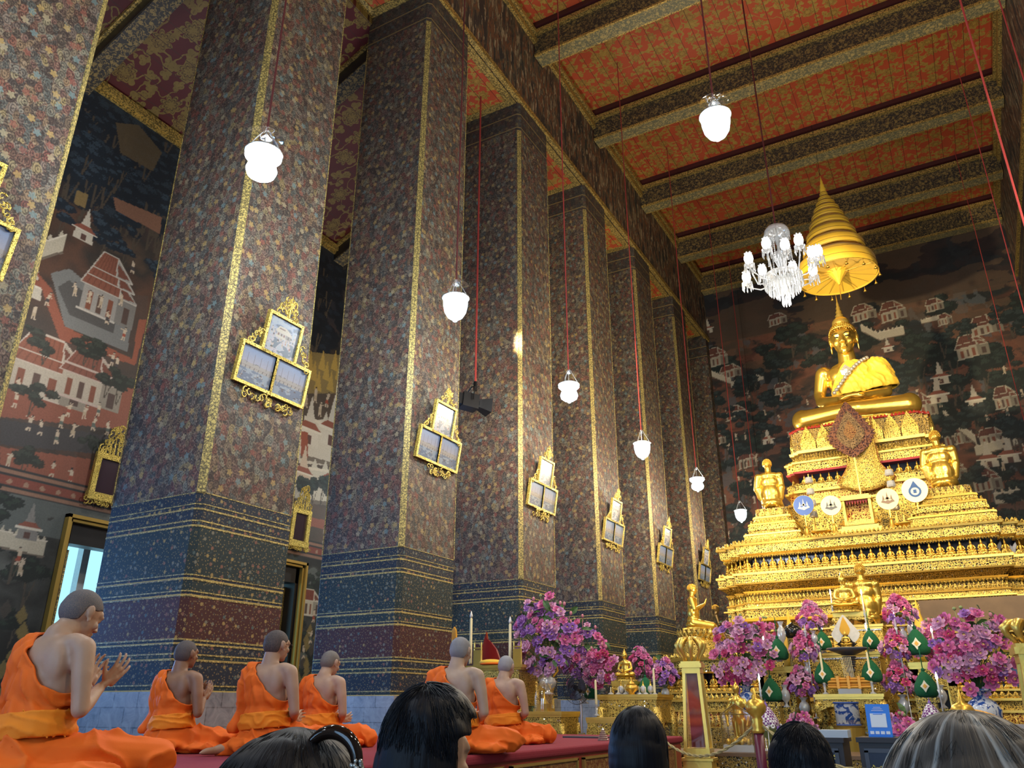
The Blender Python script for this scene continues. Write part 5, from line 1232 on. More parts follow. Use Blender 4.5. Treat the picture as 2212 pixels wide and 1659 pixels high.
for sx in (-1, 1): m.tube([T((sx * (.012 + .040 * t_), .092 - .018 * t_ * t_, .018 + .012 * math.sin(t_ * 2.6))) for t_ in np.linspace(0, 1, 9)], .008, 5)
m.tube([T((.022 * t_, .101 - .012 * t_ * t_, -.0575 + .002 * abs(t_))) for t_ in np.linspace(-1, 1, 9)], .005, 5); m.build('brow_line', M_BLACK, r)
m = MB(); m.smooth = True; m.tube([T((x_ * .072, .062 + .034 * (1 - x_ * x_), .055 + .012 * (1 - x_ * x_) - .09 * max(0, abs(x_) - .8))) for x_ in np.linspace(-1, 1, 15)], .016, 6); m.build('hairline_band', M_GOLDL, r)
U = [('e', (0, 0, .80), (.45, .37, .36)), ('e', (0, .03, 1.15), (.55, .39, .36)), ('e', (0, .04, 1.38), (.61, .37, .27)), ('e', (0, .02, 1.55), (.45, .27, .15)), ('e', (-.2, .22, 1.30), (.26, .16, .2)), ('e', (.2, .22, 1.28), (.26, .16, .22)), ('e', (0, .05, 1.0), (.50, .37, .3)), ('e', (-.57, .02, 1.46), (.24, .25, .22)), ('c', (-.62, .02, 1.42), (-.76, .06, .98), .24, .23), ('c', (-.70, .1, 1.15), (-.86, .05, .98), .18, .10), ('e', (-.45, .18, 1.0), (.34, .20, .28))]
cl = ssurf(U, .022, 6, .5, 'draped_cloth'); P = co(cl); N = normals(cl)
P = P + N * (.035 * folds(P, (.85, 0, -.5), 7, 50, .12)[:, None] - .01); setco(cl, P)
keep_faces(cl, lambda x, y, z: (x < .04 + .60 * (1.62 - z)) & (z < 1.66) & (z > .80 + .30 * np.clip(-x - .2, 0, 1) * .4))
o = link('draped_cloth', cl, [M_YCLOTH], r, True); sd = o.modifiers.new('s', 'SOLIDIFY'); sd.thickness = .02
m = MB(); m.smooth = True
for k in range(15):
    t_ = k / 14; x_ = -.43 + t_ * .78; z_1 = 1.62 - .80 * t_ ** 1.15; y_ = .12 + .34 * math.sin(min(1, t_ * 1.25 + .1) * PI * .62)
    M = Matrix.Translation((x_, y_ + .035, z_1)) @ E4(-PI / 2 + .1); m.lathe([(.0, .03), (.025, .028), (.035, .012), (.046, .006), (.046, -.02)], 10, M)
m.build('medallion_chain', M_GEM, r)['kind'] = 'stuff'
m = MB(); M = Matrix.Translation((.03, .475, 1.30)) @ E4(-PI / 2 - .12); m.lathe([(0, .02), (.04, .02), (.045, .0)], 14, M); m.add([M @ Vector(v) for v in ((0, -.15, 0), (.12, -.02, 0), (.10, .08, 0), (0, .12, 0), (-.10, .08, 0), (-.12, -.02, 0), (0, 0, .012))], [(0, 1, 6), (1, 2, 6), (2, 3, 6), (3, 4, 6), (4, 5, 6), (5, 0, 6)]); m.build('embroidered_badge', M_GEM, r)

def kneeler(pos, rz, h, label, name='kneeling_golden_statue', full=False, mat=None, robe=True, grp=None, voxel=.011):
    """statue kneeling on its heels, facing local +Y, height h"""
    r = empty(name, pos, rz, label, 'statue', grp, h / 1.0); mat = mat or M_GOLD
    hp, T, R = head_prims((0, .02, .885), .05, 0, 1.0)
    hp = [hp[i] for i in range(len(hp))]
    B = [('e', (0, 0, .22), (.15, .13, .12)), ('e', (0, .0, .38), (.145, .10, .14)), ('e', (0, .0, .54), (.165, .10, .14)), ('e', (0, -.005, .66), (.18, .09, .08)), ('c', (0, 0, .68), (0, .01, .82), .06, .055)] + hp
    for sx in (-1, 1):
        e_ = Vector((sx * .215, .05, .44)); hnd = Vector((sx * .015, .26, .56))
        B += [('e', (sx * .19, 0, .66), (.06, .06, .055)), ('c', (sx * .20, 0, .65), e_, .052, .042), ('c', e_, hnd, .040, .026), ('c', hnd, hnd + Vector((-sx * .01, .05, .11)), .026, .012),
              ('c', (sx * .09, .0, .16), (sx * .13, .40, .09), .105, .075), ('c', (sx * .13, .40, .06), (sx * .10, -.10, .045), .06, .045), ('c', (sx * .10, -.12, .04), (sx * .10, -.24, .03), .036, .025)]
    me = ssurf(B, voxel, 4, .5, 'body'); link('body', me, [mat], r, True)
    if full: B = [q for q in B]
    if robe:
        U = [('e', (0, 0, .22), (.165, .145, .12)), ('e', (0, 0, .38), (.165, .125, .16)), ('e', (0, 0, .54), (.18, .115, .145)), ('e', (0, 0, .66), (.195, .105, .085)), ('e', (-.19, 0, .655), (.075, .075, .07)), ('c', (-.20, 0, .64), (-.245, .02, .42), .066, .062), ('c', (-.24, .0, .42), (-.22, .02, .25), .05, .03), ('e', (0, -.02, .12), (.19, .16, .10))]
        if full: U += [('e', (.19, 0, .655), (.075, .075, .07)), ('c', (.20, 0, .64), (.215, .03, .42), .062, .058), ('c', (.21, .0, .42), (.17, .02, .22), .06, .05), ('c', (-.21, .0, .42), (-.17, .02, .22), .06, .05), ('e', (0, -.01, .32), (.18, .13, .2))]
        cl = ssurf(U, voxel, 4, .5, 'robe'); P = co(cl); N = normals(cl); s1 = np.exp(-((P[:, 0] + .03) / .012) ** 2) * (N[:, 1] < .2)
        P = P + N * ((.0025 if full else .008) * folds(P, (1, .1, .35), 9, 61, .1) - .01 * s1)[:, None]; setco(cl, P)
        keep_faces(cl, lambda x, y, z: ((z < .70 - (x + .02) * .9) | full) & (z > .03) & (z < .725)); o = link('robe', cl, [mat], r, True); o.modifiers.new('s', 'SOLIDIFY').thickness = .012
    hair_curls(r, T, R, 1.0, 150, .0095); return r
kneeler((PD_L.x, PD_L.y - .10, PD_L.z), .12, 1.12, 'left golden kneeling disciple statue on the altar seen from behind', full=True)
kneeler((PD_R.x, PD_R.y - .03, PD_R.z), -.05, 1.24, 'right golden kneeling disciple statue on the altar seen from behind', full=True)
kneeler((PK.x - .12, PK.y, PK.z), -1.35, .90, 'golden kneeling statue in profile with raised hands on the round lotus pedestal')
q = W(1546, 1330, Y=17.8); kneeler((q.x, 17.8, q.z - .55), -1.2, .78, 'dark bronze kneeling figure half hidden behind the left corner of the altar', mat=simple('dark_bronze', (.18, .12, .05), .4, .7), robe=False, voxel=.02)
m = MB(); m.lathe([(.30, TOP0), (.26, TOP0 + .06), (.26, q.z - .60), (.30, q.z - .56)], 16, Matrix.Translation((q.x, 17.8, 0))); tag(m.build('bronze_pedestal', M_ORND), 'dark round pedestal behind the left corner of the altar', 'pedestal')

# tiered umbrella above the statue
uc = Vector((-1.42, 18.95, 0)); UZ0 = W(1817, 634, Y=19.85).z; UZ1 = W(1775, 378, Y=18.95).z; UH = UZ1 - UZ0
r = empty('tiered_umbrella', (uc.x, uc.y, UZ0), 0, 'tall golden yellow umbrella of nine tiers hanging above the seated statue', 'umbrella')
rad = [.93, .74, .60, .49, .40, .32, .24, .165, .10]; zt_ = [0, .20, .335, .445, .535, .610, .675, .73, .78]
for i, (R_, q0_) in enumerate(zip(rad, zt_)):
    z0_ = q0_ * UH; vh = (zt_[i + 1] - q0_) * UH * .62 if i < 8 else .09; nx = rad[i + 1] if i < 8 else .05; ztop_ = (zt_[i + 1] * UH if i < 8 else z0_ + .22)
    m = MB(); n_ = 48; prof = [(R_ * 1.0, z0_), (R_ * .985, z0_ + vh * .45), (R_ * .99, z0_ + vh * .5), (R_ * .97, z0_ + vh), (nx * .95, ztop_ + .01)]
    m.lathe(prof, n_, cap=False); o = m.build('umbrella_tier', M_YCLOTH, r, True); P = co(o.data); a = np.arctan2(P[:, 1], P[:, 0]); sc_ = 1 + .012 * np.sin(a * 24) + .008 * np.sin(a * 9 + i); P[:, 0] *= sc_; P[:, 1] *= sc_; setco(o.data, P); o.modifiers.new('s', 'SOLIDIFY').thickness = .012
    m = MB(); m.smooth = True
    for zf, rr in ((z0_ + .004, R_ * 1.008), (z0_ + vh * .47, R_ * .996), (z0_ + vh, R_ * .98)): m.tube([(rr * math.cos(a), rr * math.sin(a), zf) for a in np.linspace(0, 2 * PI, 40, endpoint=False)], .006, 5, True)
    m.build('stitched_hem', simple('brown_gold_braid', (.28, .16, .02), .5) if i == 0 else bpy.data.materials['brown_gold_braid'], o)
m = MB(); m.smooth = False; m.lathe([(.90, .03), (.60, .10), (.30, .16), (.0, .18)], 36, cap=False); m.lathe([(.26, .16), (.10, -.05), (.02, -.20)], 12, cap=False); m.build('lining', M_YCLOTH, r)
m = MB(); m.tube([(0, 0, -.20), (-.02, -.02, -.62)], .012, 6); m.tube([(0, 0, 0), (0, 0, UH * .9)], .02, 6)
for k in range(16):
    a = k * PI / 8; m.tube([(.05 * math.cos(a), .05 * math.sin(a), .12), (.89 * math.cos(a), .89 * math.sin(a), .025)], .006, 4)
m.build('pole_and_ribs', M_GOLDL, r)
m = MB(); m.smooth = True; m.lathe([(.10, UH * .80), (.07, UH * .84), (.085, UH * .85), (.05, UH * .88), (.06, UH * .89), (.03, UH * .92), (.035, UH * .93), (.012, UH * .96), (.003, UH)], 14); m.build('spire', M_YCLOTH, r)
m = MB(); m.tube([(0, 0, UH * .98), (0, 0, ZC - UZ0)], .005, 4); m.build('hanging_wire', M_WIRE, r)
for k in range(14):
    a = k * 2 * PI / 14 + .1; m = MB(); m.smooth = True; T_ = Matrix.Translation((.93 * math.cos(a), .93 * math.sin(a), 0)); m.tube([T_ @ Vector((0, 0, 0)), T_ @ Vector((0, 0, -.08))], .004, 4); m.lathe([(.012, -.08), (.02, -.10), (.022, -.12), (.045, -.15)], 8, T_); m.build('bell', M_GOLDS, r)

# leaf shaped fan on a pole before the statue
q = W(1836, 930, Y=17.4); r = empty('leaf_fan_on_pole', (q.x, 17.4, TOP1), 0, 'brown leaf shaped ceremonial fan on a tall pole in front of the statue', 'fan'); z_c = q.z - TOP1; hh = W(1836, 866, Y=17.4).z - q.z; hl = q.z - W(1836, 990, Y=17.4).z
def leaf_pts(w, up, dn, n=26, fl=.0):
    out = []
    for k in range(n + 1):
        t_ = k / n; y = -dn + (up + dn) * t_; base = math.sin(min(1, (t_ / .42)) * PI / 2) ** .8 if t_ < .42 else max(0, 1 - ((t_ - .42) / .58)) ** .85
        out.append((w * base * (1 + fl * (k % 2)), y))
    return out
def leaf_mesh(m, w, up, dn, y0, y1, fl=0, n=26):
    L = leaf_pts(w, up, dn, n, fl); poly = [(x, z) for x, z in L] + [(-x, z) for x, z in reversed(L[1:-1])]
    M = Matrix(((1, 0, 0, 0), (0, 0, 1, 0), (0, 1, 0, z_c), (0, 0, 0, 1))); m.prism(poly, y0, y1, M)
m = MB(); leaf_mesh(m, .43, hh, hl, -.02, .02, .14, 30); m.build('carved_rim', mat_orn('brown_carved', (.035, .010, .006), (.11, .040, .016), 22, .3, False), r)
m = MB(); leaf_mesh(m, .28, hh * .68, hl * .7, -.035, .035); m.build('inner_field', mat_orn('brown_gold_weave', (.045, .025, .012), (.14, .085, .035), 40, .34, False), r)
m = MB(); leaf_mesh(m, .13, hh * .34, hl * .36, -.045, .045); m.build('centre_ornament', mat_orn('red_gold_centre', (.10, .025, .01), (.20, .11, .035), 44, .34, False), r)
m = MB(); m.tube([(0, 0, 0), (0, 0, z_c - hl + .05)], .018, 8); m.build('pole', M_GOLDL, r)
m = MB(); m.smooth = True; m.lathe([(.14, 0), (.12, .05), (.04, .10), (.025, .2)], 16); m.build('foot', M_GOLDL, r)

# miniature gilded throne frame, standing in the middle
Yg = 16.98; g = lambda x, y: W(x, y, Y=Yg); c = g(1862, 1150); r = empty('miniature_throne_frame', (c.x, Yg, TOP1), 0, 'small bright gilded open throne frame with red inside, centre of the altar ledge', 'throne'); 
xl, xr, zb2, zt2 = g(1822, 1150).x - c.x, g(1903, 1150).x - c.x, 0, g(1862, 1078).z - TOP1; w = (xr - xl) / 2
m = MB(); m.box((0, 0, .07), (w * 2.3, .40, .14)); m.box((0, 0, .16), (w * 2.0, .34, .06)); m.build('foot_slab', M_GOLDL, r)
m = MB(); m.box((0, 0, .23), (w * 1.6, .3, .05))
for k in range(16): m.box((-w * .75 + w * .1 * k, -.16, .255), (.022, .02, .07))
m.build('balustrade', M_GOLDL, r)
m = MB()
for sx in (-1, 1):
    m = MB(); m.box((sx * w * .72, 0, (.25 + zt2) / 2), (.05, .29, zt2 - .25)); m.build('side_frame', M_GOLDL, r)
m = MB(); m.box((0, 0, zt2), (w * 1.7, .34, .06)); m.box((0, 0, zt2 + .05), (w * 1.5, .28, .04)); m.build('canopy', M_GOLDL, r)
m = MB(); m.box((0, .13, (.25 + zt2) / 2), (w * 1.35, .01, zt2 - .28)); m.build('back_panel', M_ORNR, r)
m = MB()
for sx in (-1, 1): m.box((sx * w * .67, 0, (.25 + zt2) / 2), (.012, .24, zt2 - .28))
for k in range(9): m.add([(-w * .6 + k * w * .15, -.10, zt2 - .03), (-w * .6 + (k + 1) * w * .15, -.10, zt2 - .03), (-w * .6 + (k + .5) * w * .15, -.10, zt2 - .12)], [(0, 1, 2)])
m.build('red_lining', M_REDL, r)
m = MB()
for sx in (-1, 1): m.tube([(sx * w * .78, 0, .25), (sx * w * .95, 0, .30), (sx * w * 1.08, 0, .27), (sx * w * 1.15, 0, .33)], [.04, .05, .035, .01], 8)
m.build('curled_finial', M_GOLDL, r)
# round emblem fans on stands
def emblem_fan(px, py, rad_px, field, ink, label, style):
    Y_ = 16.75; c = W(px, py, Y=Y_); R_ = rad_px * c.length / FPX * 1.0; r = empty('emblem_fan', (c.x, Y_, TOP1), 0, label, 'fan', 'round emblem fans on the altar ledge'); h = c.z - TOP1
    M = Matrix(((1, 0, 0, 0), (0, 0, 1, 0), (0, 1, 0, h), (0, 0, 0, 1)))
    poly = [(R_ * 1.02 * math.cos(a) * (1 + .04 * math.sin(a)), R_ * 1.06 * math.sin(a)) for a in np.linspace(0, 2 * PI, 36, endpoint=False)]
    m = MB(); m.prism(poly, -.01, .01, M); m.build('round_field', simple('fan_silk_%s' % style, field, .6), r)
    m = MB(); m.smooth = True; m.tube([M @ Vector((x * 1.0, y * 1.0, 0)) for x, y in poly], .008, 5, True); m.build('rim', M_GOLDL, r)
    # emblem drawn in thin raised shapes
    m = MB(); K = lambda pts, z=-.016: m.prism([(x * R_, y * R_) for x, y in pts], z, -.010, M)
    if style == 'blue_ring':
        for a0 in range(20): a, b = a0 * PI / 10, (a0 + 1) * PI / 10; K([(.34 * math.cos(a), .34 * math.sin(a) - .1), (.50 * math.cos(a), .50 * math.sin(a) - .1), (.50 * math.cos(b), .50 * math.sin(b) - .1), (.34 * math.cos(b), .34 * math.sin(b) - .1)])
        K([(-.32, .28), (0, .82), (.32, .28), (0, .42)]); K([(-.12, -.25), (.12, -.25), (.12, .05), (-.12, .05)])
    else:
        for x_, h_ in ((0, .72), (-.36, .42), (.36, .42)): K([(x_ - .10, -.05), (x_ + .10, -.05), (x_ + .05, h_ * .5), (x_, h_), (x_ - .05, h_ * .5)])
        K([(-.62, -.28), (-.45, -.05), (-.2, -.2), (0, -.08), (.2, -.2), (.45, -.05), (.62, -.28), (.3, -.38), (0, -.50), (-.3, -.38)]); K([(-.22, -.02), (.22, -.02), (.14, .16), (-.14, .16)])
    m.build('embroidered_emblem', simple('emblem_ink_%s' % style, ink, .5), r)
    m = MB(); m.tube([(0, 0, .05), (0, 0, h - R_)], .014, 8); m.build('handle', M_GOLDL, r)
    m = MB(); m.smooth = True; m.lathe([(.10, 0), (.10, .03), (.05, .08), (.03, .20), (.018, .26)], 14); m.build('foot', M_GOLDS, r)
emblem_fan(1736, 1092, 19, (.07, .14, .42), (.55, .55, .50), 'blue round emblem fan with white crowned emblem, leftmost of the row', 'blue')
emblem_fan(1795, 1092, 18.5, (.75, .70, .48), (.12, .12, .12), 'cream round emblem fan with dark emblem beside the blue one', 'cream_dark')
emblem_fan(1917, 1078, 19.5, (.80, .74, .45), (.25, .16, .10), 'cream round emblem fan with brown and red emblem right of the small throne frame', 'cream_red')
emblem_fan(1976, 1059, 22, (.78, .75, .58), (.03, .10, .28), 'rightmost cream emblem fan with a blue drop shaped ring', 'blue_ring')
def bowl_set(px, py, label):
    q = W(px, py, Y=16.8); r = empty('gold_candle_bowl', (q.x, 16.8, TOP1), 0, label, 'bowl'); m = MB(); m.smooth = True; m.lathe([(.10, 0), (.07, .03), (.06, .06), (.16, .10), (.20, .13), (.19, .14), (0, .11)], 22); m.build('bowl', M_GOLD, r)
    for sx in (-.14, 0, .14): m = MB(); m.tube([(sx, 0, .12), (sx, 0, .30)], .016, 6); m.build('candle', simple('golden_candle', (.85, .55, .10), .4) if 'golden_candle' not in bpy.data.materials else bpy.data.materials['golden_candle'], r)
bowl_set(1775, 1150, 'gold bowl with candles left of the small throne frame'); bowl_set(1955, 1132, 'gold bowl with candles right of the small throne frame')
# slim crystal light posts
for i, (x, y0, y1) in enumerate(((1762, 1140, 1022), (1940, 1128, 1005))):
    a = W(x, y0, Y=17.1); b = W(x, y1, Y=17.1); r = empty('crystal_light_post', (a.x, 17.1, TOP1), 0, ('left' if i == 0 else 'right') + ' slim post of stacked cut glass drums before the throne', 'lamp post')
    m = MB(); m.tube([(0, 0, 0), (0, 0, b.z - TOP1)], .012, 6); m.build('pole', M_GOLDL, r); H_ = b.z - TOP1
    for k in range(4): m = MB(); m.lathe([(.07, H_ * (.35 + .17 * k)), (.085, H_ * (.35 + .17 * k) + .03), (.07, H_ * (.35 + .17 * k) + .12)], 12); m.build('glass_drum', M_CRY, r)
# ============================================================ flowers, tables and offerings
def flower_mesh(name, mat, core):
    m = MB(); m.smooth = True
    for ring_, (n, L, up, w, z0) in enumerate(((6, .060, .30, .040, .0), (6, .048, .8, .032, .006), (5, .032, 1.25, .022, .010))):
        for k in range(n):
            a = 2 * PI * (k + ring_ * .5) / n; M = Matrix.Rotation(a, 4, 'Z')
            P = [(0, 0, z0)]; rows = []
            for t_, ww in ((.35, .75), (.7, 1.0), (1.0, .62)):
                x = L * t_ * math.cos(up * t_); z = z0 + L * t_ * math.sin(up * t_) * 1.1; rows.append([(x, -w * ww * .5, z + .004), (x + .002, 0, z - .002), (x, w * ww * .5, z + .004)])
            vs = [M @ Vector(v) for v in P + sum(rows, [])]; m.add(vs, [(0, 1, 2), (0, 2, 3), (1, 4, 5, 2), (2, 5, 6, 3), (4, 7, 8, 5), (5, 8, 9, 6)])
    m.mi = 1; m.ell((0, 0, .024), (.015, .015, .010), 7, 5)
    me = bpy.data.meshes.new(name); me.from_pydata(m.v, [], m.f); me.polygons.foreach_set('material_index', m.m); me.polygons.foreach_set('use_smooth', m.sm); me.materials.append(mat); me.materials.append(core); me.update(); return me
def petal_mat(name, c): t = NT(name); n = t.noise(t.obj(), 22, 3); t.bsdf(t.mix(n, tuple(x * .7 for x in c), tuple(min(1, x * 1.35) for x in c)), .55, 0, None, Sheen_Weight=.2); return t.m
M_CORE = simple('flower_core', (.75, .50, .16), .6)
FL = {'pink': flower_mesh('lotus_flower', petal_mat('pink_petal', (.74, .20, .42)), M_CORE), 'magenta': flower_mesh('lotus_flower', petal_mat('magenta_petal', (.64, .07, .22)), M_CORE),
      'violet': flower_mesh('lotus_flower', petal_mat('violet_petal', (.48, .22, .58)), M_CORE), 'pale': flower_mesh('lotus_flower', petal_mat('pale_pink_petal', (.82, .42, .60)), M_CORE)}
M_GREEN = simple('leaf_green', (.05, .12, .03), .5, noise=.4, nscale=8); M_GREENL = simple('pale_green_pod', (.28, .34, .12), .5); M_BUD = simple('bud_pink', (.55, .20, .25), .5)
def leaf_me():
    m = MB(); m.smooth = True; P = []
    for t_, w in ((0, .003), (.3, .020), (.6, .026), (.85, .014), (1, .001)): P += [(-w, .11 * t_, .02 * math.sin(t_ * 3)), (0, .11 * t_, .02 * math.sin(t_ * 3) - .006), (w, .11 * t_, .02 * math.sin(t_ * 3))]
    m.add(P, [f for j in range(4) for f in ((j * 3, j * 3 + 1, j * 3 + 4, j * 3 + 3), (j * 3 + 1, j * 3 + 2, j * 3 + 5, j * 3 + 4))])
    me = bpy.data.meshes.new('leaf'); me.from_pydata(m.v, [], m.f); me.materials.append(M_GREEN); me.update(); return me
LEAF = leaf_me()
def part(name, me, parent, loc, direction, s, roll=0):
    o = bpy.data.objects.new(name, me); COL.objects.link(o); o.parent = parent; o.location = loc
    o.rotation_mode = 'QUATERNION'; o.rotation_quaternion = Vector(direction).to_track_quat('Z', 'Y') @ Euler((0, 0, roll)).to_quaternion(); o.scale = (s,) * 3; return o
def bouquet(base, label, n, shape, W_, H_, mix, fs=1.0, leaves=20, loose=0.0, grp='pink and violet lotus bouquets', stems=True, seed=1):
    """base: where the stems gather; shape 'cone' or 'fan'"""
    R_ = random.Random(seed); r = empty('lotus_bouquet', base, 0, label, 'flowers', grp); m = MB(); g = 2.39996
    keys = [k for k, w in mix for _ in range(w)]
    for i in range(n):
        t_ = (i + .5) / n
        if shape == 'cone':
            z = H_ * (.16 + .84 * t_); rr = W_ * (math.sin(min(1, (t_ * .92 + .10) * 2.2) * PI / 2)) * (1 - .86 * max(0, t_ - .34) / .66) ; a = i * g
            p_ = Vector((rr * math.cos(a), rr * math.sin(a), z)); nrm = Vector((math.cos(a), math.sin(a), .15 + .9 * t_))
            if math.sin(a) > .75 and t_ < .85: p_.y *= .8
        else:
            a = i * g; rho = math.sqrt(t_); x = rho * math.cos(a); z = rho * math.sin(a); p_ = Vector((x * W_ * (1 + loose * R_.uniform(-.2, .2)), -W_ * .55 * math.sqrt(max(0, 1 - rho * rho)) + R_.uniform(-.07, .07), H_ * (.52 + .46 * z + loose * R_.uniform(-.12, .12)))); nrm = Vector((x * .7, -1.0, .35 + z * .5))
        key = R_.choice(keys) if mix is not None else 'pink'
        if shape == 'cone' and t_ < .3 and R_.random() < .6: key = 'violet'
        nrm = nrm.normalized() + Vector((R_.uniform(-.3, .3), R_.uniform(-.3, .1), R_.uniform(-.2, .3)))
        part('lotus_flower', FL[key], r, p_, nrm, fs * R_.uniform(.8, 1.15), R_.uniform(0, 6))
        if stems: m.tube([(0, 0, -.10), (p_.x * .25, p_.y * .3, p_.z * .5), (p_.x * .96, p_.y * .96, p_.z * .97)], .004, 4)
    if stems: m.build('stems', M_GREEN, r)
    for i in range(leaves):
        a = R_.uniform(0, 6.28); rr = W_ * R_.uniform(.35, .95); z = H_ * R_.uniform(.2, .95); q = 1 if shape == 'fan' else (1.05 - z / H_)
        part('leaf', LEAF, r, (rr * q * math.cos(a), rr * q * math.sin(a) * .6, z), (math.cos(a), R_.uniform(-1, .2), R_.uniform(-.2, .8)), R_.uniform(.8, 1.5) * fs, R_.uniform(0, 6))
    if shape == 'fan':
        for i in range(7):
            a = R_.uniform(.3, 2.8); rr = W_ * R_.uniform(.8, 1.05); p_ = Vector((rr * math.cos(a), -.05, H_ * (.5 + .55 * math.sin(a)))); m = MB(); m.smooth = True
            m.tube([(0, 0, 0), p_ * .5 + Vector((0, 0, .05)), p_], .004, 4); m.ell(p_ + Vector((0, 0, .015)), (.024, .024, .022 if i % 2 else .032), 8, 6); m.build('lotus_pod', M_GREENL if i % 2 else M_BUD, r)
    return r
M_PORC = None
def mat_porcelain():
    t = NT('blue_white_porcelain'); v = t.obj(); n = t.noise(v, 9, 4, .6, dist=1.5); sp = t.n('SeparateXYZ', None, i0=v)
    m = t.ramp(n, [(.50, (0, 0, 0)), (.53, (1, 1, 1))]); t.bsdf(t.mix(m, (.62, .66, .70), (.03, .09, .32)), .12); return t.m
M_PORC = mat_porcelain(); M_CRYV = M_CRY
def vase(q, h, w, label, kind='crystal', grp=None):
    r = empty('flower_vase', q, 0, label, 'vase', grp); m = MB(); m.smooth = True
    if kind == 'crystal': prof = [(.0, 0), (w * .7, 0), (w * .75, .02 * h), (w * .25, .14 * h), (w * .28, .2 * h), (w * .9, .38 * h), (w, .55 * h), (w * .8, .72 * h), (w * .4, .82 * h), (w * .45, .9 * h), (w * .8, h)]
    else: prof = [(0, 0), (w * .6, 0), (w * .55, .05 * h), (w * .5, .12 * h), (w * .95, .45 * h), (w, .6 * h), (w * .75, .76 * h), (w * .42, .84 * h), (w * .45, .92 * h), (w * .75, h)]
    m.lathe(prof, 22, cap=False); m.build('vase_body', M_CRYV if kind == 'crystal' else M_PORC, r)
    m = MB(); m.smooth = True; m.tube([(w * .8 * math.cos(a), w * .8 * math.sin(a), h) for a in np.linspace(0, 2 * PI, 20, endpoint=False)], w * .06, 5, True); m.build('lip', M_CRYV if kind == 'crystal' else M_PORC, r); return r
mixA = [('pink', 5), ('magenta', 2), ('pale', 3)]; mixB = [('violet', 5), ('pink', 3), ('pale', 3)]; mixC = [('pink', 4), ('pale', 5), ('violet', 1), ('magenta', 1)]
S_at = lambda Y, x, y: W(x, y, Y=Y).length / FPX * .93     # metres per photo pixel there

def plinth(px, py, Y, label, r_=.13):
    q = W(px, py, Y=Y); m = MB(); m.box((q.x, Y, .05), (r_ * 2.4, r_ * 2.4, .10)); m.box((q.x, Y, q.z / 2), (r_ * 1.7, r_ * 1.7, q.z - .06)); m.box((q.x, Y, q.z - .03), (r_ * 2.2, r_ * 2.2, .056)); tag(m.build('gilded_plinth', M_ORN), label, 'stand')
# ---- carved tables: top slab, fringe, apron, curved legs
def table(xl, xr, yt, yb, Y, depth, label, legs=True, mat=None, apron=.32, kind='carved_table', zb=None, grp=None):
    a, b = W(xl, yt, Y=Y), W(xr, yt, Y=Y); c = W((xl + xr) / 2, yb, Y=Y); w = b.x - a.x; zt__ = (a.z + b.z) / 2; z0_ = zb if zb is not None else c.z; h = zt__ - z0_
    r = empty(kind, ((a.x + b.x) / 2, Y + depth / 2, z0_), 0, label, 'table', grp); mt = mat or M_LEAF; hw, hd = w / 2, depth / 2
    m = MB(); m.box((0, 0, h - .02), (w, depth, .04)); m.box((0, 0, h - .055), (w * .97, depth * .97, .03)); m.build('table_top', M_GOLDL, r)
    m = MB(); m.box((0, 0, h - .07 - h * .05), (w * .93, depth * .93, h * .10)); m.build('frieze_board', M_ORNF, r)
    ap = h * apron; zt_a = h - .07 - h * .10
    m = MB(); n = 20
    for sy in (-1, 1):
        P = []
        for k in range(n + 1):
            u = k / n * 2 - 1; P.append((u * hw * .92, zt_a - ap * (.45 + .55 * abs(u) ** 3 - .25 * math.cos(u * PI * 3) * (1 - abs(u)))))
        for k in range(n): m.add([(P[k][0], sy * hd * .92 - .012, zt_a), (P[k + 1][0], sy * hd * .92 - .012, zt_a), (P[k + 1][0], sy * hd * .92 - .012, P[k + 1][1]), (P[k][0], sy * hd * .92 - .012, P[k][1]),
                                      (P[k][0], sy * hd * .92 + .012, zt_a), (P[k + 1][0], sy * hd * .92 + .012, zt_a), (P[k + 1][0], sy * hd * .92 + .012, P[k + 1][1]), (P[k][0], sy * hd * .92 + .012, P[k][1])], [(0, 1, 2, 3), (7, 6, 5, 4), (3, 2, 6, 7)])
    for sx in (-1, 1): m.box((sx * hw * .92, 0, zt_a - ap * .3), (.025, depth * .9, ap * .6))
    m.build('carved_apron', mt, r)
    if legs:
        for sx in (-1, 1):
            for sy in (-1, 1):
                m = MB(); m.smooth = True; x, y = sx * hw * .86, sy * hd * .82; lw = min(.07, w * .07)
                m.tube([(x, y, zt_a), (x + sx * lw * .8, y, zt_a - (zt_a) * .30), (x + sx * lw * .1, y, zt_a * .30), (x + sx * lw * .3, y, zt_a * .10), (x + sx * lw * .9, y, .02)], [lw * 1.1, lw * 1.0, lw * .6, lw * .5, lw * .7], 10); m.build('leg', mt, r)
    return r, Vector(((a.x + b.x) / 2, Y + depth / 2, zt__)), w
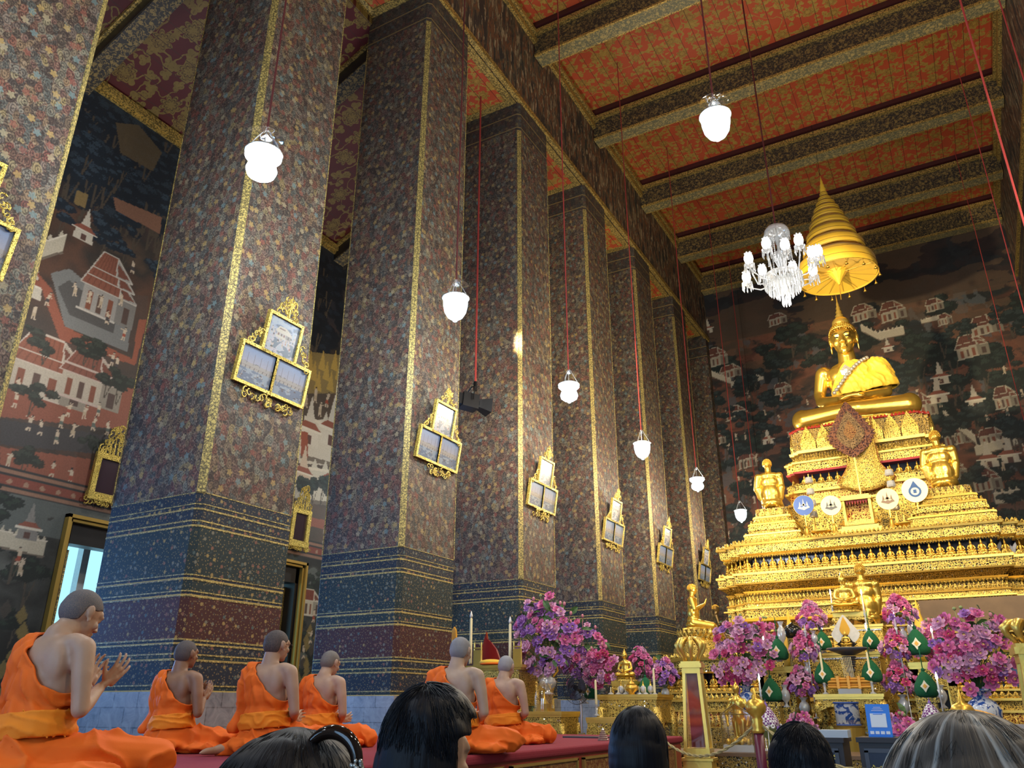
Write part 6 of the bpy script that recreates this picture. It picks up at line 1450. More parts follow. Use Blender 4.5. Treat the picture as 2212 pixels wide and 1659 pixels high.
def box_stand(xl, xr, yt, yb, Y, depth, label, zb=None):
    a, b = W(xl, yt, Y=Y), W(xr, yt, Y=Y); c = W((xl + xr) / 2, yb, Y=Y); w = b.x - a.x; z0_ = c.z if zb is None else zb; h = a.z - z0_; r = empty('gilded_stand', ((a.x + b.x) / 2, Y + depth / 2, z0_), 0, label, 'stand')
    m = MB(); m.box((0, 0, h - .025), (w * 1.04, depth * 1.04, .05)); m.box((0, 0, h - .07), (w, depth, .04)); m.build('top_slab', M_GOLDL, r)
    m = MB()
    for sx in (-1, 1): m.box((sx * w * .40, 0, (h - .09) / 2), (w * .18, depth * .96, h - .09))
    m.box((0, 0, h - .09 - h * .14), (w * .98, depth * .96, h * .28)); m.build('carved_sides', M_ORN, r)
    m = MB()
    for sx in (-1, 1): m.box((sx * w * .31, -depth * .49, (h - .09) / 2), (.02, .02, h * .75))
    m.box((0, -depth * .49, h * .58), (w * .62, .02, .02)); m.build('inner_moulding', M_GOLDL, r)
    m = MB(); m.box((0, depth * .2, (h * .55) / 2), (w * .6, depth * .3, h * .55)); m.build('dark_core', M_DARK, r); return r, Vector(((a.x + b.x) / 2, Y + depth / 2, a.z)), w

YA = 12.6
# terraces of the offering table, from the front to the back
tr, TA, wA = table(1757, 1909, 1499, 1562, YA, .75, 'carved gilded front offering table with a mirror mosaic edge, above a porcelain pot')
tz = TA.z
def ledge(xl, xr, yt, Y, depth, h, label):
    a, b = W(xl, yt, Y=Y), W(xr, yt, Y=Y); w = b.x - a.x; r = empty('altar_ledge', ((a.x + b.x) / 2, Y + depth / 2, a.z - h), 0, label, 'altar table'); m = MB(); m.box((0, 0, h - .02), (w, depth, .04)); m.box((0, 0, h - .06), (w * .97, depth * .97, .03)); m.build('top_moulding', M_GOLDL, r); m = MB(); m.box((0, 0, .02), (w, depth, .04)); m.build('foot_moulding', M_GOLDL, r)
    m = MB(); m.box((0, 0, (h - .07) / 2 + .02), (w * .94, depth * .94, h - .09)); m.build('carved_body', M_ORNF, r)
    m = MB(); m.box((0, -depth * .485, h - .085), (w * .9, .012, .02)); m.build('mirror_strip', mat_orn('mirror_strip', (.25, .4, .6), (.8, .8, .85), 60) if 'mirror_strip' not in bpy.data.materials else bpy.data.materials['mirror_strip'], r); return Vector(((a.x + b.x) / 2, Y + depth / 2, a.z)), w
zA = tz
TB, wB = ledge(1766, 1902, 1411, 13.6, .75, W(1830, 1411, Y=13.6).z, 'second gilded step of the offering altar with mirror edge')
TC, wC = ledge(1792, 1908, 1352, 14.4, .58, W(1850, 1352, Y=14.4).z, 'uppermost gilded block of the offering altar under the small golden statues')
TL0, wl = ledge(1560, 2120, 1566, 13.35, .2, W(1830, 1566, Y=13.35).z, 'long low gilded ledge running behind the offering tables')
# support floor for tall objects
_, SL, _ = box_stand(1634, 1712, 1441, 1570, 13.0, .6, 'left gilded box stand carrying a green cone and crystal vase')
_, SR, _ = box_stand(1962, 2056, 1431, 1566, 13.0, .6, 'right gilded box stand carrying a green cone and crystal vase')
# flower columns
def fcol(px, ys, Y, side):
    names = ['topmost', 'middle', 'lowest']; zb_ = None
    for i, (yt, yb, hw) in enumerate(ys):
        a, b = W(px[i], yt, Y=Y), W(px[i], yb, Y=Y); h = a.z - b.z; w_ = hw * S_at(Y, px[i], yb)
        bouquet((a.x, Y, b.z), '%s pink lotus cone in the %s column of flowers' % (names[i], side), 34, 'cone', w_, h, mixA, 1.05, 6, stems=False, seed=i * 7 + len(side))
        vy = b.z + .03; vh = .22 if i < 2 else b.z + .03 - (W(px[i], 1552, Y=Y).z); vase((a.x, Y, vy - vh), vh, .055 if i < 2 else .08, 'clear vase under the %s lotus cone of the %s column' % (names[i], side))
    z0_ = W(px[2], 1552, Y=Y).z; m = MB(); m.box((a.x, Y, z0_ - .03), (.26, .26, .06)); 
    for k in range(3): pass
    m.box((a.x, Y, (z0_ - .06) / 2), (.20, .20, z0_ - .06)); tag(m.build('vase_plinth', M_ORND), 'gilded plinth under the %s column of lotus cones' % side, 'stand')
fcol((1748, 1734, 1727), ((1303, 1368, 27), (1368, 1436, 29), (1443, 1512, 30)), 12.9, 'left')
fcol((1937, 1932, 1937), ((1290, 1360, 30), (1365, 1432, 31), (1434, 1506, 32)), 12.9, 'right')
# loose large bouquets
def bigb(cx, yt, yb, hwpx, Y, n, label, mix, vh_y, vw, fs=1.2, kind='porcelain', seed=3, leaves=36, shape='fan', vl=''):
    a, b = W(cx, yt, Y=Y), W(cx, yb, Y=Y); bouquet((b.x, Y, b.z), label, n, shape, hwpx * S_at(Y, cx, yb), a.z - b.z, mix, fs, leaves, .8, seed=seed); z0_ = W(cx, vh_y, Y=Y).z; return vase((b.x, Y, z0_), b.z + .06 - z0_, vw, '%s vase under the %s' % ('blue and white' if kind == 'porcelain' else 'glass', label.replace(' of ', ' ')), kind)
bigb(1612, 1338, 1492, 62, 12.2, 58, 'wide bouquet of pale pink lotus left of the green cones', mixC, 1556, .13, 1.35, seed=5)
bigb(2118, 1322, 1502, 72, 11.8, 74, 'widest bouquet of pink and violet lotus at the right end', mixC, 1600, .20, 1.35, seed=6, leaves=50)
bigb(2018, 1345, 1425, 38, 13.5, 26, 'small cluster of magenta lotus beside the right crystal candle', mixA, 1440, .07, 1.3, seed=9, kind='crystal', leaves=10)
bigb(1662, 1340, 1432, 24, 13.6, 24, 'narrow upright bunch of magenta lotus behind the left green cone', mixA, 1445, .06, 1.2, seed=10, kind='crystal', leaves=6)
bigb(1183, 1296, 1462, 74, 11.0, 70, 'largest loose bouquet of violet lotus right of the carved table', mixB, 1500, .13, 1.4, seed=11, leaves=60, kind='crystal')
bigb(1262, 1340, 1492, 50, 12.4, 44, 'loose bouquet of violet pink lotus behind the electric fan', mixB, 1520, .10, 1.3, seed=12, leaves=30, kind='crystal')
bigb(1300, 1398, 1490, 38, 12.1, 34, 'rounded bunch of magenta lotus behind the small seated figure', mixA, 1498, .06, 1.2, seed=13, kind='crystal', leaves=8)
bigb(1385, 1402, 1466, 27, 12.3, 30, 'small cone of magenta lotus above the left table green cone', mixA, 1500, .06, 1.1, seed=14, kind='crystal', shape='cone', leaves=4)
bigb(1437, 1424, 1488, 27, 12.3, 30, 'small violet lotus cone beside the lotus topped post', mixB, 1518, .06, 1.1, seed=15, kind='crystal', shape='cone', leaves=4)
bigb(1738, 1545, 1600, 26, 11.2, 16, 'low spray of pink lotus in front of the left plinth', mixC, 1625, .06, 1.2, seed=16, kind='crystal', leaves=6)
bigb(1948, 1545, 1600, 26, 11.2, 16, 'low spray of pink lotus right of the blue sign', mixC, 1625, .06, 1.2, seed=17, kind='crystal', leaves=6)

# green cones with cream diamond badges on cords
M_GRN = NT('green_chenille'); _p = M_GRN.obj(); M_GRN.bsdf(M_GRN.mix(M_GRN.noise(_p, 50, 3), (.004, .085, .030), (.010, .17, .06)), .9, 0, M_GRN.bump(M_GRN.noise(_p, 150, 2), .9, .01)); M_GRN = M_GRN.m
M_CREAM = simple('cream_badge', (.85, .78, .58), .5); M_AMBER = simple('amber_centre', (.85, .42, .05), .4)
def green_cone(px, py, hpx, Y, label, cord_y=None):
    c = W(px, py + hpx / 2, Y=Y); s = hpx * S_at(Y, px, py); r = empty('green_offering_cone', c, 0, label, 'offering', 'green cones with cream diamond badges'); m = MB(); m.smooth = True
    m.lathe([(.0, 0), (.30 * s, 0), (.42 * s, .08 * s), (.45 * s, .25 * s), (.40 * s, .50 * s), (.27 * s, .75 * s), (.12 * s, .93 * s), (.03 * s, 1.0 * s)], 26); m.build('chenille_body', M_GRN, r)
    m = MB(); m.smooth = True; m.ell((0, 0, 1.03 * s), (.075 * s, .075 * s, .08 * s), 12, 8); m.tube([(0, 0, 1.05 * s), (0, 0, (1.05 + (.9 if cord_y is None else cord_y)) * s)], .022 * s, 6); m.build('knotted_cord', M_GRN, r)
    K = Matrix.Translation((0, -.455 * s, .40 * s)) @ E4(PI / 2 - .22)
    m = MB(); m.prism([(0, -.24 * s), (.08 * s, -.10 * s), (.17 * s, 0), (.08 * s, .10 * s), (0, .24 * s), (-.08 * s, .10 * s), (-.17 * s, 0), (-.08 * s, -.10 * s)], -.02 * s, .02 * s, K); m.build('diamond_badge', M_CREAM, r)
    m = MB(); m.prism([(0, -.10 * s), (.08 * s, 0), (0, .10 * s), (-.08 * s, 0)], .0, .035 * s, K); m.build('amber_centre', M_AMBER, r)
    m = MB(); m.smooth = True; m.lathe([(0, -.07 * s), (.16 * s, -.07 * s), (.10 * s, -.02 * s), (.33 * s, .02 * s), (.36 * s, .05 * s)], 18); m.build('glass_foot', M_CRY, r); return r
for (x, y, h, Y, lb) in ((1684, 1404, 44, 12.9, 'green cone standing on the left gilded box stand'), (1669, 1492, 46, 12.4, 'green cone lower left, in front of the box stand opening'), (1780, 1386, 38, 13.65, 'upper left green cone on the second step'), (1884, 1384, 38, 13.65, 'upper right green cone on the second step'),
                         (1783, 1455, 44, 12.75, 'left green cone on the front offering table'), (1886, 1452, 44, 12.75, 'right green cone on the front offering table'), (1986, 1390, 50, 12.9, 'green cone standing on the right gilded box stand'), (2004, 1482, 48, 12.4, 'green cone lower right, in front of the right box stand'),
                         (1396, 1484, 38, 11.9, 'green cone among candles on the small left table'), (1277, 1492, 34, 12.2, 'green cone almost hidden behind the electric fan')):
    green_cone(x, y, h, Y, lb)

# candles
M_WAX = simple('ivory_wax', (.85, .74, .42), .45); M_WAXW = simple('white_wax', (.85, .83, .78), .4); M_FLAME = emis('flame_bulb', (1, .93, .80), 14)
def candle(px, ytop, ybot, Y, label, lit=False, w=.014, holder=True, foot_y=None, wax=None, grp='candles on the offering tables', fz=None):
    a, b = W(px, ytop, Y=Y), W(px, ybot, Y=Y); fz = fz if fz is not None else W(px, foot_y, Y=Y).z; r = empty('candle', (a.x, Y, fz), 0, label, 'candle', grp); h = a.z - fz; hb = b.z - fz
    m = MB(); m.smooth = True; m.lathe([(w * 1.15, hb), (w, hb + .02), (w * .85, h - .02), (w * .3, h)], 10); m.build('candle_shaft', wax or (M_WAXW if lit else M_WAX), r)
    if lit: m = MB(); m.smooth = True; m.lathe([(.002, h - .01), (.014, h + .02), (.012, h + .04), (.001, h + .085)], 8); m.build('flame_bulb', M_FLAME, r)
    if holder and hb > .45: m = MB(); m.smooth = True; m.lathe([(.045, 0), (.04, .01), (.007, .03), (.007, hb - .09), (.018, hb - .07), (.010, hb - .04), (.024, hb), (.01, hb)], 10); m.build('crystal_holder', M_CRY, r)
    elif holder: m = MB(); m.smooth = True; m.lathe([(.045, 0), (.04, .01), (.012, .03), (.02, hb * .3 + .03), (.012, hb * .5), (.022, hb * .7), (.014, hb * .9), (.026, hb), (.01, hb)], 12); m.build('crystal_holder', M_CRY, r)
    return r
CB = W(1737, 1552, Y=12.9).z; zl = W(1588, 1626, Y=10.7).z
for (x, y0, y1, Y, f, lb) in ((1649, 1383, 1402, 13.1, SL.z, 'lit white electric candle left of the left box stand cone'), (1737, 1348, 1362, 12.82, CB, 'lit candle before the topmost left lotus cone'), (1775, 1362, 1385, 13.68, TB.z, 'lit candle in front of the upper left green cone'), (1871, 1358, 1376, 13.68, TB.z, 'lit candle in front of the upper right green cone'),
                              (1932, 1336, 1356, 12.82, CB, 'lit candle before the topmost right lotus cone'), (2013, 1366, 1386, 13.1, SR.z, 'lit candle on the right box stand'), (1640, 1470, 1490, 11.3, zl, 'lit candle at the lower left of the box stand'), (2024, 1468, 1490, 11.3, zl, 'lit candle at the lower right of the box stand'),
                              (1794, 1284, 1312, 14.45, TC.z, 'lit candle left of the small golden statues'), (1861, 1284, 1318, 14.42, TC.z, 'lit candle in front of the back turned golden figure')):
    candle(x, y0, y1, Y, lb, True, .012, True, fz=f)
for (x, y0, y1, f, lb) in ((1771, 1408, 1476, 1499, 'tall yellow candle at the left front of the offering table'), (1872, 1408, 1474, 1499, 'tall yellow candle at the right front of the offering table')): candle(x, y0, y1, 12.65, lb, False, .017, True, fz=TA.z)
# figures on the centre
kneeler((W(1868, 1300, Y=14.8).x, 14.80, TC.z), .15, 1.02, 'golden back turned figure standing between the offering altar and the main tier', name='golden_disciple_statue', full=True)
def mini_buddha(q, h, label, mat=None, rz=PI):
    r = empty('small_seated_statue', q, rz, label, 'statue', None, h); M0 = mat or M_GOLD
    B = [('e', (0, 0, .07), (.36, .20, .075)), ('e', (-.26, .05, .09), (.12, .14, .08)), ('e', (.26, .05, .09), (.12, .14, .08)), ('e', (0, -.02, .28), (.15, .10, .18)), ('e', (0, -.02, .46), (.20, .10, .11)), ('c', (0, 0, .5), (0, 0, .64), .06, .06), ('e', (0, .01, .72), (.095, .105, .12)), ('e', (0, .0, .84), (.05, .05, .05)), ('c', (0, 0, .86), (0, 0, .98), .035, .008)]
    for sx in (-1, 1): B += [('c', (sx * .19, -.01, .46), (sx * .25, .02, .26), .055, .045), ('c', (sx * .25, .02, .26), (sx * .04, .17, .18), .045, .035), ('e', (sx * .098, 0, .69), (.012, .02, .05))]
    me = ssurf(B, .02, 3); link('body', me, [M0], r, True)
    m = MB(); m.lathe([(.42, -.14), (.40, -.10), (.32, -.07), (.36, -.02), (.38, .0)], 20); m.build('lotus_seat', M_LEAF, r); return r
_, TS, _ = table(1797, 1877, 1322, 1350, 14.41, .26, 'small gilded stool with red recess before the small golden statues', zb=TC.z)
q = W(1829, 1325, Y=14.5); mini_buddha((q.x, 14.53, TS.z + .085), .62, 'small crowned golden seated statue left of the back turned figure')
# carved stool in front of the top block, with red recess
# white flame shaped leaf screen with a tiny statue on a dark pedestal bowl
q = W(1831, 1400, Y=13.0); r = empty('flame_screen', (q.x, 13.0, q.z), 0, 'white teardrop screen with yellow and black centre behind a tiny golden statue', 'screen'); s = 58 * S_at(13.0, 1831, 1390); z_c = s * .45
m = MB(); leaf_mesh(m, s * .47, s * .68, s * .42, -.012, .012); m.build('white_field', simple('cream_feather', (.80, .76, .66), .7, noise=.2, nscale=30), r)
m = MB(); leaf_mesh(m, s * .17, s * .60, s * .1, -.022, .022); m.build('yellow_centre', simple('marigold_strip', (.85, .45, .04), .7), r)
z_c = s * .22; m = MB()
for k in range(9):
    u = (k - 4) / 4; m.tube([(u * s * .10, -.03, 0), (u * s * .30, -.03, s * .14), (u * s * (.27 - .12 * abs(u)), -.03, s * (.40 - .16 * abs(u) + .12 * (1 - abs(u))))], [s * .04, s * .05, s * .01], 6)
m.build('black_feathers', M_BLACK, r)
mini_buddha((q.x, 12.93, q.z + .035), .22, 'tiny golden seated statue in front of the white teardrop screen')
zb_ = W(1831, 1470, Y=13.0).z; r = empty('dark_pedestal_bowl', (q.x, 13.0, tz), 0, 'dark stacked pedestal bowl in the middle of the front offering table', 'bowl'); H_ = q.z - tz
m = MB(); m.smooth = False; m.lathe([(.10, 0), (.10, .03), (.05, .06), (.035, H_ * .45), (.06, H_ * .5), (.05, H_ * .58)], 20); m.build('stem', simple('grey_slate', (.10, .11, .13), .3), r)
m = MB()
for k in range(5): m.lathe([(.065 + .006 * k, H_ * (.58 + .05 * k)), (.08 + .006 * k, H_ * (.595 + .05 * k)), (.065 + .006 * k, H_ * (.62 + .05 * k))], 20)
m.build('ringed_drum', bpy.data.materials['grey_slate'], r)
m = MB(); m.smooth = True; m.lathe([(.08, H_ * .84), (.20, H_ * .92), (.30, H_ * .98), (.29, H_), (.0, H_ * .97)], 28); m.build('bowl', bpy.data.materials['grey_slate'], r)
# bundles of yellow incense on crystal block
q = W(1834, 1468, Y=12.72); r = empty('incense_bundles', (q.x, 12.72, tz + .07), 0, 'stack of orange yellow incense bundles tied with ribbon', 'incense'); m = MB()
for j in range(4):
    for k in range(5 - j % 2): m.tube([(-.28, (k - 2) * .035 + .018 * (j % 2), .02 + j * .036), (.28, (k - 2) * .035 + .018 * (j % 2), .02 + j * .036)], .018, 7)
m.build('sticks', simple('incense_orange', (.72, .34, .04), .7), r)
m = MB()
for x_ in (-.14, 0, .14): m.box((x_, 0, .08), (.035, .20, .17))
m.build('ribbon', M_AMBER, r)
m = MB()
for k in range(7): m.tube([(-.05 + .02 * k, 0, .15), (-.07 + .022 * k, 0, .42)], .004, 4)
m.build('upright_incense_stick', M_WAX, r)
m = MB(); m.box((0, 0, -.035), (.30, .20, .07)); m.build('crystal_block', M_CRY, r)
# porcelain pot beneath the front table
q = W(1833, 1560, Y=12.3); r = empty('porcelain_pot', (q.x, 12.3, W(1833, 1568, Y=12.3).z), 0, 'white porcelain pot painted with a blue dragon under the front table', 'pot'); m = MB(); m.smooth = True; m.lathe([(0, 0), (.14, 0), (.155, .01), (.155, .27), (.165, .29), (.14, .29), (.13, .05), (0, .04)], 30); m.build('pot_body', M_PORC, r)
m = MB(); m.smooth = True; m.lathe([(.168, .275), (.17, .285), (.165, .298)], 30); m.lathe([(.158, .0), (.162, .012), (.158, .022)], 30); m.build('blue_rim', simple('cobalt_blue', (.03, .08, .30), .2), r)
zp = W(1833, 1568, Y=12.3).z; m = MB(); m.lathe([(.22, 0), (.20, .03), (.15, zp * .5), (.20, zp - .02), (.22, zp)], 24, Matrix.Translation((q.x, 12.3, 0))); tag(m.build('gilded_pot_stand', M_GOLDL), 'round gilded stand under the porcelain pot', 'stand')
# kettle, amber draped cones, wrapped images
q = W(1713, 1368, Y=13.9); r = empty('dark_round_pot', (q.x, 13.9, q.z - .08), 0, 'black lacquered round pot behind the left flower column', 'pot'); m = MB(); m.smooth = True; m.lathe([(0, 0), (.09, 0), (.14, .06), (.15, .13), (.11, .19), (.07, .21), (.02, .24), (0, .26)], 22); m.build('pot_body', M_BLACK, r); m = MB(); m.lathe([(.10, .08 - q.z), (.10, 0)], 16); m.build('dark_stand', M_ORND, r)
for (x, yt, yb, w, lb) in ((1700, 1316, 1440, 15, 'slender image wrapped in yellow cloth behind the left green cone'), (1983, 1296, 1430, 18, 'slender image wrapped in yellow cloth behind the right green cone')):
    a, b = W(x, yt, Y=14.2), W(x, yb, Y=14.2); h = a.z - b.z; w_ = w * S_at(14.2, x, yb); r = empty('cloth_wrapped_image', (b.x + .12, 14.2, b.z), 0, lb, 'statue'); m = MB(); m.smooth = True; m.lathe([(w_ * 1.3, 0), (w_ * 1.25, h * .2), (w_ * .9, h * .45), (w_ * .5, h * .6), (w_ * .34, h * .72), (w_ * .16, h * .86), (.006, h)], 24); o = m.build('yellow_cloth', M_YCLOTH, r); P = co(o.data); a_ = np.arctan2(P[:, 1], P[:, 0]); k_ = 1 + .09 * np.sin(a_ * 9 + P[:, 2] * 3); P[:, 0] *= k_; P[:, 1] *= k_; setco(o.data, P)
    m = MB(); m.lathe([(w_ * 1.5, -b.z), (w_ * 1.45, -.02), (w_ * 1.3, .0)], 20); m.build('foot', M_ORND, r)
# tall crystal goblets on the stands
for (x, y0, y1, Y, lb) in ((1692, 1343, 1400, 13.3, 'tall clear glass goblet behind the left green cone'), (1976, 1332, 1395, 13.3, 'tall clear glass goblet behind the right green cone'), (2030, 1385, 1427, 13.25, 'cut crystal vase on the right box stand'), (1700, 1480, 1528, 12.7, 'cut crystal decanter beside the lower left green cone'), (2040, 1480, 1530, 12.7, 'cut crystal decanter beside the lower right green cone'), (1762, 1385, 1430, 13.3, 'crystal vase between left flower column and steps')):
    a, b = W(x, y0, Y=Y), W(x, y1, Y=Y); vase((b.x, Y, b.z), a.z - b.z, .065, lb)

for a_ in ((1612, 1556, 12.2, 'gilded plinth under the left blue and white vase'), (1669, 1516, 12.4, 'gilded plinth under the lower left green cone'), (2004, 1507, 12.4, 'gilded plinth under the lower right green cone'), (1700, 1528, 12.7, 'gilded plinth under the left crystal decanter'),
           (2040, 1530, 12.7, 'gilded plinth under the right crystal decanter'), (1762, 1430, 13.3, 'slim gilded plinth under the crystal vase beside the steps')): plinth(*a_, r_=.06 if a_[0] == 1762 else .12)
# flower garland cones (white and purple) on the low ledge
M_JAS = NT('jasmine_net'); _v = M_JAS.obj(); _c = M_JAS.n('TexChecker', None, Vector=_v, Color1=(.82, .80, .78, 1), Color2=(.20, .05, .22, 1), Scale=38.0); M_JAS.bsdf(_c.outputs[0], .8); M_JAS = M_JAS.m
M_WFL = simple('white_petal', (.85, .84, .82), .6); M_PFL = simple('purple_petal', (.22, .10, .42), .6)
def garland_cone(px, ytop, ybot, Y, label, tassels=True):
    a, b = W(px, ytop, Y=Y), W(px, ybot, Y=Y); h = a.z - b.z; r = empty('flower_garland_cone', (b.x, Y, b.z), 0, label, 'flowers', 'white and purple garland cones'); m = MB(); m.smooth = True; w = h * .40
    m.lathe([(w * .9, h * .26), (w * .85, h * .42), (w * .62, h * .62), (w * .32, h * .80), (w * .16, h * .86)], 24); m.build('netted_dome', M_JAS, r)
    m = MB(); m.lathe([(w * .2, h * .85), (w * .16, h * .87), (w * .12, h * .91), (w * .03, h * .97), (.002, h * 1.06)], 10); m.build('purple_spire', M_PFL, r)
    m = MB(); m.lathe([(w * .21, h * .83), (w * .21, h * .86)], 12); m.build('green_collar', M_GREEN, r)
    for k in range(13):
        a_ = 2 * PI * k / 13; m = MB(); m.smooth = True; c = Vector((w * 1.0 * math.cos(a_), w * 1.0 * math.sin(a_), h * (.22 + .06 * (k % 2))))
        for j in range(8): b_ = j * PI / 4; m.ell(c + Vector((math.cos(b_) * .018 * -math.sin(a_), math.cos(b_) * .018 * math.cos(a_), math.sin(b_) * .018)), (.012, .012, .012), 6, 4)
        m.build('flower_head', M_WFL if k % 3 else M_PFL, r)
    if tassels:
        for k in range(8):
            a_ = 2 * PI * k / 8 + .2; m = MB(); x, y = w * .9 * math.cos(a_), w * .9 * math.sin(a_); m.tube([(x, y, h * .2), (x, y, -h * .15), (x, y, -h * .42)], [.005, .005, .018], 5); m.build('tassel', M_WFL, r)
    m = MB(); m.lathe([(w * .7, -h * .5), (w * .2, -h * .46), (w * .12, -h * .1), (w * .8, h * .16), (w * .95, h * .24)], 18); m.build('stand', M_GREENL, r); return r
garland_cone(1661, 1514, 1590, 10.9, 'white and purple garland cone with tassels right of the maroon post')
garland_cone(2018, 1510, 1575, 11.4, 'white and purple garland cone in front of the right box stand')

# --- left group: carved table with leaf throne, yellow cushion chair, tall candles
tr, TT, wT = table(905, 1128, 1438, 1592, 10.6, .62, 'wide carved gilded table with scrolled legs carrying a throne and candles, left of the flowers', zb=.0, apron=.40)
zT = TT.z
def on(px, Y=10.80): return Vector((W(px, 1436, Y=Y).x, Y, zT))
q = on(940); s = S_at(10.85, 940, 1400); r = empty('leaf_backed_seat', q, .1, 'silvery green leaf shaped glass mosaic seat back on the carved table', 'seat'); z_c = 46 * s * .5
m = MB(); hL, wL = 74 * s, 36 * s
def spiral_leaf(m, w, h, y0, y1, sc=1.0):
    P = [(-.55, 0), (-.9, .12), (-1.0, .32), (-.85, .52), (-.5, .72), (-.1, .90), (.05, 1.05), (.15, .92), (.6, .74), (.95, .55), (1.0, .40), (.72, .34), (.62, .24), (.8, .12), (.95, .0)]
    M = Matrix(((1, 0, 0, 0), (0, 0, 1, 0), (0, 1, 0, 0), (0, 0, 0, 1))); m.prism([(x * w * sc, (z - .0) * h * sc + (1 - sc) * h * .3) for x, z in P], y0, y1, M)
spiral_leaf(m, wL, hL, -.03, .03); m.build('mosaic_leaf', mat_orn('silver_green_mosaic', (.10, .11, .06), (.52, .50, .30), 60, .36), r)
m = MB(); spiral_leaf(m, wL, hL, -.045, .045, .78); m.build('inner_scroll', mat_orn('silver_scroll', (.16, .15, .09), (.40, .38, .22), 44, .3), r)
m = MB(); m.box((.02, .0, .03), (wL * 2.3, .4, .06)); m.build('seat_base', M_LEAF, r)
q = on(985, 11.08); r = empty('yellow_cushion_chair', q, 0, 'small yellow backed chair with pointed top behind the leaf seat', 'chair')
m = MB(); s = S_at(11, 985, 1400); M = Matrix(((1, 0, 0, 0), (0, 0, 1, 0), (0, 1, 0, 0), (0, 0, 0, 1)))
m.prism([(-.10, 0), (.14, 0), (.17, .42), (.10, .40), (-.08, .43), (-.14, .44)], -.03, .03, M); m.build('backrest', simple('yellow_upholstery', (.85, .62, .22), .7), r)
m = MB(); m.prism([(-.10, .42), (.0, .44), (-.01, .56), (-.045, .62), (-.09, .56)], -.02, .02, M); m.build('pointed_top', simple('orange_leaf', (.88, .42, .04), .6), r)
m = MB(); m.box((.02, -.15, .06), (.34, .3, .12)); m.build('seat', bpy.data.materials['yellow_upholstery'], r)
q = on(1057, 10.95); r = empty('red_leaf_screen', q, 0, 'dark red leaf shaped lacquered screen on the carved table', 'screen'); m = MB(); M = Matrix(((1, 0, 0, 0), (0, 0, 1, 0), (0, 1, 0, 0), (0, 0, 0, 1)))
m.prism([(-.12, 0), (.18, 0), (.19, .10), (.13, .24), (.04, .34), (-.035, .40), (-.05, .50), (-.09, .38), (-.14, .22), (-.15, .10)], -.02, .02, M); m.build('lacquered_leaf', simple('dark_red_lacquer', (.22, .012, .012), .25), r)
m = MB(); m.box((0, 0, .015), (.4, .16, .03)); m.build('foot', M_GOLDL, r)
q = on(1060, 10.72); m = MB()
for k in range(10): m.box((q.x + (k - 4.5) * .036, q.y, zT + .035 + .01 * math.sin(k)), (.04, .20, .07 + .008 * (k % 2)))
r = empty('folded_yellow_cloth', q, 0, 'folded yellow and orange cloth lying between small gates on the carved table', 'cloth'); m = MB(); m.smooth = True; m.ell((0, 0, .045), (.20, .12, .045), 18, 8); m.build('yellow_fold', M_YCLOTH, r); m = MB(); m.smooth = True; m.ell((.02, -.02, .022), (.19, .12, .024), 18, 8); m.build('orange_fold', M_ROBE, r)
for i, x in enumerate((1032, 1118)):
    q = on(x, 10.68); r = empty('gilded_gate_post', q, 0, ('left' if i == 0 else 'right') + ' little gilded gate panel with pointed finials on the carved table', 'gate'); m = MB(); m.box((0, 0, .11), (.13, .05, .22)); m.box((0, 0, .25), (.13, .04, .02)); m.build('panel', M_GOLDL, r)
    m = MB()
    for sx in (-.06, .06): m.tube([(sx, 0, .0), (sx, 0, .30), (sx, 0, .34)], [.014, .012, .002], 6)
    m.tube([(-.02, 0, .22), (-.02, 0, .25)], .006, 5); m.tube([(.02, 0, .22), (.02, 0, .25)], .006, 5); m.build('finial_post', M_GOLDL, r)
for i, (x, yt, yb) in enumerate(((1018, 1334, 1434), (1102, 1346, 1434))):
    candle(x, yt, yb, 10.75, ('taller' if i == 0 else 'shorter') + ' thick yellow candle with white tip on the carved table', False, .024, False, 1436)
    a = W(x, yt, Y=10.75); m = MB(); m.smooth = True; m.lathe([(.018, 0), (.024, .03), (.012, .07), (.002, .10)], 10, Matrix.Translation(a)); tag(m.build('candle_flame_cap', M_WAXW), 'white pointed cap on the %s yellow candle' % ('taller' if i == 0 else 'shorter'), 'candle cap')
q = W(919, 1300, Y=11.3); r = empty('oval_ceremonial_fan', (q.x, 11.3, 0), 0, 'dark oval ceremonial fan on a thin pole in front of the third pillar', 'fan'); m = MB(); M = Matrix(((1, 0, 0, 0), (0, 0, 1, 0), (0, 1, 0, q.z), (0, 0, 0, 1))); s = S_at(11.3, 919, 1300)
m.prism([(16 * s * math.cos(a) * (1 + .1 * math.sin(a)), 34 * s * math.sin(a)) for a in np.linspace(0, 2 * PI, 30, endpoint=False)], -.01, .01, M); m.build('woven_oval', mat_orn('dark_fan_weave', (.025, .018, .012), (.09, .07, .035), 40, .3, False), r)
m = MB(); m.smooth = True; m.tube([M @ Vector((16 * s * math.cos(a) * (1 + .1 * math.sin(a)), 34 * s * math.sin(a), 0)) for a in np.linspace(0, 2 * PI, 30, endpoint=False)], .008, 5, True); m.build('rim', simple('old_gilding', (.25, .19, .08), .5, .3), r)
m = MB()
for dx, dz in ((-.03, .08), (.05, .06), (.01, .0)): m.ell((dx, -.014, q.z + dz), (.03, .004, .018), 10, 6)
m.build('emblem', simple('pale_emblem', (.35, .38, .25), .5), r)
m = MB(); m.tube([(0, 0, 0), (0, 0, q.z - 34 * s)], .012, 6); m.build('pole', M_METAL, r)

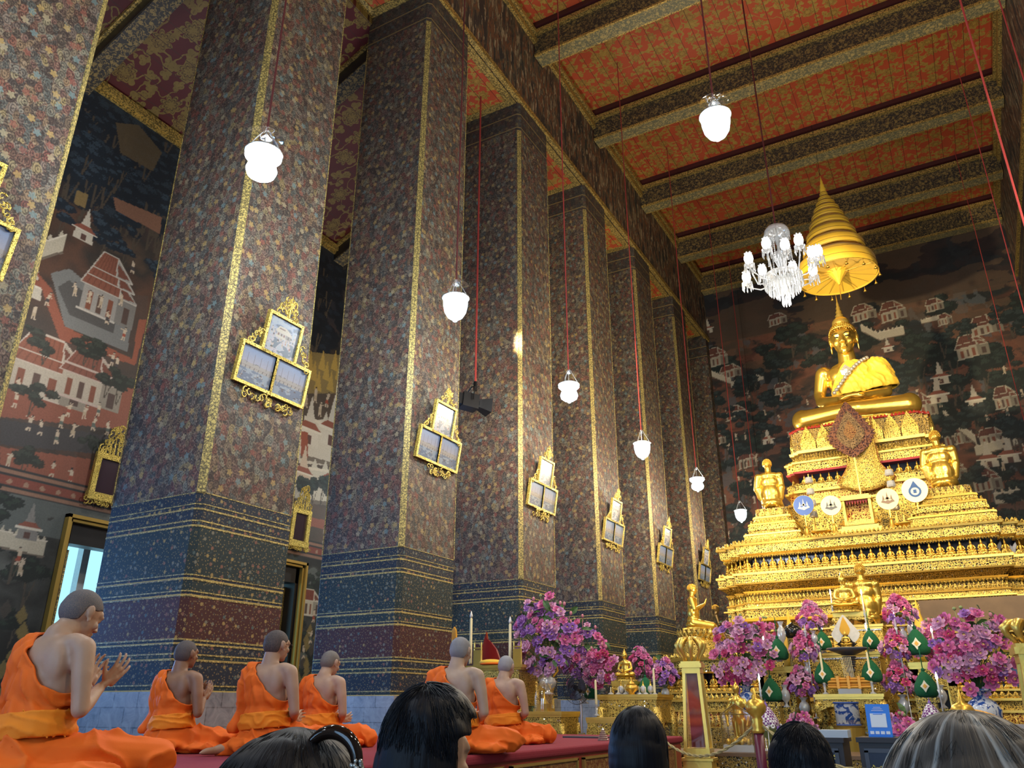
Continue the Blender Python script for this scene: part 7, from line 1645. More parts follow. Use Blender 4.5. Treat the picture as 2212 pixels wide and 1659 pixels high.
# bell jar and stepped tables
_, TJ, _ = table(1128, 1213, 1537, 1600, 10.4, .6, 'low carved gilded table under the glass bell jar', zb=0)
_, TJ2, _ = table(1120, 1172, 1480, 1536, 11.3, .4, 'small gilded table carrying little ornaments behind the bell jar', zb=0)
q = Vector((W(1172, 1536, Y=10.6).x, 10.65, TJ.z)); s = S_at(10.6, 1172, 1500); r = empty('glass_bell_jar', q, 0, 'clear glass bell jar over a tiny golden building on the low carved table', 'bell jar'); h = 66 * s
m = MB(); m.smooth = True; m.lathe([(22 * s, 0), (22.5 * s, h * .3), (21 * s, h * .55), (15 * s, h * .78), (8 * s, h * .9), (6 * s, h * .97), (7 * s, h * 1.05), (.002, h * 1.1)], 28, cap=False); m.build('glass_dome', M_GLASS, r)
m = MB(); m.box((0, 0, .02), (.22, .22, .04)); m.box((0, 0, .07), (.15, .15, .06)); m.lathe([(.07, .10), (.03, .16), (.01, .24), (.002, .30)], 10); m.build('golden_model', M_GOLD, r)
q = Vector((W(1165, 1450, Y=11.3).x, 11.45, TJ2.z)); r = empty('faceted_glass_urn', q, 0, 'faceted glass urn with gilded handles under the violet bouquet', 'urn'); m = MB(); m.lathe([(.09, 0), (.06, .03), (.12, .12), (.15, .22), (.10, .30), (.12, .34)], 10, cap=False); m.build('urn_body', M_CRY, r)
m = MB()
for sx in (-1, 1): m.tube([(sx * .12, 0, .28), (sx * .22, 0, .30), (sx * .24, 0, .20), (sx * .16, 0, .12)], .014, 6)
m.build('handle', M_GOLD, r)
# electric fan
q = W(1246, 1486, Y=10.6); r = empty('electric_fan', (q.x, 10.6, 0), -.1, 'electric pedestal fan with a dark wire cage in front of the violet flowers', 'fan'); s = S_at(10.6, 1246, 1486); R_ = 33 * s; z_ = q.z
m = MB(); M = Matrix(((1, 0, 0, 0), (0, 0, 1, 0), (0, 1, 0, z_), (0, 0, 0, 1)))
for k in range(40):
    a = 2 * PI * k / 40; m.tube([M @ Vector((R_ * .18 * math.cos(a), R_ * .18 * math.sin(a), -.07)), M @ Vector((R_ * .75 * math.cos(a), R_ * .75 * math.sin(a), -.065)), M @ Vector((R_ * math.cos(a), R_ * math.sin(a), -.01)), M @ Vector((R_ * .75 * math.cos(a), R_ * .75 * math.sin(a), .05))], .0016, 4)
for rr, y_ in ((1, -.01), (.75, -.066), (.45, -.07), (.2, -.072)): m.tube([M @ Vector((R_ * rr * math.cos(a), R_ * rr * math.sin(a), y_)) for a in np.linspace(0, 2 * PI, 32, endpoint=False)], .0035, 5, True)
m.build('wire_cage', MBK, r)
for k in range(3):
    m = MB(); a0 = k * 2 * PI / 3 + .4; m.smooth = True; P = []
    for i in range(7):
        for j in range(3): rr = R_ * (.14 + .26 * j * 1.15); a = a0 + (i / 6 - .5) * 1.35; P.append(M @ Vector((rr * math.cos(a), rr * math.sin(a), -.02 + .03 * (i / 6 - .5))))
    m.add(P, [(i * 3 + j, i * 3 + j + 1, i * 3 + j + 4, i * 3 + j + 3) for i in range(6) for j in range(2)]); m.build('blade', simple('smoky_blade', (.05, .05, .07), .25) if k == 0 else bpy.data.materials['smoky_blade'], r)
m = MB(); m.lathe([(0, -.03), (.04, -.03), (.045, .02), (.07, .05), (.07, .16), (.03, .19)], 16, M); m.build('motor', MBK, r)
m = MB(); m.tube([(0, .1, z_), (0, .1, .04)], .015, 8); m.box((0, .1, z_ * .42), (.07, .06, .14)); m.build('stem', M_METAL, r); m = MB(); m.lathe([(.17, 0), (.17, .02), (.05, .05)], 20, Matrix.Translation((0, .1, 0))); m.build('foot', MBK, r)
# tables between the fan and the golden post
_, TK, _ = table(1288, 1420, 1500, 1600, 11.3, .7, 'low carved gilded table with candles and glass balls before the small golden statue', zb=0)
_, TK2, _ = table(1320, 1366, 1471, 1500, 11.6, .32, 'tiny gilded table under the small golden seated statue', zb=TK.z)
mini_buddha((TK2.x, TK2.y, TK2.z + .06), .42, 'small golden seated statue on a tiny gilded table among candles')
candle(1286, 1468, 1522, 11.0, 'tall yellow candle at the left of the small candle table', False, .018, True, 1546); candle(1411, 1443, 1505, 11.45, 'tallest yellow candle at the right of the small candle table', False, .018, True, 1501)
for i, (x, yt) in enumerate(((1335, 1484), (1350, 1478), (1363, 1476), (1380, 1482), (1394, 1484), (1319, 1484))): candle(x, yt, 1512, 11.42, ('second', 'third', 'fourth', 'fifth', 'rightmost', 'leftmost')[i] + ' thin candle of the row before the small seated statue', False, .009, True, 1500)
for i, x in enumerate((1342, 1357, 1388, 1403)):
    q = Vector((W(x, 1500, Y=11.5).x, 11.5 + .02 * i, TK.z)); r = empty('gilt_topped_glass_ball', q, 0, ('leftmost', 'second', 'third', 'rightmost')[i] + ' small glass ball with gilded top on the small candle table', 'ornament', 'glass balls with gilded tops'); m = MB(); m.smooth = True; m.ell((0, 0, .07), (.045, .045, .055), 12, 8); m.lathe([(.03, 0), (.012, .02)], 10); m.build('glass_ball', M_CRY, r); m = MB(); m.lathe([(.02, .12), (.01, .14), (.012, .15), (.002, .19)], 8); m.build('gilded_top', M_GOLD, r)
q = Vector((W(1366, 1500, Y=11.38).x, 11.36, TK.z)); r = empty('gilded_urn', q, 0, 'squat gilded urn with knobbed lid at the front of the small candle table', 'urn'); m = MB(); m.smooth = True; m.lathe([(.05, 0), (.04, .02), (.09, .06), (.095, .10), (.06, .13)], 18); m.build('urn_body', M_GOLDS, r); m = MB(); m.smooth = True; m.lathe([(.065, .13), (.04, .16), (.012, .18), (.018, .20), (.002, .23)], 16); m.build('lid', M_GOLDS, r)
_, TQ, _ = table(1265, 1330, 1550, 1602, 10.7, .45, 'lowest small carved table at the end of the crimson platform', zb=0)
# bell and tray on the carpet
q = W(1303, 1600, Z=PZ); r = empty('striped_hand_bell', (q.x, q.y, PZ), 0, 'small striped silver and gold bell standing on the crimson carpet', 'bell'); m = MB()
for k in range(5): m.lathe([(.055 - .008 * k, .018 * k), (.057 - .008 * k, .018 * k + .012), (.05 - .008 * k, .018 * k + .016)], 16)
m.lathe([(.015, .09), (.02, .10), (.004, .12)], 10); m.build('bell_body', simple('silver_gold_stripes', (.45, .42, .36), .3, .7, noise=.5, nscale=60), r)
q = W(1268, 1594, Z=PZ); m = MB(); m.box((0, 0, .008), (.50, .20, .016)); o = m.build('flat_tray', simple('dark_tray', (.06, .05, .06), .4), loc=(q.x, q.y, PZ)); tag(o, 'flat dark tray lying on the crimson carpet near the striped bell', 'tray')

# ---- lotus topped glass case posts
def lotus_post(px, ytop, ybase, Y, w, label):
    q = W(px, 1500, Y=Y); zt__ = W(px, ytop, Y=Y).z; r = empty('lotus_topped_post', (q.x, Y, 0), .12, label, 'post', 'gilded posts with lotus finials'); zc_ = W(px, ybase, Y=Y).z
    m = MB(); m.box((0, 0, .05), (w * 1.7, w * 1.7, .10)); m.box((0, 0, .14), (w * 1.5, w * 1.5, .08)); m.box((0, 0, .22), (w * 1.25, w * 1.25, .08)); m.box((0, 0, .28), (w * 1.4, w * 1.4, .03)); m.build('moulded_base', M_GOLDL, r)
    m = MB(); t0, t1 = w * 1.15, w * .80; zA_, zB_ = .30, zc_
    def post(sx, sy): 
        a, b = t0 / 2 - .02, t1 / 2 - .02; m.tube([(sx * a, sy * a, zA_), (sx * b, sy * b, zB_)], .026, 4)
    for sx in (-1, 1):
        for sy in (-1, 1): post(sx, sy)
    for f, hh in ((.0, .10), (.93, .10)):
        t_ = t0 + (t1 - t0) * f; m.box((0, 0, zA_ + (zB_ - zA_) * f + hh / 2), (t_, t_, hh))
    m.build('tapering_frame', M_GOLDL, r)
    m = MB(); m.box((0, 0, (zA_ + zB_) / 2 + .02), (t1 * .62, t1 * .62, (zB_ - zA_) * .82)); m.build('red_inner_column', simple('deep_red_inside', (.20, .012, .015), .4) if 'deep_red_inside' not in bpy.data.materials else bpy.data.materials['deep_red_inside'], r)
    m = MB()
    for s_ in (-1, 1): m.box((0, s_ * t1 * .45, (zA_ + zB_) / 2 + .02), (t1 * .8, .004, (zB_ - zA_) * .84)); m.box((s_ * t1 * .45, 0, (zA_ + zB_) / 2 + .02), (.004, t1 * .8, (zB_ - zA_) * .84))
    m.build('glass_pane', M_GLASS, r)
    m = MB(); m.box((0, 0, zc_ + .02), (t1 * 1.25, t1 * 1.25, .05)); m.box((0, 0, zc_ + .055), (t1 * 1.1, t1 * 1.1, .03)); m.build('capital', M_GOLDL, r)
    H_ = zt__ - zc_ - .07
    for k in range(8):
        a = k * PI / 4 + .2; m = MB(); m.smooth = True; c, s_ = math.cos(a), math.sin(a)
        P = [(t1 * .40, 0), (t1 * .50, H_ * .18), (t1 * .72, H_ * .45), (t1 * .78, H_ * .66), (t1 * .55, H_ * .88), (t1 * .12, H_ * 1.0)]
        m.tube([(x * c, x * s_, zc_ + .07 + z) for x, z in P], [t1 * .07, t1 * .08, t1 * .11, t1 * .17, t1 * .17, t1 * .05], 7); m.build('lotus_petal', M_GOLDL, r)
    return r
lotus_post(1500, 1376, 1442, 10.25, .27, 'tall gilded post with lotus finial and red glass fronted inside, in front of the altar')
lotus_post(2250, 1338, 1412, 7.2, .25, 'gilded lotus finial post cut by the right edge of the photo')
# glass case with golden figures on a ledge
q = W(1588, 1612, Y=10.7); zl = W(1588, 1626, Y=10.7).z
m = MB(); m.box((q.x + 1.9, 11.15, zl / 2), (5.6, .9, zl - .04)); r = empty('carved_ledge', (0, 0, 0), 0, 'long low carved stone coloured ledge behind the rope with the glass case on it', 'ledge'); m.build('ledge_body', M_ORND, r); m = MB(); m.box((q.x + 1.9, 11.15, zl - .02), (5.7, .98, .04)); m.build('ledge_top', simple('brown_ledge', (.16, .09, .04), .5), r)
r = empty('glass_case', (q.x, 11.0, zl), 0, 'pointed roof glass display case around small golden figures left of the maroon post', 'display case'); s = S_at(10.8, 1588, 1600); w, h = 68 * s, 92 * s
m = MB(); m.box((0, 0, .04), (w * .92, w * .7, .08)); m.build('white_base', simple('white_marble_base', (.55, .52, .45), .4), r)
m = MB()
for sx in (-1, 1):
    for sy in (-1, 1): m.tube([(sx * w * .46, sy * w * .35, .08), (sx * w * .46, sy * w * .35, h * .78)], .008, 4)
    m.tube([(sx * w * .46, -w * .35, h * .78), (0, -w * .35, h)], .007, 4); m.tube([(sx * w * .46, w * .35, h * .78), (0, w * .35, h)], .007, 4); m.tube([(sx * w * .46, -w * .35, h * .78), (sx * w * .46, w * .35, h * .78)], .007, 4)
for sy in (-1, 1): m.tube([(-w * .46, sy * w * .35, h * .78), (w * .46, sy * w * .35, h * .78)], .006, 4)
m.tube([(0, -w * .35, h), (0, w * .35, h)], .007, 4); m.build('metal_edge', simple('brass_edge', (.40, .30, .12), .35, .7), r)
m = MB(); m.box((0, 0, (h * .78 + .08) / 2), (w * .9, w * .68, h * .7)); m.add([(-w * .46, -w * .35, h * .78), (0, -w * .35, h), (w * .46, -w * .35, h * .78), (-w * .46, w * .35, h * .78), (0, w * .35, h), (w * .46, w * .35, h * .78)], [(0, 1, 4, 3), (1, 2, 5, 4), (0, 2, 1), (3, 4, 5)]); m.build('glass_pane', M_GLASS, r)
r = empty('golden_walking_figures', (q.x, 11.0, zl + .08), 0, 'polished golden standing figure inside the glass case', 'statue'); B = [('e', (0, 0, .04), (.12, .08, .04))]
for sx in (-1, 1): B += [('c', (sx * .04, 0, .05), (sx * .05, 0, .28), .030, .045), ('c', (sx * .09, 0, .52), (sx * .15, -.03, .36), .026, .022), ('c', (sx * .15, -.03, .36), (sx * .12, -.09, .22), .022, .018)]
B += [('e', (0, 0, .34), (.075, .06, .09)), ('e', (0, 0, .48), (.09, .06, .10)), ('c', (0, 0, .55), (0, 0, .62), .03, .03), ('e', (0, 0, .66), (.045, .05, .06)), ('c', (0, 0, .70), (0, 0, .76), .025, .006)]
link('body', ssurf(B, .012, 3), [M_GOLD], r, True); m = MB(); m.smooth = True
for k in range(4): m.ell((-.13 + .085 * k, -.10, .035), (.03, .03, .04), 10, 6)
m.build('small_attendant', M_GOLD, r)
# maroon posts and rope
def rope_post(px, ytop, Y, label):
    q = W(px, ytop, Y=Y); r = empty('maroon_rope_post', (q.x, Y, 0), 0, label, 'post', 'maroon posts of the rope barrier'); h = q.z; s = h
    m = MB(); m.smooth = True; m.tube([(0, 0, 0), (0, 0, h - .30)], .038, 14); m.build('maroon_shaft', simple('maroon_paint', (.12, .010, .035), .35) if 'maroon_paint' not in bpy.data.materials else bpy.data.materials['maroon_paint'], r)
    m = MB(); m.smooth = True; m.lathe([(.045, h - .31), (.05, h - .29), (.04, h - .27), (.05, h - .25), (.04, h - .23), (.045, h - .21), (.035, h - .19), (.075, h - .15), (.082, h - .11), (.06, h - .07), (.025, h - .05), (.03, h - .035), (.012, h - .015), (.003, h + .03)], 20); m.build('gilded_finial', M_GOLDS, r)
    m = MB(); m.lathe([(.16, 0), (.15, .03), (.05, .06)], 20); m.build('foot', M_GOLDS, r); return Vector((q.x, Y, h - .22))
p1 = rope_post(1629, 1494, 7.0, 'maroon barrier post with gilded finial left of the garland cone'); p2 = rope_post(2072, 1500, 6.6, 'maroon barrier post with gilded finial behind the blonde visitor')
def rope(a, b, sag, label):
    m = MB(); pts = []
    for k in range(40): t_ = k / 39; p_ = Vector(a).lerp(Vector(b), t_); p_.z -= sag * 4 * t_ * (1 - t_); pts.append(p_)
    for ph in (0, PI): m.tube([p_ + Vector((0, .008 * math.cos(k * 1.3 + ph), .008 * math.sin(k * 1.3 + ph))) for k, p_ in enumerate(pts)], .008, 5)
    tag(m.build('gold_rope', simple('gold_twisted_cord', (.48, .38, .16), .6) if 'gold_twisted_cord' not in bpy.data.materials else bpy.data.materials['gold_twisted_cord']), label, 'rope', 'gold rope barrier')
pl = W(1425, 1590, Y=8.6); rope(pl, p1, .22, 'gold twisted rope sagging left of the left maroon post'); rope(p1, p2, .30, 'gold twisted rope sagging between the two maroon posts')
p3 = Vector((p2.x + 1.2, p2.y - .3, p2.z)); rope(p2, p3, .25, 'gold twisted rope running to the right edge of the photo')
m = MB(); m.tube([(pl.x, pl.y, 0), (pl.x, pl.y, pl.z + .05)], .03, 10); m.lathe([(.04, pl.z), (.05, pl.z + .05), (.01, pl.z + .12)], 14, Matrix.Translation((pl.x, pl.y, 0))); tag(m.build('maroon_rope_post', bpy.data.materials['maroon_paint']), 'maroon barrier post hidden behind the woman with dark hair', 'post', 'maroon posts of the rope barrier')
p4 = W(2230, 1560, Y=6.3); m = MB(); m.tube([(p3.x, p3.y, 0), (p3.x, p3.y, p3.z + .05)], .03, 10); tag(m.build('maroon_rope_post', bpy.data.materials['maroon_paint']), 'maroon barrier post just beyond the right edge of the photo', 'post', 'maroon posts of the rope barrier')
# donation lecterns with lettering and blue sign
M_NAVY = simple('navy_board', (.010, .018, .045), .3); M_FRM = simple('slate_frame', (.05, .06, .085), .4); M_YTX = simple('yellow_lettering', (.80, .66, .10), .5); M_WOODD = simple('dark_wood_box', (.018, .013, .015), .45)
def text(body, size, loc, parent, mat, name='lettering', al='CENTER'):
    cu = bpy.data.curves.new(name, 'FONT'); cu.body = body; cu.size = size; cu.align_x = al; cu.align_y = 'CENTER'; cu.extrude = .0015; tmp = bpy.data.objects.new('tmp', cu); COL.objects.link(tmp); dg = bpy.context.evaluated_depsgraph_get(); me = bpy.data.meshes.new_from_object(tmp.evaluated_get(dg)); bpy.data.objects.remove(tmp); me.materials.clear(); me.materials.append(mat); o = bpy.data.objects.new(name, me); COL.objects.link(o); o.parent = parent; o['kind'] = 'stuff'; o.location = loc; o.rotation_euler = (PI / 2, 0, 0); return o
def lectern(xl, xr, yt, Y, label, lines, off=0, dz=.10, al='CENTER'):
    a, b = W(xl, yt, Y=Y), W(xr, yt, Y=Y); w = b.x - a.x; h = a.z; r = empty('donation_box', ((a.x + b.x) / 2, Y + .2, 0), 0, label, 'donation box'); m = MB(); m.box((0, 0, h / 2), (w * .94, .36, h - .02)); m.build('cabinet', M_WOODD, r); m = MB(); m.box((0, 0, h), (w, .42, .035)); m.build('lid', M_WOODD, r)
    m = MB(); z1_ = h - .075; z0_ = .12; t_ = .03
    for bx in (((0, -.186, z1_), (w * .78, .012, t_)), ((0, -.186, z0_), (w * .78, .012, t_)), ((-w * .39 + t_ / 2, -.186, (z0_ + z1_) / 2), (t_, .012, z1_ - z0_)), ((w * .39 - t_ / 2, -.186, (z0_ + z1_) / 2), (t_, .012, z1_ - z0_))): m.box(*bx)
    m.build('frame', M_FRM, r); m = MB(); m.box((0, -.183, (z0_ + z1_) / 2), (w * .74, .006, z1_ - z0_)); m.build('notice_board', M_NAVY, r)
    for i, (tx, sz) in enumerate(lines): text(tx, sz, (off, -.190, z1_ - dz - i * .062), r, M_YTX, al=al)
    return r, Vector(((a.x + b.x) / 2, Y + .2, h))
_, L1 = lectern(1690, 1822, 1597, 7.3, 'dark donation box with yellow lettering behind the dark haired man', (('ปฏิมากร', .058), ('OUR RESPECT', .032)), .17, .045, 'RIGHT')
_, L2 = lectern(1849, 1975, 1598, 7.25, 'dark framed donation box in front of the altar, beside the blonde visitor', (('ผู้บริจาค', .055), ('(บูรณปฏิสังขรณ์)', .06)), -.04, .13)
q = L1; m = MB(); m.box((0, 0, .05), (.22, .18, .055)); o = m.build('paper_stack', simple('blueish_paper', (.50, .58, .66), .7), loc=(W(1800, 1590, Y=7.35).x, 7.45, q.z - .005)); tag(o, 'pale stack of papers on the left donation box', 'paper')
q = Vector((W(1902, 1590, Y=7.35).x, 7.38, L2.z + .018)); s = S_at(7.35, 1902, 1560); r = empty('blue_acrylic_sign', q, -.05, 'bright blue upright sign with a white square on the right donation box', 'sign'); w, h = 44 * s, 60 * s; Mt = E4(-.12)
m = MB(); m.box((0, 0, h / 2), (w, .012, h), Mt); m.box((0, .05, .006), (w, .12, .012)); m.build('blue_panel', simple('bright_blue_print', (.02, .20, .75), .3, **{'Emission Color': (.02, .2, .75, 1), 'Emission Strength': 0.0}), r)
m = MB(); m.box((0, -.009, h * .50), (w * .66, .004, h * .42), Mt)
for k in range(4): m.box((-w * .33 + k * w * .22, -.009, h * .13), (w * .16, .004, h * .09), Mt)
for k in range(3): m.box((0, -.009, h * (.80 + .05 * k)), (w * (.5 - .1 * k), .003, h * .014), Mt)
m.build('white_print', simple('white_print', (.72, .78, .85), .4), r)
m = MB(); m.box((0, -.012, h * .69), (w * .4, .003, h * .02), Mt); m.build('blue_caption_line', bpy.data.materials['bright_blue_print'], r)
# bowl of marigolds and white counter at the right
q = W(2095, 1556, Y=9.2); r = empty('marigold_bowl', (q.x, 9.2, q.z - .12), 0, 'golden bowl heaped with orange yellow marigolds below the widest bouquet', 'bowl'); m = MB(); m.smooth = True; m.lathe([(.07, -.12), (.05, -.06), (.12, .0), (.24, .08), (.26, .13), (.24, .13), (0, .06)], 26); m.build('bowl', M_GOLD, r)
m = MB(); m.smooth = True
for k in range(90): a = k * 2.4; rr = .22 * math.sqrt(k / 90); m.ell((rr * math.cos(a), rr * math.sin(a), .14 + .06 * (1 - (rr / .22) ** 2)), (.03, .03, .022), 6, 4)
m.build('marigold_heap', M_AMBER, r)['kind'] = 'stuff'
zz0 = q.z - .24; m = MB(); m.box((q.x, 9.25, zz0 / 2), (.6, .5, zz0)); tag(m.build('bowl_table', M_ORND), 'gilded square table under the marigold bowl', 'table')
q = W(2185, 1563, Y=12.5); m = MB(); m.box((q.x + .3, 12.6, q.z - .05), (1.3, .4, .08)); m.box((q.x + .3, 12.7, (q.z - .09) / 2), (1.1, .2, q.z - .09)); tag(m.build('white_counter', simple('white_counter', (.55, .55, .58), .4)), 'low white topped counter at the right edge behind the flowers', 'counter')

# ---- ornate frames: pictures on the pillars, mirrors above the windows
def paintpic(seed, w, h, mode):
    p = Paint(0, w, 0, h, w / 70, (.25, .34, .45), seed); V = p.V / h; U = p.U / w
    for c, (a, b) in enumerate(((.16, .50), (.28, .46), (.50, .50))): p.C[..., c] = b + (a - b) * np.clip((V - .35) / .65, 0, 1)
    n = p.fbm(6 / w, 4, 1, 2, seed)
    if mode == 0:
        p.blend(V < .42, (.17, .22, .32)); p.blend((V < .42) & (n > .52), (.33, .40, .48)); p.blend((V > .38) & (V < .50 + .08 * n), (.16, .16, .18))
        for k in range(7): x = w * (.08 + .13 * k); p.house(x, h * .40, w * .09, h * .08, 0, wall=(.55, .52, .50), roof=(.22, .16, .16), edge=(.4, .38, .36), tiers=1)
        for k in range(12): x, y = p.r.uniform(0, w), p.r.uniform(.06, .32) * h; p.ell((x, y), (w * .04, h * .012), (.12, .09, .09)); p.line((x, y), (x, y + h * .09), w * .006, (.55, .5, .48))
        for k in range(4): p.line((w * (.2 + .2 * k), h * .5), (w * (.2 + .2 * k), h * .8), w * .004, (.2, .2, .25))
    else:
        p.blend(n > .55, (.38, .44, .50)); p.blend(n < .42, (.13, .18, .24))
        for k in range(16): p.person(p.r.uniform(.08, .92) * w, p.r.uniform(.08, .6) * h, h * .2, skin=(.5, .42, .38))
        p.house(w * .3, h * .5, w * .3, h * .14, .0, wall=(.42, .40, .38), roof=(.28, .16, .13))
    p.C *= .62
    return p
M_FRAME = mat_orn('gilt_picture_frame', (.22, .15, .03), (.82, .62, .15), 70, .42, False)
def scrolls(m, pts, w, rnd, y=-.02):
    """carved openwork of small curls"""
    for (x, z, s) in pts:
        n = 9; m.tube([(x + s * (1 - k / n) * math.cos(k * .75 + rnd), y, z + s * (1 - k / n) * math.sin(k * .75 + rnd)) for k in range(n)], [w * (1 - .07 * k) for k in range(n)], 5); rnd += 1.7
def picture(k, side=None):
    yc = PY[k] + PT * (.52 if k else .38); zc = W({1: 575, 2: 948, 3: 1171, 4: 1326, 5: 1442, 6: 1527, 0: 20}[k], {1: 765, 2: 942, 3: 1050, 4: 1130, 5: 1185, 6: 1225, 0: 500}[k], X=XC).z
    nm = ['cut by the left edge on the nearest pillar', 'on the widest second pillar, largest in view', 'on the third pillar left of the spotlight', 'on the fourth pillar', 'on the fifth pillar', 'on the sixth pillar', 'on the farthest pillar'][k]
    r = empty('gilt_picture_trio', (XC, yc, zc), 0, 'gilt frame of three small paintings, ' + nm, 'picture frame', 'three part gilt picture frames on the pillars')
    # local axes: u along +Y, v up, tilted forward from its foot; rotate so that local x -> +Y, local -y -> +X
    r.rotation_euler = (.16, 0, PI / 2); r.location.x = XC + .10
    wL, hL, wT, hT = .47, .40, .46, .42; t_ = .035
    cells = [(-wL / 2 - t_ / 2, -.24, wL, hL), (wL / 2 + t_ / 2, -.24, wL, hL), (0, -.24 + hL / 2 + hT / 2 + t_, wT, hT)]
    m = MB()
    def rect(x, z, w, h):
        for b in (((x, 0, z + h / 2 + t_ / 2), (w + 2 * t_, .05, t_)), ((x, 0, z - h / 2 - t_ / 2), (w + 2 * t_, .05, t_)), ((x - w / 2 - t_ / 2, 0, z), (t_, .05, h)), ((x + w / 2 + t_ / 2, 0, z), (t_, .05, h))): m.box(*b)
    for c in cells: rect(*c)
    m.build('frame', M_FRAME, r)
    m = MB()
    for c in cells: m.box((c[0], .018, c[1]), (c[2], .01, c[3]))
    m.build('backing', M_DARK, r)
    for i, c in enumerate(cells):
        o = PICS[i if i < 2 else 2].copy(); COL.objects.link(o); o.parent = r; o.location = (c[0] - c[2] / 2, -.004, c[1] - c[3] / 2); o.scale = (c[2] / .48, 1, c[3] / .42)
    m = MB(); R_ = random.Random(k); zt__ = cells[2][1] + hT / 2 + t_
    scrolls(m, [(R_.uniform(-.20, .20) * (1 - j / 26), zt__ + .02 + j * .009, .045) for j in range(22)], .010, 1.0); m.tube([(0, -.02, zt__), (0, -.02, zt__ + .27)], [.02, .004], 5)
    for sx in (-1, 1): scrolls(m, [(sx * (wT / 2 + t_ + .03 + .016 * j + .01), -.24 + hL / 2 + t_ + .20 - .022 * j - R_.uniform(0, .04), .040) for j in range(10)], .009, .5)
    scrolls(m, [(R_.uniform(-.36, .36), -.24 - hL / 2 - t_ - .03 - R_.uniform(0, .10) * 1.0, .045) for j in range(22)], .010, 2.0); m.build('carved_scroll_crest', M_FRAME, r)['kind'] = 'stuff'; return r
PICS = []
for i, md in enumerate((0, 0, 1)):
    p = paintpic(40 + i, .48, .42, md); o = p.mesh('painting', lambda u, v: (u, np.zeros_like(u), v), M_PICT); PICS.append(o)
for k in range(7): picture(k)
for o in PICS: bpy.data.objects.remove(o)
def mirror(px, py, label):
    yc = W(px, py, X=XW).y
    r = empty('gilt_mirror_frame', (XW + .075, yc, .85 + .44 * D + .05), 0, label, 'mirror', 'gilt mirror frames above the windows'); r.rotation_euler = (.05, 0, PI / 2); w, h = .52, .62; m = MB(); t_ = .09
    for b in (((0, 0, h + .16), (w, .06, t_)), ((0, 0, .14), (w * 1.05, .08, .12)), ((-w / 2 + t_ / 2, 0, h / 2 + .12), (t_, .06, h)), ((w / 2 - t_ / 2, 0, h / 2 + .12), (t_, .06, h))): m.box(*b)
    m.build('frame', M_FRAME, r); m = MB(); m.box((0, .02, h / 2 + .14), (w * .8, .02, h)); m.build('dark_glass', simple('dark_mirror', (.05, .03, .04), .15) if 'dark_mirror' not in bpy.data.materials else bpy.data.materials['dark_mirror'], r)
    m = MB(); R_ = random.Random(4)
    scrolls(m, [(R_.uniform(-.26, .26) * (1 - j / 44), h + .22 + j * .013, .06) for j in range(34)], .014, 1.0); scrolls(m, [(R_.uniform(-.30, .30), .06 + R_.uniform(-.03, .04), .05) for j in range(18)], .013, 2.0)
    for k in range(7): m.tube([((k - 3) * .07, -.02, h + .20), ((k - 3) * .06, -.02, h + .30 + .07 * (3 - abs(k - 3)))], [.02, .004], 5)
    m.build('carved_flame_crest', M_FRAME, r)['kind'] = 'stuff'
mirror(222, 1040, 'gilt flame topped mirror above the nearer window, left of the widest pillar'); mirror(640, 1140, 'gilt flame topped mirror above the farther window, between second and third pillar')
# ============================================================ seated visitors in the foreground, seen from behind
def mat_hair(name, c, hi, streak=0.0, c2=None):
    t = NT(name); v = t.vmath('ADD', t.vmath('MULTIPLY', t.vmath('NORMALIZE', t.vmath('MULTIPLY', t.obj(), (1, 1, 0))), (.16, .16, .16)), t.vmath('MULTIPLY', t.obj(), (.05, .05, .05))); n = t.noise(v, 70, 4, .7); col = t.mix(n, c, hi)
    if streak: col = t.mix(t.ramp(t.noise(v, 34, 3), [(.54, (0, 0, 0)), (.64, (streak,) * 3)]), col, c2)
    t.bsdf(col, .45, 0, t.bump(n, .5, .006), **{'Specular_IOR_Level': .16}); return t.m
def strands(parent, C, rx, ry, rz, n, mat, down, seed, lift=.004, crown=(0, -.02, 1), th=.0011, part_x=0.0):
    """hair strands combed from the crown over the skull; down = length in radians"""
    R_ = random.Random(seed); m = MB(); m.smooth = True; cr = Vector(crown).normalized()
    for i in range(n):
        a = R_.uniform(0, 2 * PI); st = R_.uniform(0, .9 * down); L = R_.uniform(.5, 1.0) * .9; e1 = cr.orthogonal().normalized(); e2 = cr.cross(e1); wob = R_.uniform(-.35, .35); pts = []
        lf = 1 + R_.uniform(0, 1) * lift / rx
        for k in range(7):
            t_ = min(st + L * k / 6, down); dz = max(0, t_ - 1.52); t_ = min(t_, 1.52); aa = a + wob * (k / 6) ** 2; d = cr * math.cos(t_) + (e1 * math.cos(aa) + e2 * math.sin(aa)) * math.sin(t_)
            if d.y > .45 + .3 * d.z or (down == 2.15 and d.z < .35 and d.y > -.05): break
            q = Vector((d.x * rx, d.y * ry, d.z * rz - dz * rz * 1.15)) * lf
            pts.append(Vector(C) + q)
        if len(pts) > 3: m.tube(pts, [th * (1 - .75 * k / (len(pts) - 1)) for k in range(len(pts))], 3)
    o = m.build('hair_strands', mat, parent); o['kind'] = 'stuff'; return o
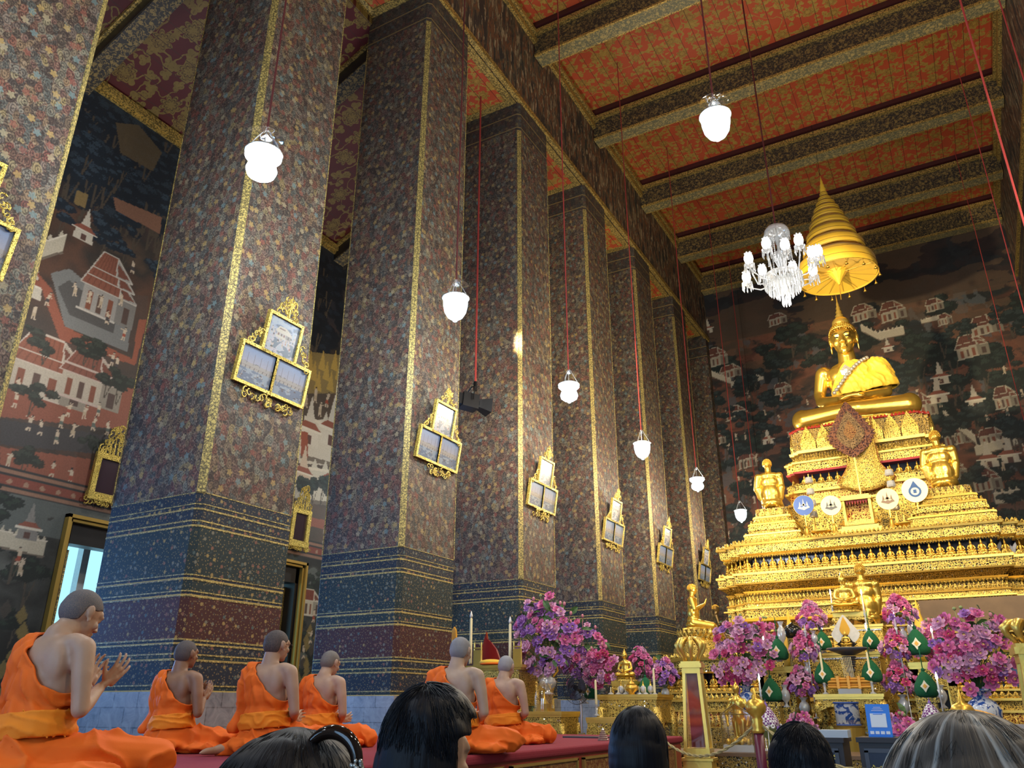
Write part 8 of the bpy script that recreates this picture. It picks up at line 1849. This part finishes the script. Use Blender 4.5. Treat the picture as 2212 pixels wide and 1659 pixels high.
def visitor(px, ytop, dep, wpx, label, hairmat, skin, shirt, kind, rz=0.0, seed=1):
    top = W(px, ytop, dep=dep); w = wpx * top.length / FPX; k = w / .19; r = empty('person', (top.x, top.y, 0), rz, label, 'person', 'visitors seated in the foreground'); H = top.z; rx, ry, rzz = w / 2, w / 2 * 1.16, .125 * min(1.25, k)
    C = (0, 0, H - rzz)
    hp, T, R = head_prims((0, .01, H - rzz - .022), .05, 0, 1.02)
    nz = H - .25; B = hp + [('c', (0, -.015, nz - .10), (0, 0, nz + .06), .068, .060), ('e', (0, -.02, nz - .10), (.16, .08, .05))]
    link('body', ssurf(B + [('e', (0, -.01, nz - .30), (.17, .11, .22)), ('e', (0, .05, .10), (.20, .2, .095)), ('e', (0, 0, .22), (.15, .12, .18))], .007, 3), [mat_skin('visitor_skin_%d' % seed, skin)], r, True)
    S = [('e', (0, -.01, nz - .16), (.205, .10, .085)), ('e', (0, 0, nz - .32), (.185, .13, .2)), ('e', (0, 0, .22), (.175, .15, .2)), ('e', (0, .13, .10), (.27, .25, .095))]
    for sx in (-1, 1): S += [('c', (sx * .19, 0, nz - .17), (sx * .25, .06, nz - .42), .062, .05), ('c', (sx * .25, .06, nz - .42), (sx * .12, .28, nz - .42), .048, .038)]
    sh = ssurf(S, .012, 4, .5, 'clothing'); P = co(sh); N = normals(sh); P = P + N * (.008 * folds(P, (.4, .3, .9), 9, seed, .2)[:, None]); P[:, 2] = np.maximum(P[:, 2], .004); setco(sh, P); link('clothing', sh, [simple('clothing_%d' % seed, shirt, .85)], r, True)
    if kind == 'short':
        q = [('e', (0, 0, H - rzz), (rx, ry, rzz)), ('e', (0, -.03, H - rzz - .05), (rx * .97, ry * .84, rzz * .95)), ('c', (0, -.045, H - .17), (0, -.045, H - .24), rx * .78, rx * .62), ('e', (0, .03, H - rzz + .02), (rx * .9, ry * .85, rzz * .85))]
        hs = ssurf(q, .007, 3); keep_faces(hs, lambda x, y, z: ~((z < H - .265 + 1.1 * np.clip(y + .05, 0, 1)) | ((y > .055) & (z < H - .075)) | ((np.abs(x) > rx * .72) & (y > -.01) & (z < H - .115)))); P = co(hs); P += normals(hs) * (.012 * (vnoise(P, 20, seed) - .4) + .006 * (vnoise(P * np.array([1, 1, .3]), 60, seed) - .5))[:, None]; setco(hs, P)
        o = link('hair', hs, [hairmat], r, True); o.modifiers.new('s', 'SOLIDIFY').thickness = -.006; strands(r, C, rx * 1.0, ry * 1.0, rzz * 1.0, 1800, hairmat, 2.15, seed, .008, (.15, -.25, 1))
    else:
        q = [('e', (0, 0, H - rzz), (rx, ry, rzz)), ('e', (0, -.02, H - rzz - .06), (rx * 1.02, ry * .95, rzz * 1.05))]
        if kind == 'long': q += [('c', (0, -.05, H - .16), (0, -.075, H - .44), rx * .92, rx * .80), ('c', (-rx * .4, -.02, H - .18), (-rx * .55, -.03, H - .42), rx * .5, rx * .34), ('c', (rx * .4, -.02, H - .18), (rx * .55, -.03, H - .42), rx * .5, rx * .34)]
        if kind == 'bob': q += [('e', (0, -.03, H - .17), (rx * 1.0, ry * .85, .10)), ('c', (rx * .55, -.01, H - .16), (rx * .72, .0, H - .34), rx * .30, .006)]
        if kind == 'clip': q += [('c', (.0, -.05, H - .14), (.06, -.09, H - .30), rx * .8, rx * .45)]
        hs = ssurf(q, .008, 4); keep_faces(hs, lambda x, y, z: ~((y > .075) & (z < H - .07))); P = co(hs); P += normals(hs) * (.005 * (vnoise(P * np.array([1, 1, .25]), 45, seed) - .5))[:, None]; setco(hs, P)
        o = link('hair', hs, [hairmat], r, True); o.modifiers.new('s', 'SOLIDIFY').thickness = -.006; strands(r, C, rx * 1.01, ry * 1.01, rzz * 1.01, 1500, hairmat, 2.5 if kind == 'long' else 2.1, seed, .003, (.02, .10, 1), .0009)
    return r, H, rx
BLK = mat_hair('black_hair', (.003, .0035, .005), (.009, .011, .016)); BRN = mat_hair('dark_brown_hair', (.003, .003, .004), (.012, .012, .014)); BLD = mat_hair('streaked_blonde_hair', (.017, .015, .014), (.055, .048, .040), .8, (.27, .28, .27))
SKV = (.42, .27, .19)
v1, H1, rx1 = visitor(640, 1579, 1.45, 268, 'woman with black hair and a large dark hair claw, bottom edge of the photo', BRN, SKV, (.03, .03, .04), 'clip', 0, 31)
visitor(932, 1481, 2.0, 158, 'man with thick tousled black hair seen from behind in front of the monks', BLK, SKV, (.02, .02, .03), 'short', -.25, 32)
visitor(1375, 1527, 3.2, 104, 'woman with smooth black hair and a blue top beside the platform end', BLK, SKV, (.02, .05, .28), 'bob', .1, 33)
visitor(1721, 1563, 2.9, 108, 'man with short black hair in front of the dark donation box', BLK, SKV, (.10, .10, .16), 'short', .1, 34)
visitor(2076, 1541, 1.22, 275, 'person with long streaked blonde grey hair at the lower right corner', BLD, (.5, .36, .28), (.05, .06, .12), 'long', .1, 35)
# hair claw worn by the woman
c = W(775, 1622, dep=1.38); r = empty('hair_claw', c, .3, 'glossy dark hair claw set with clear stones in the black hair', 'hair clip'); m = MB(); m.smooth = True
m.tube([(.05 * math.cos(a) - .05, -.005, .05 * math.sin(a) - .02) for a in np.linspace(-.6, 2.6, 22)], [.008 + .005 * math.sin(k / 21 * PI) for k in range(22)], 8); m.build('curved_comb', simple('tortoise_black', (.012, .006, .004), .08), r)
m = MB(); m.smooth = True; R_ = random.Random(2)
for k in range(26): m.ell((.002 + R_.uniform(-.011, .011), -.014 + R_.uniform(-.004, .004), -.028 + R_.uniform(-.020, .016)), (.004, .004, .004), 6, 4)
m.build('clear_stones', M_GEM, r)['kind'] = 'stuff'
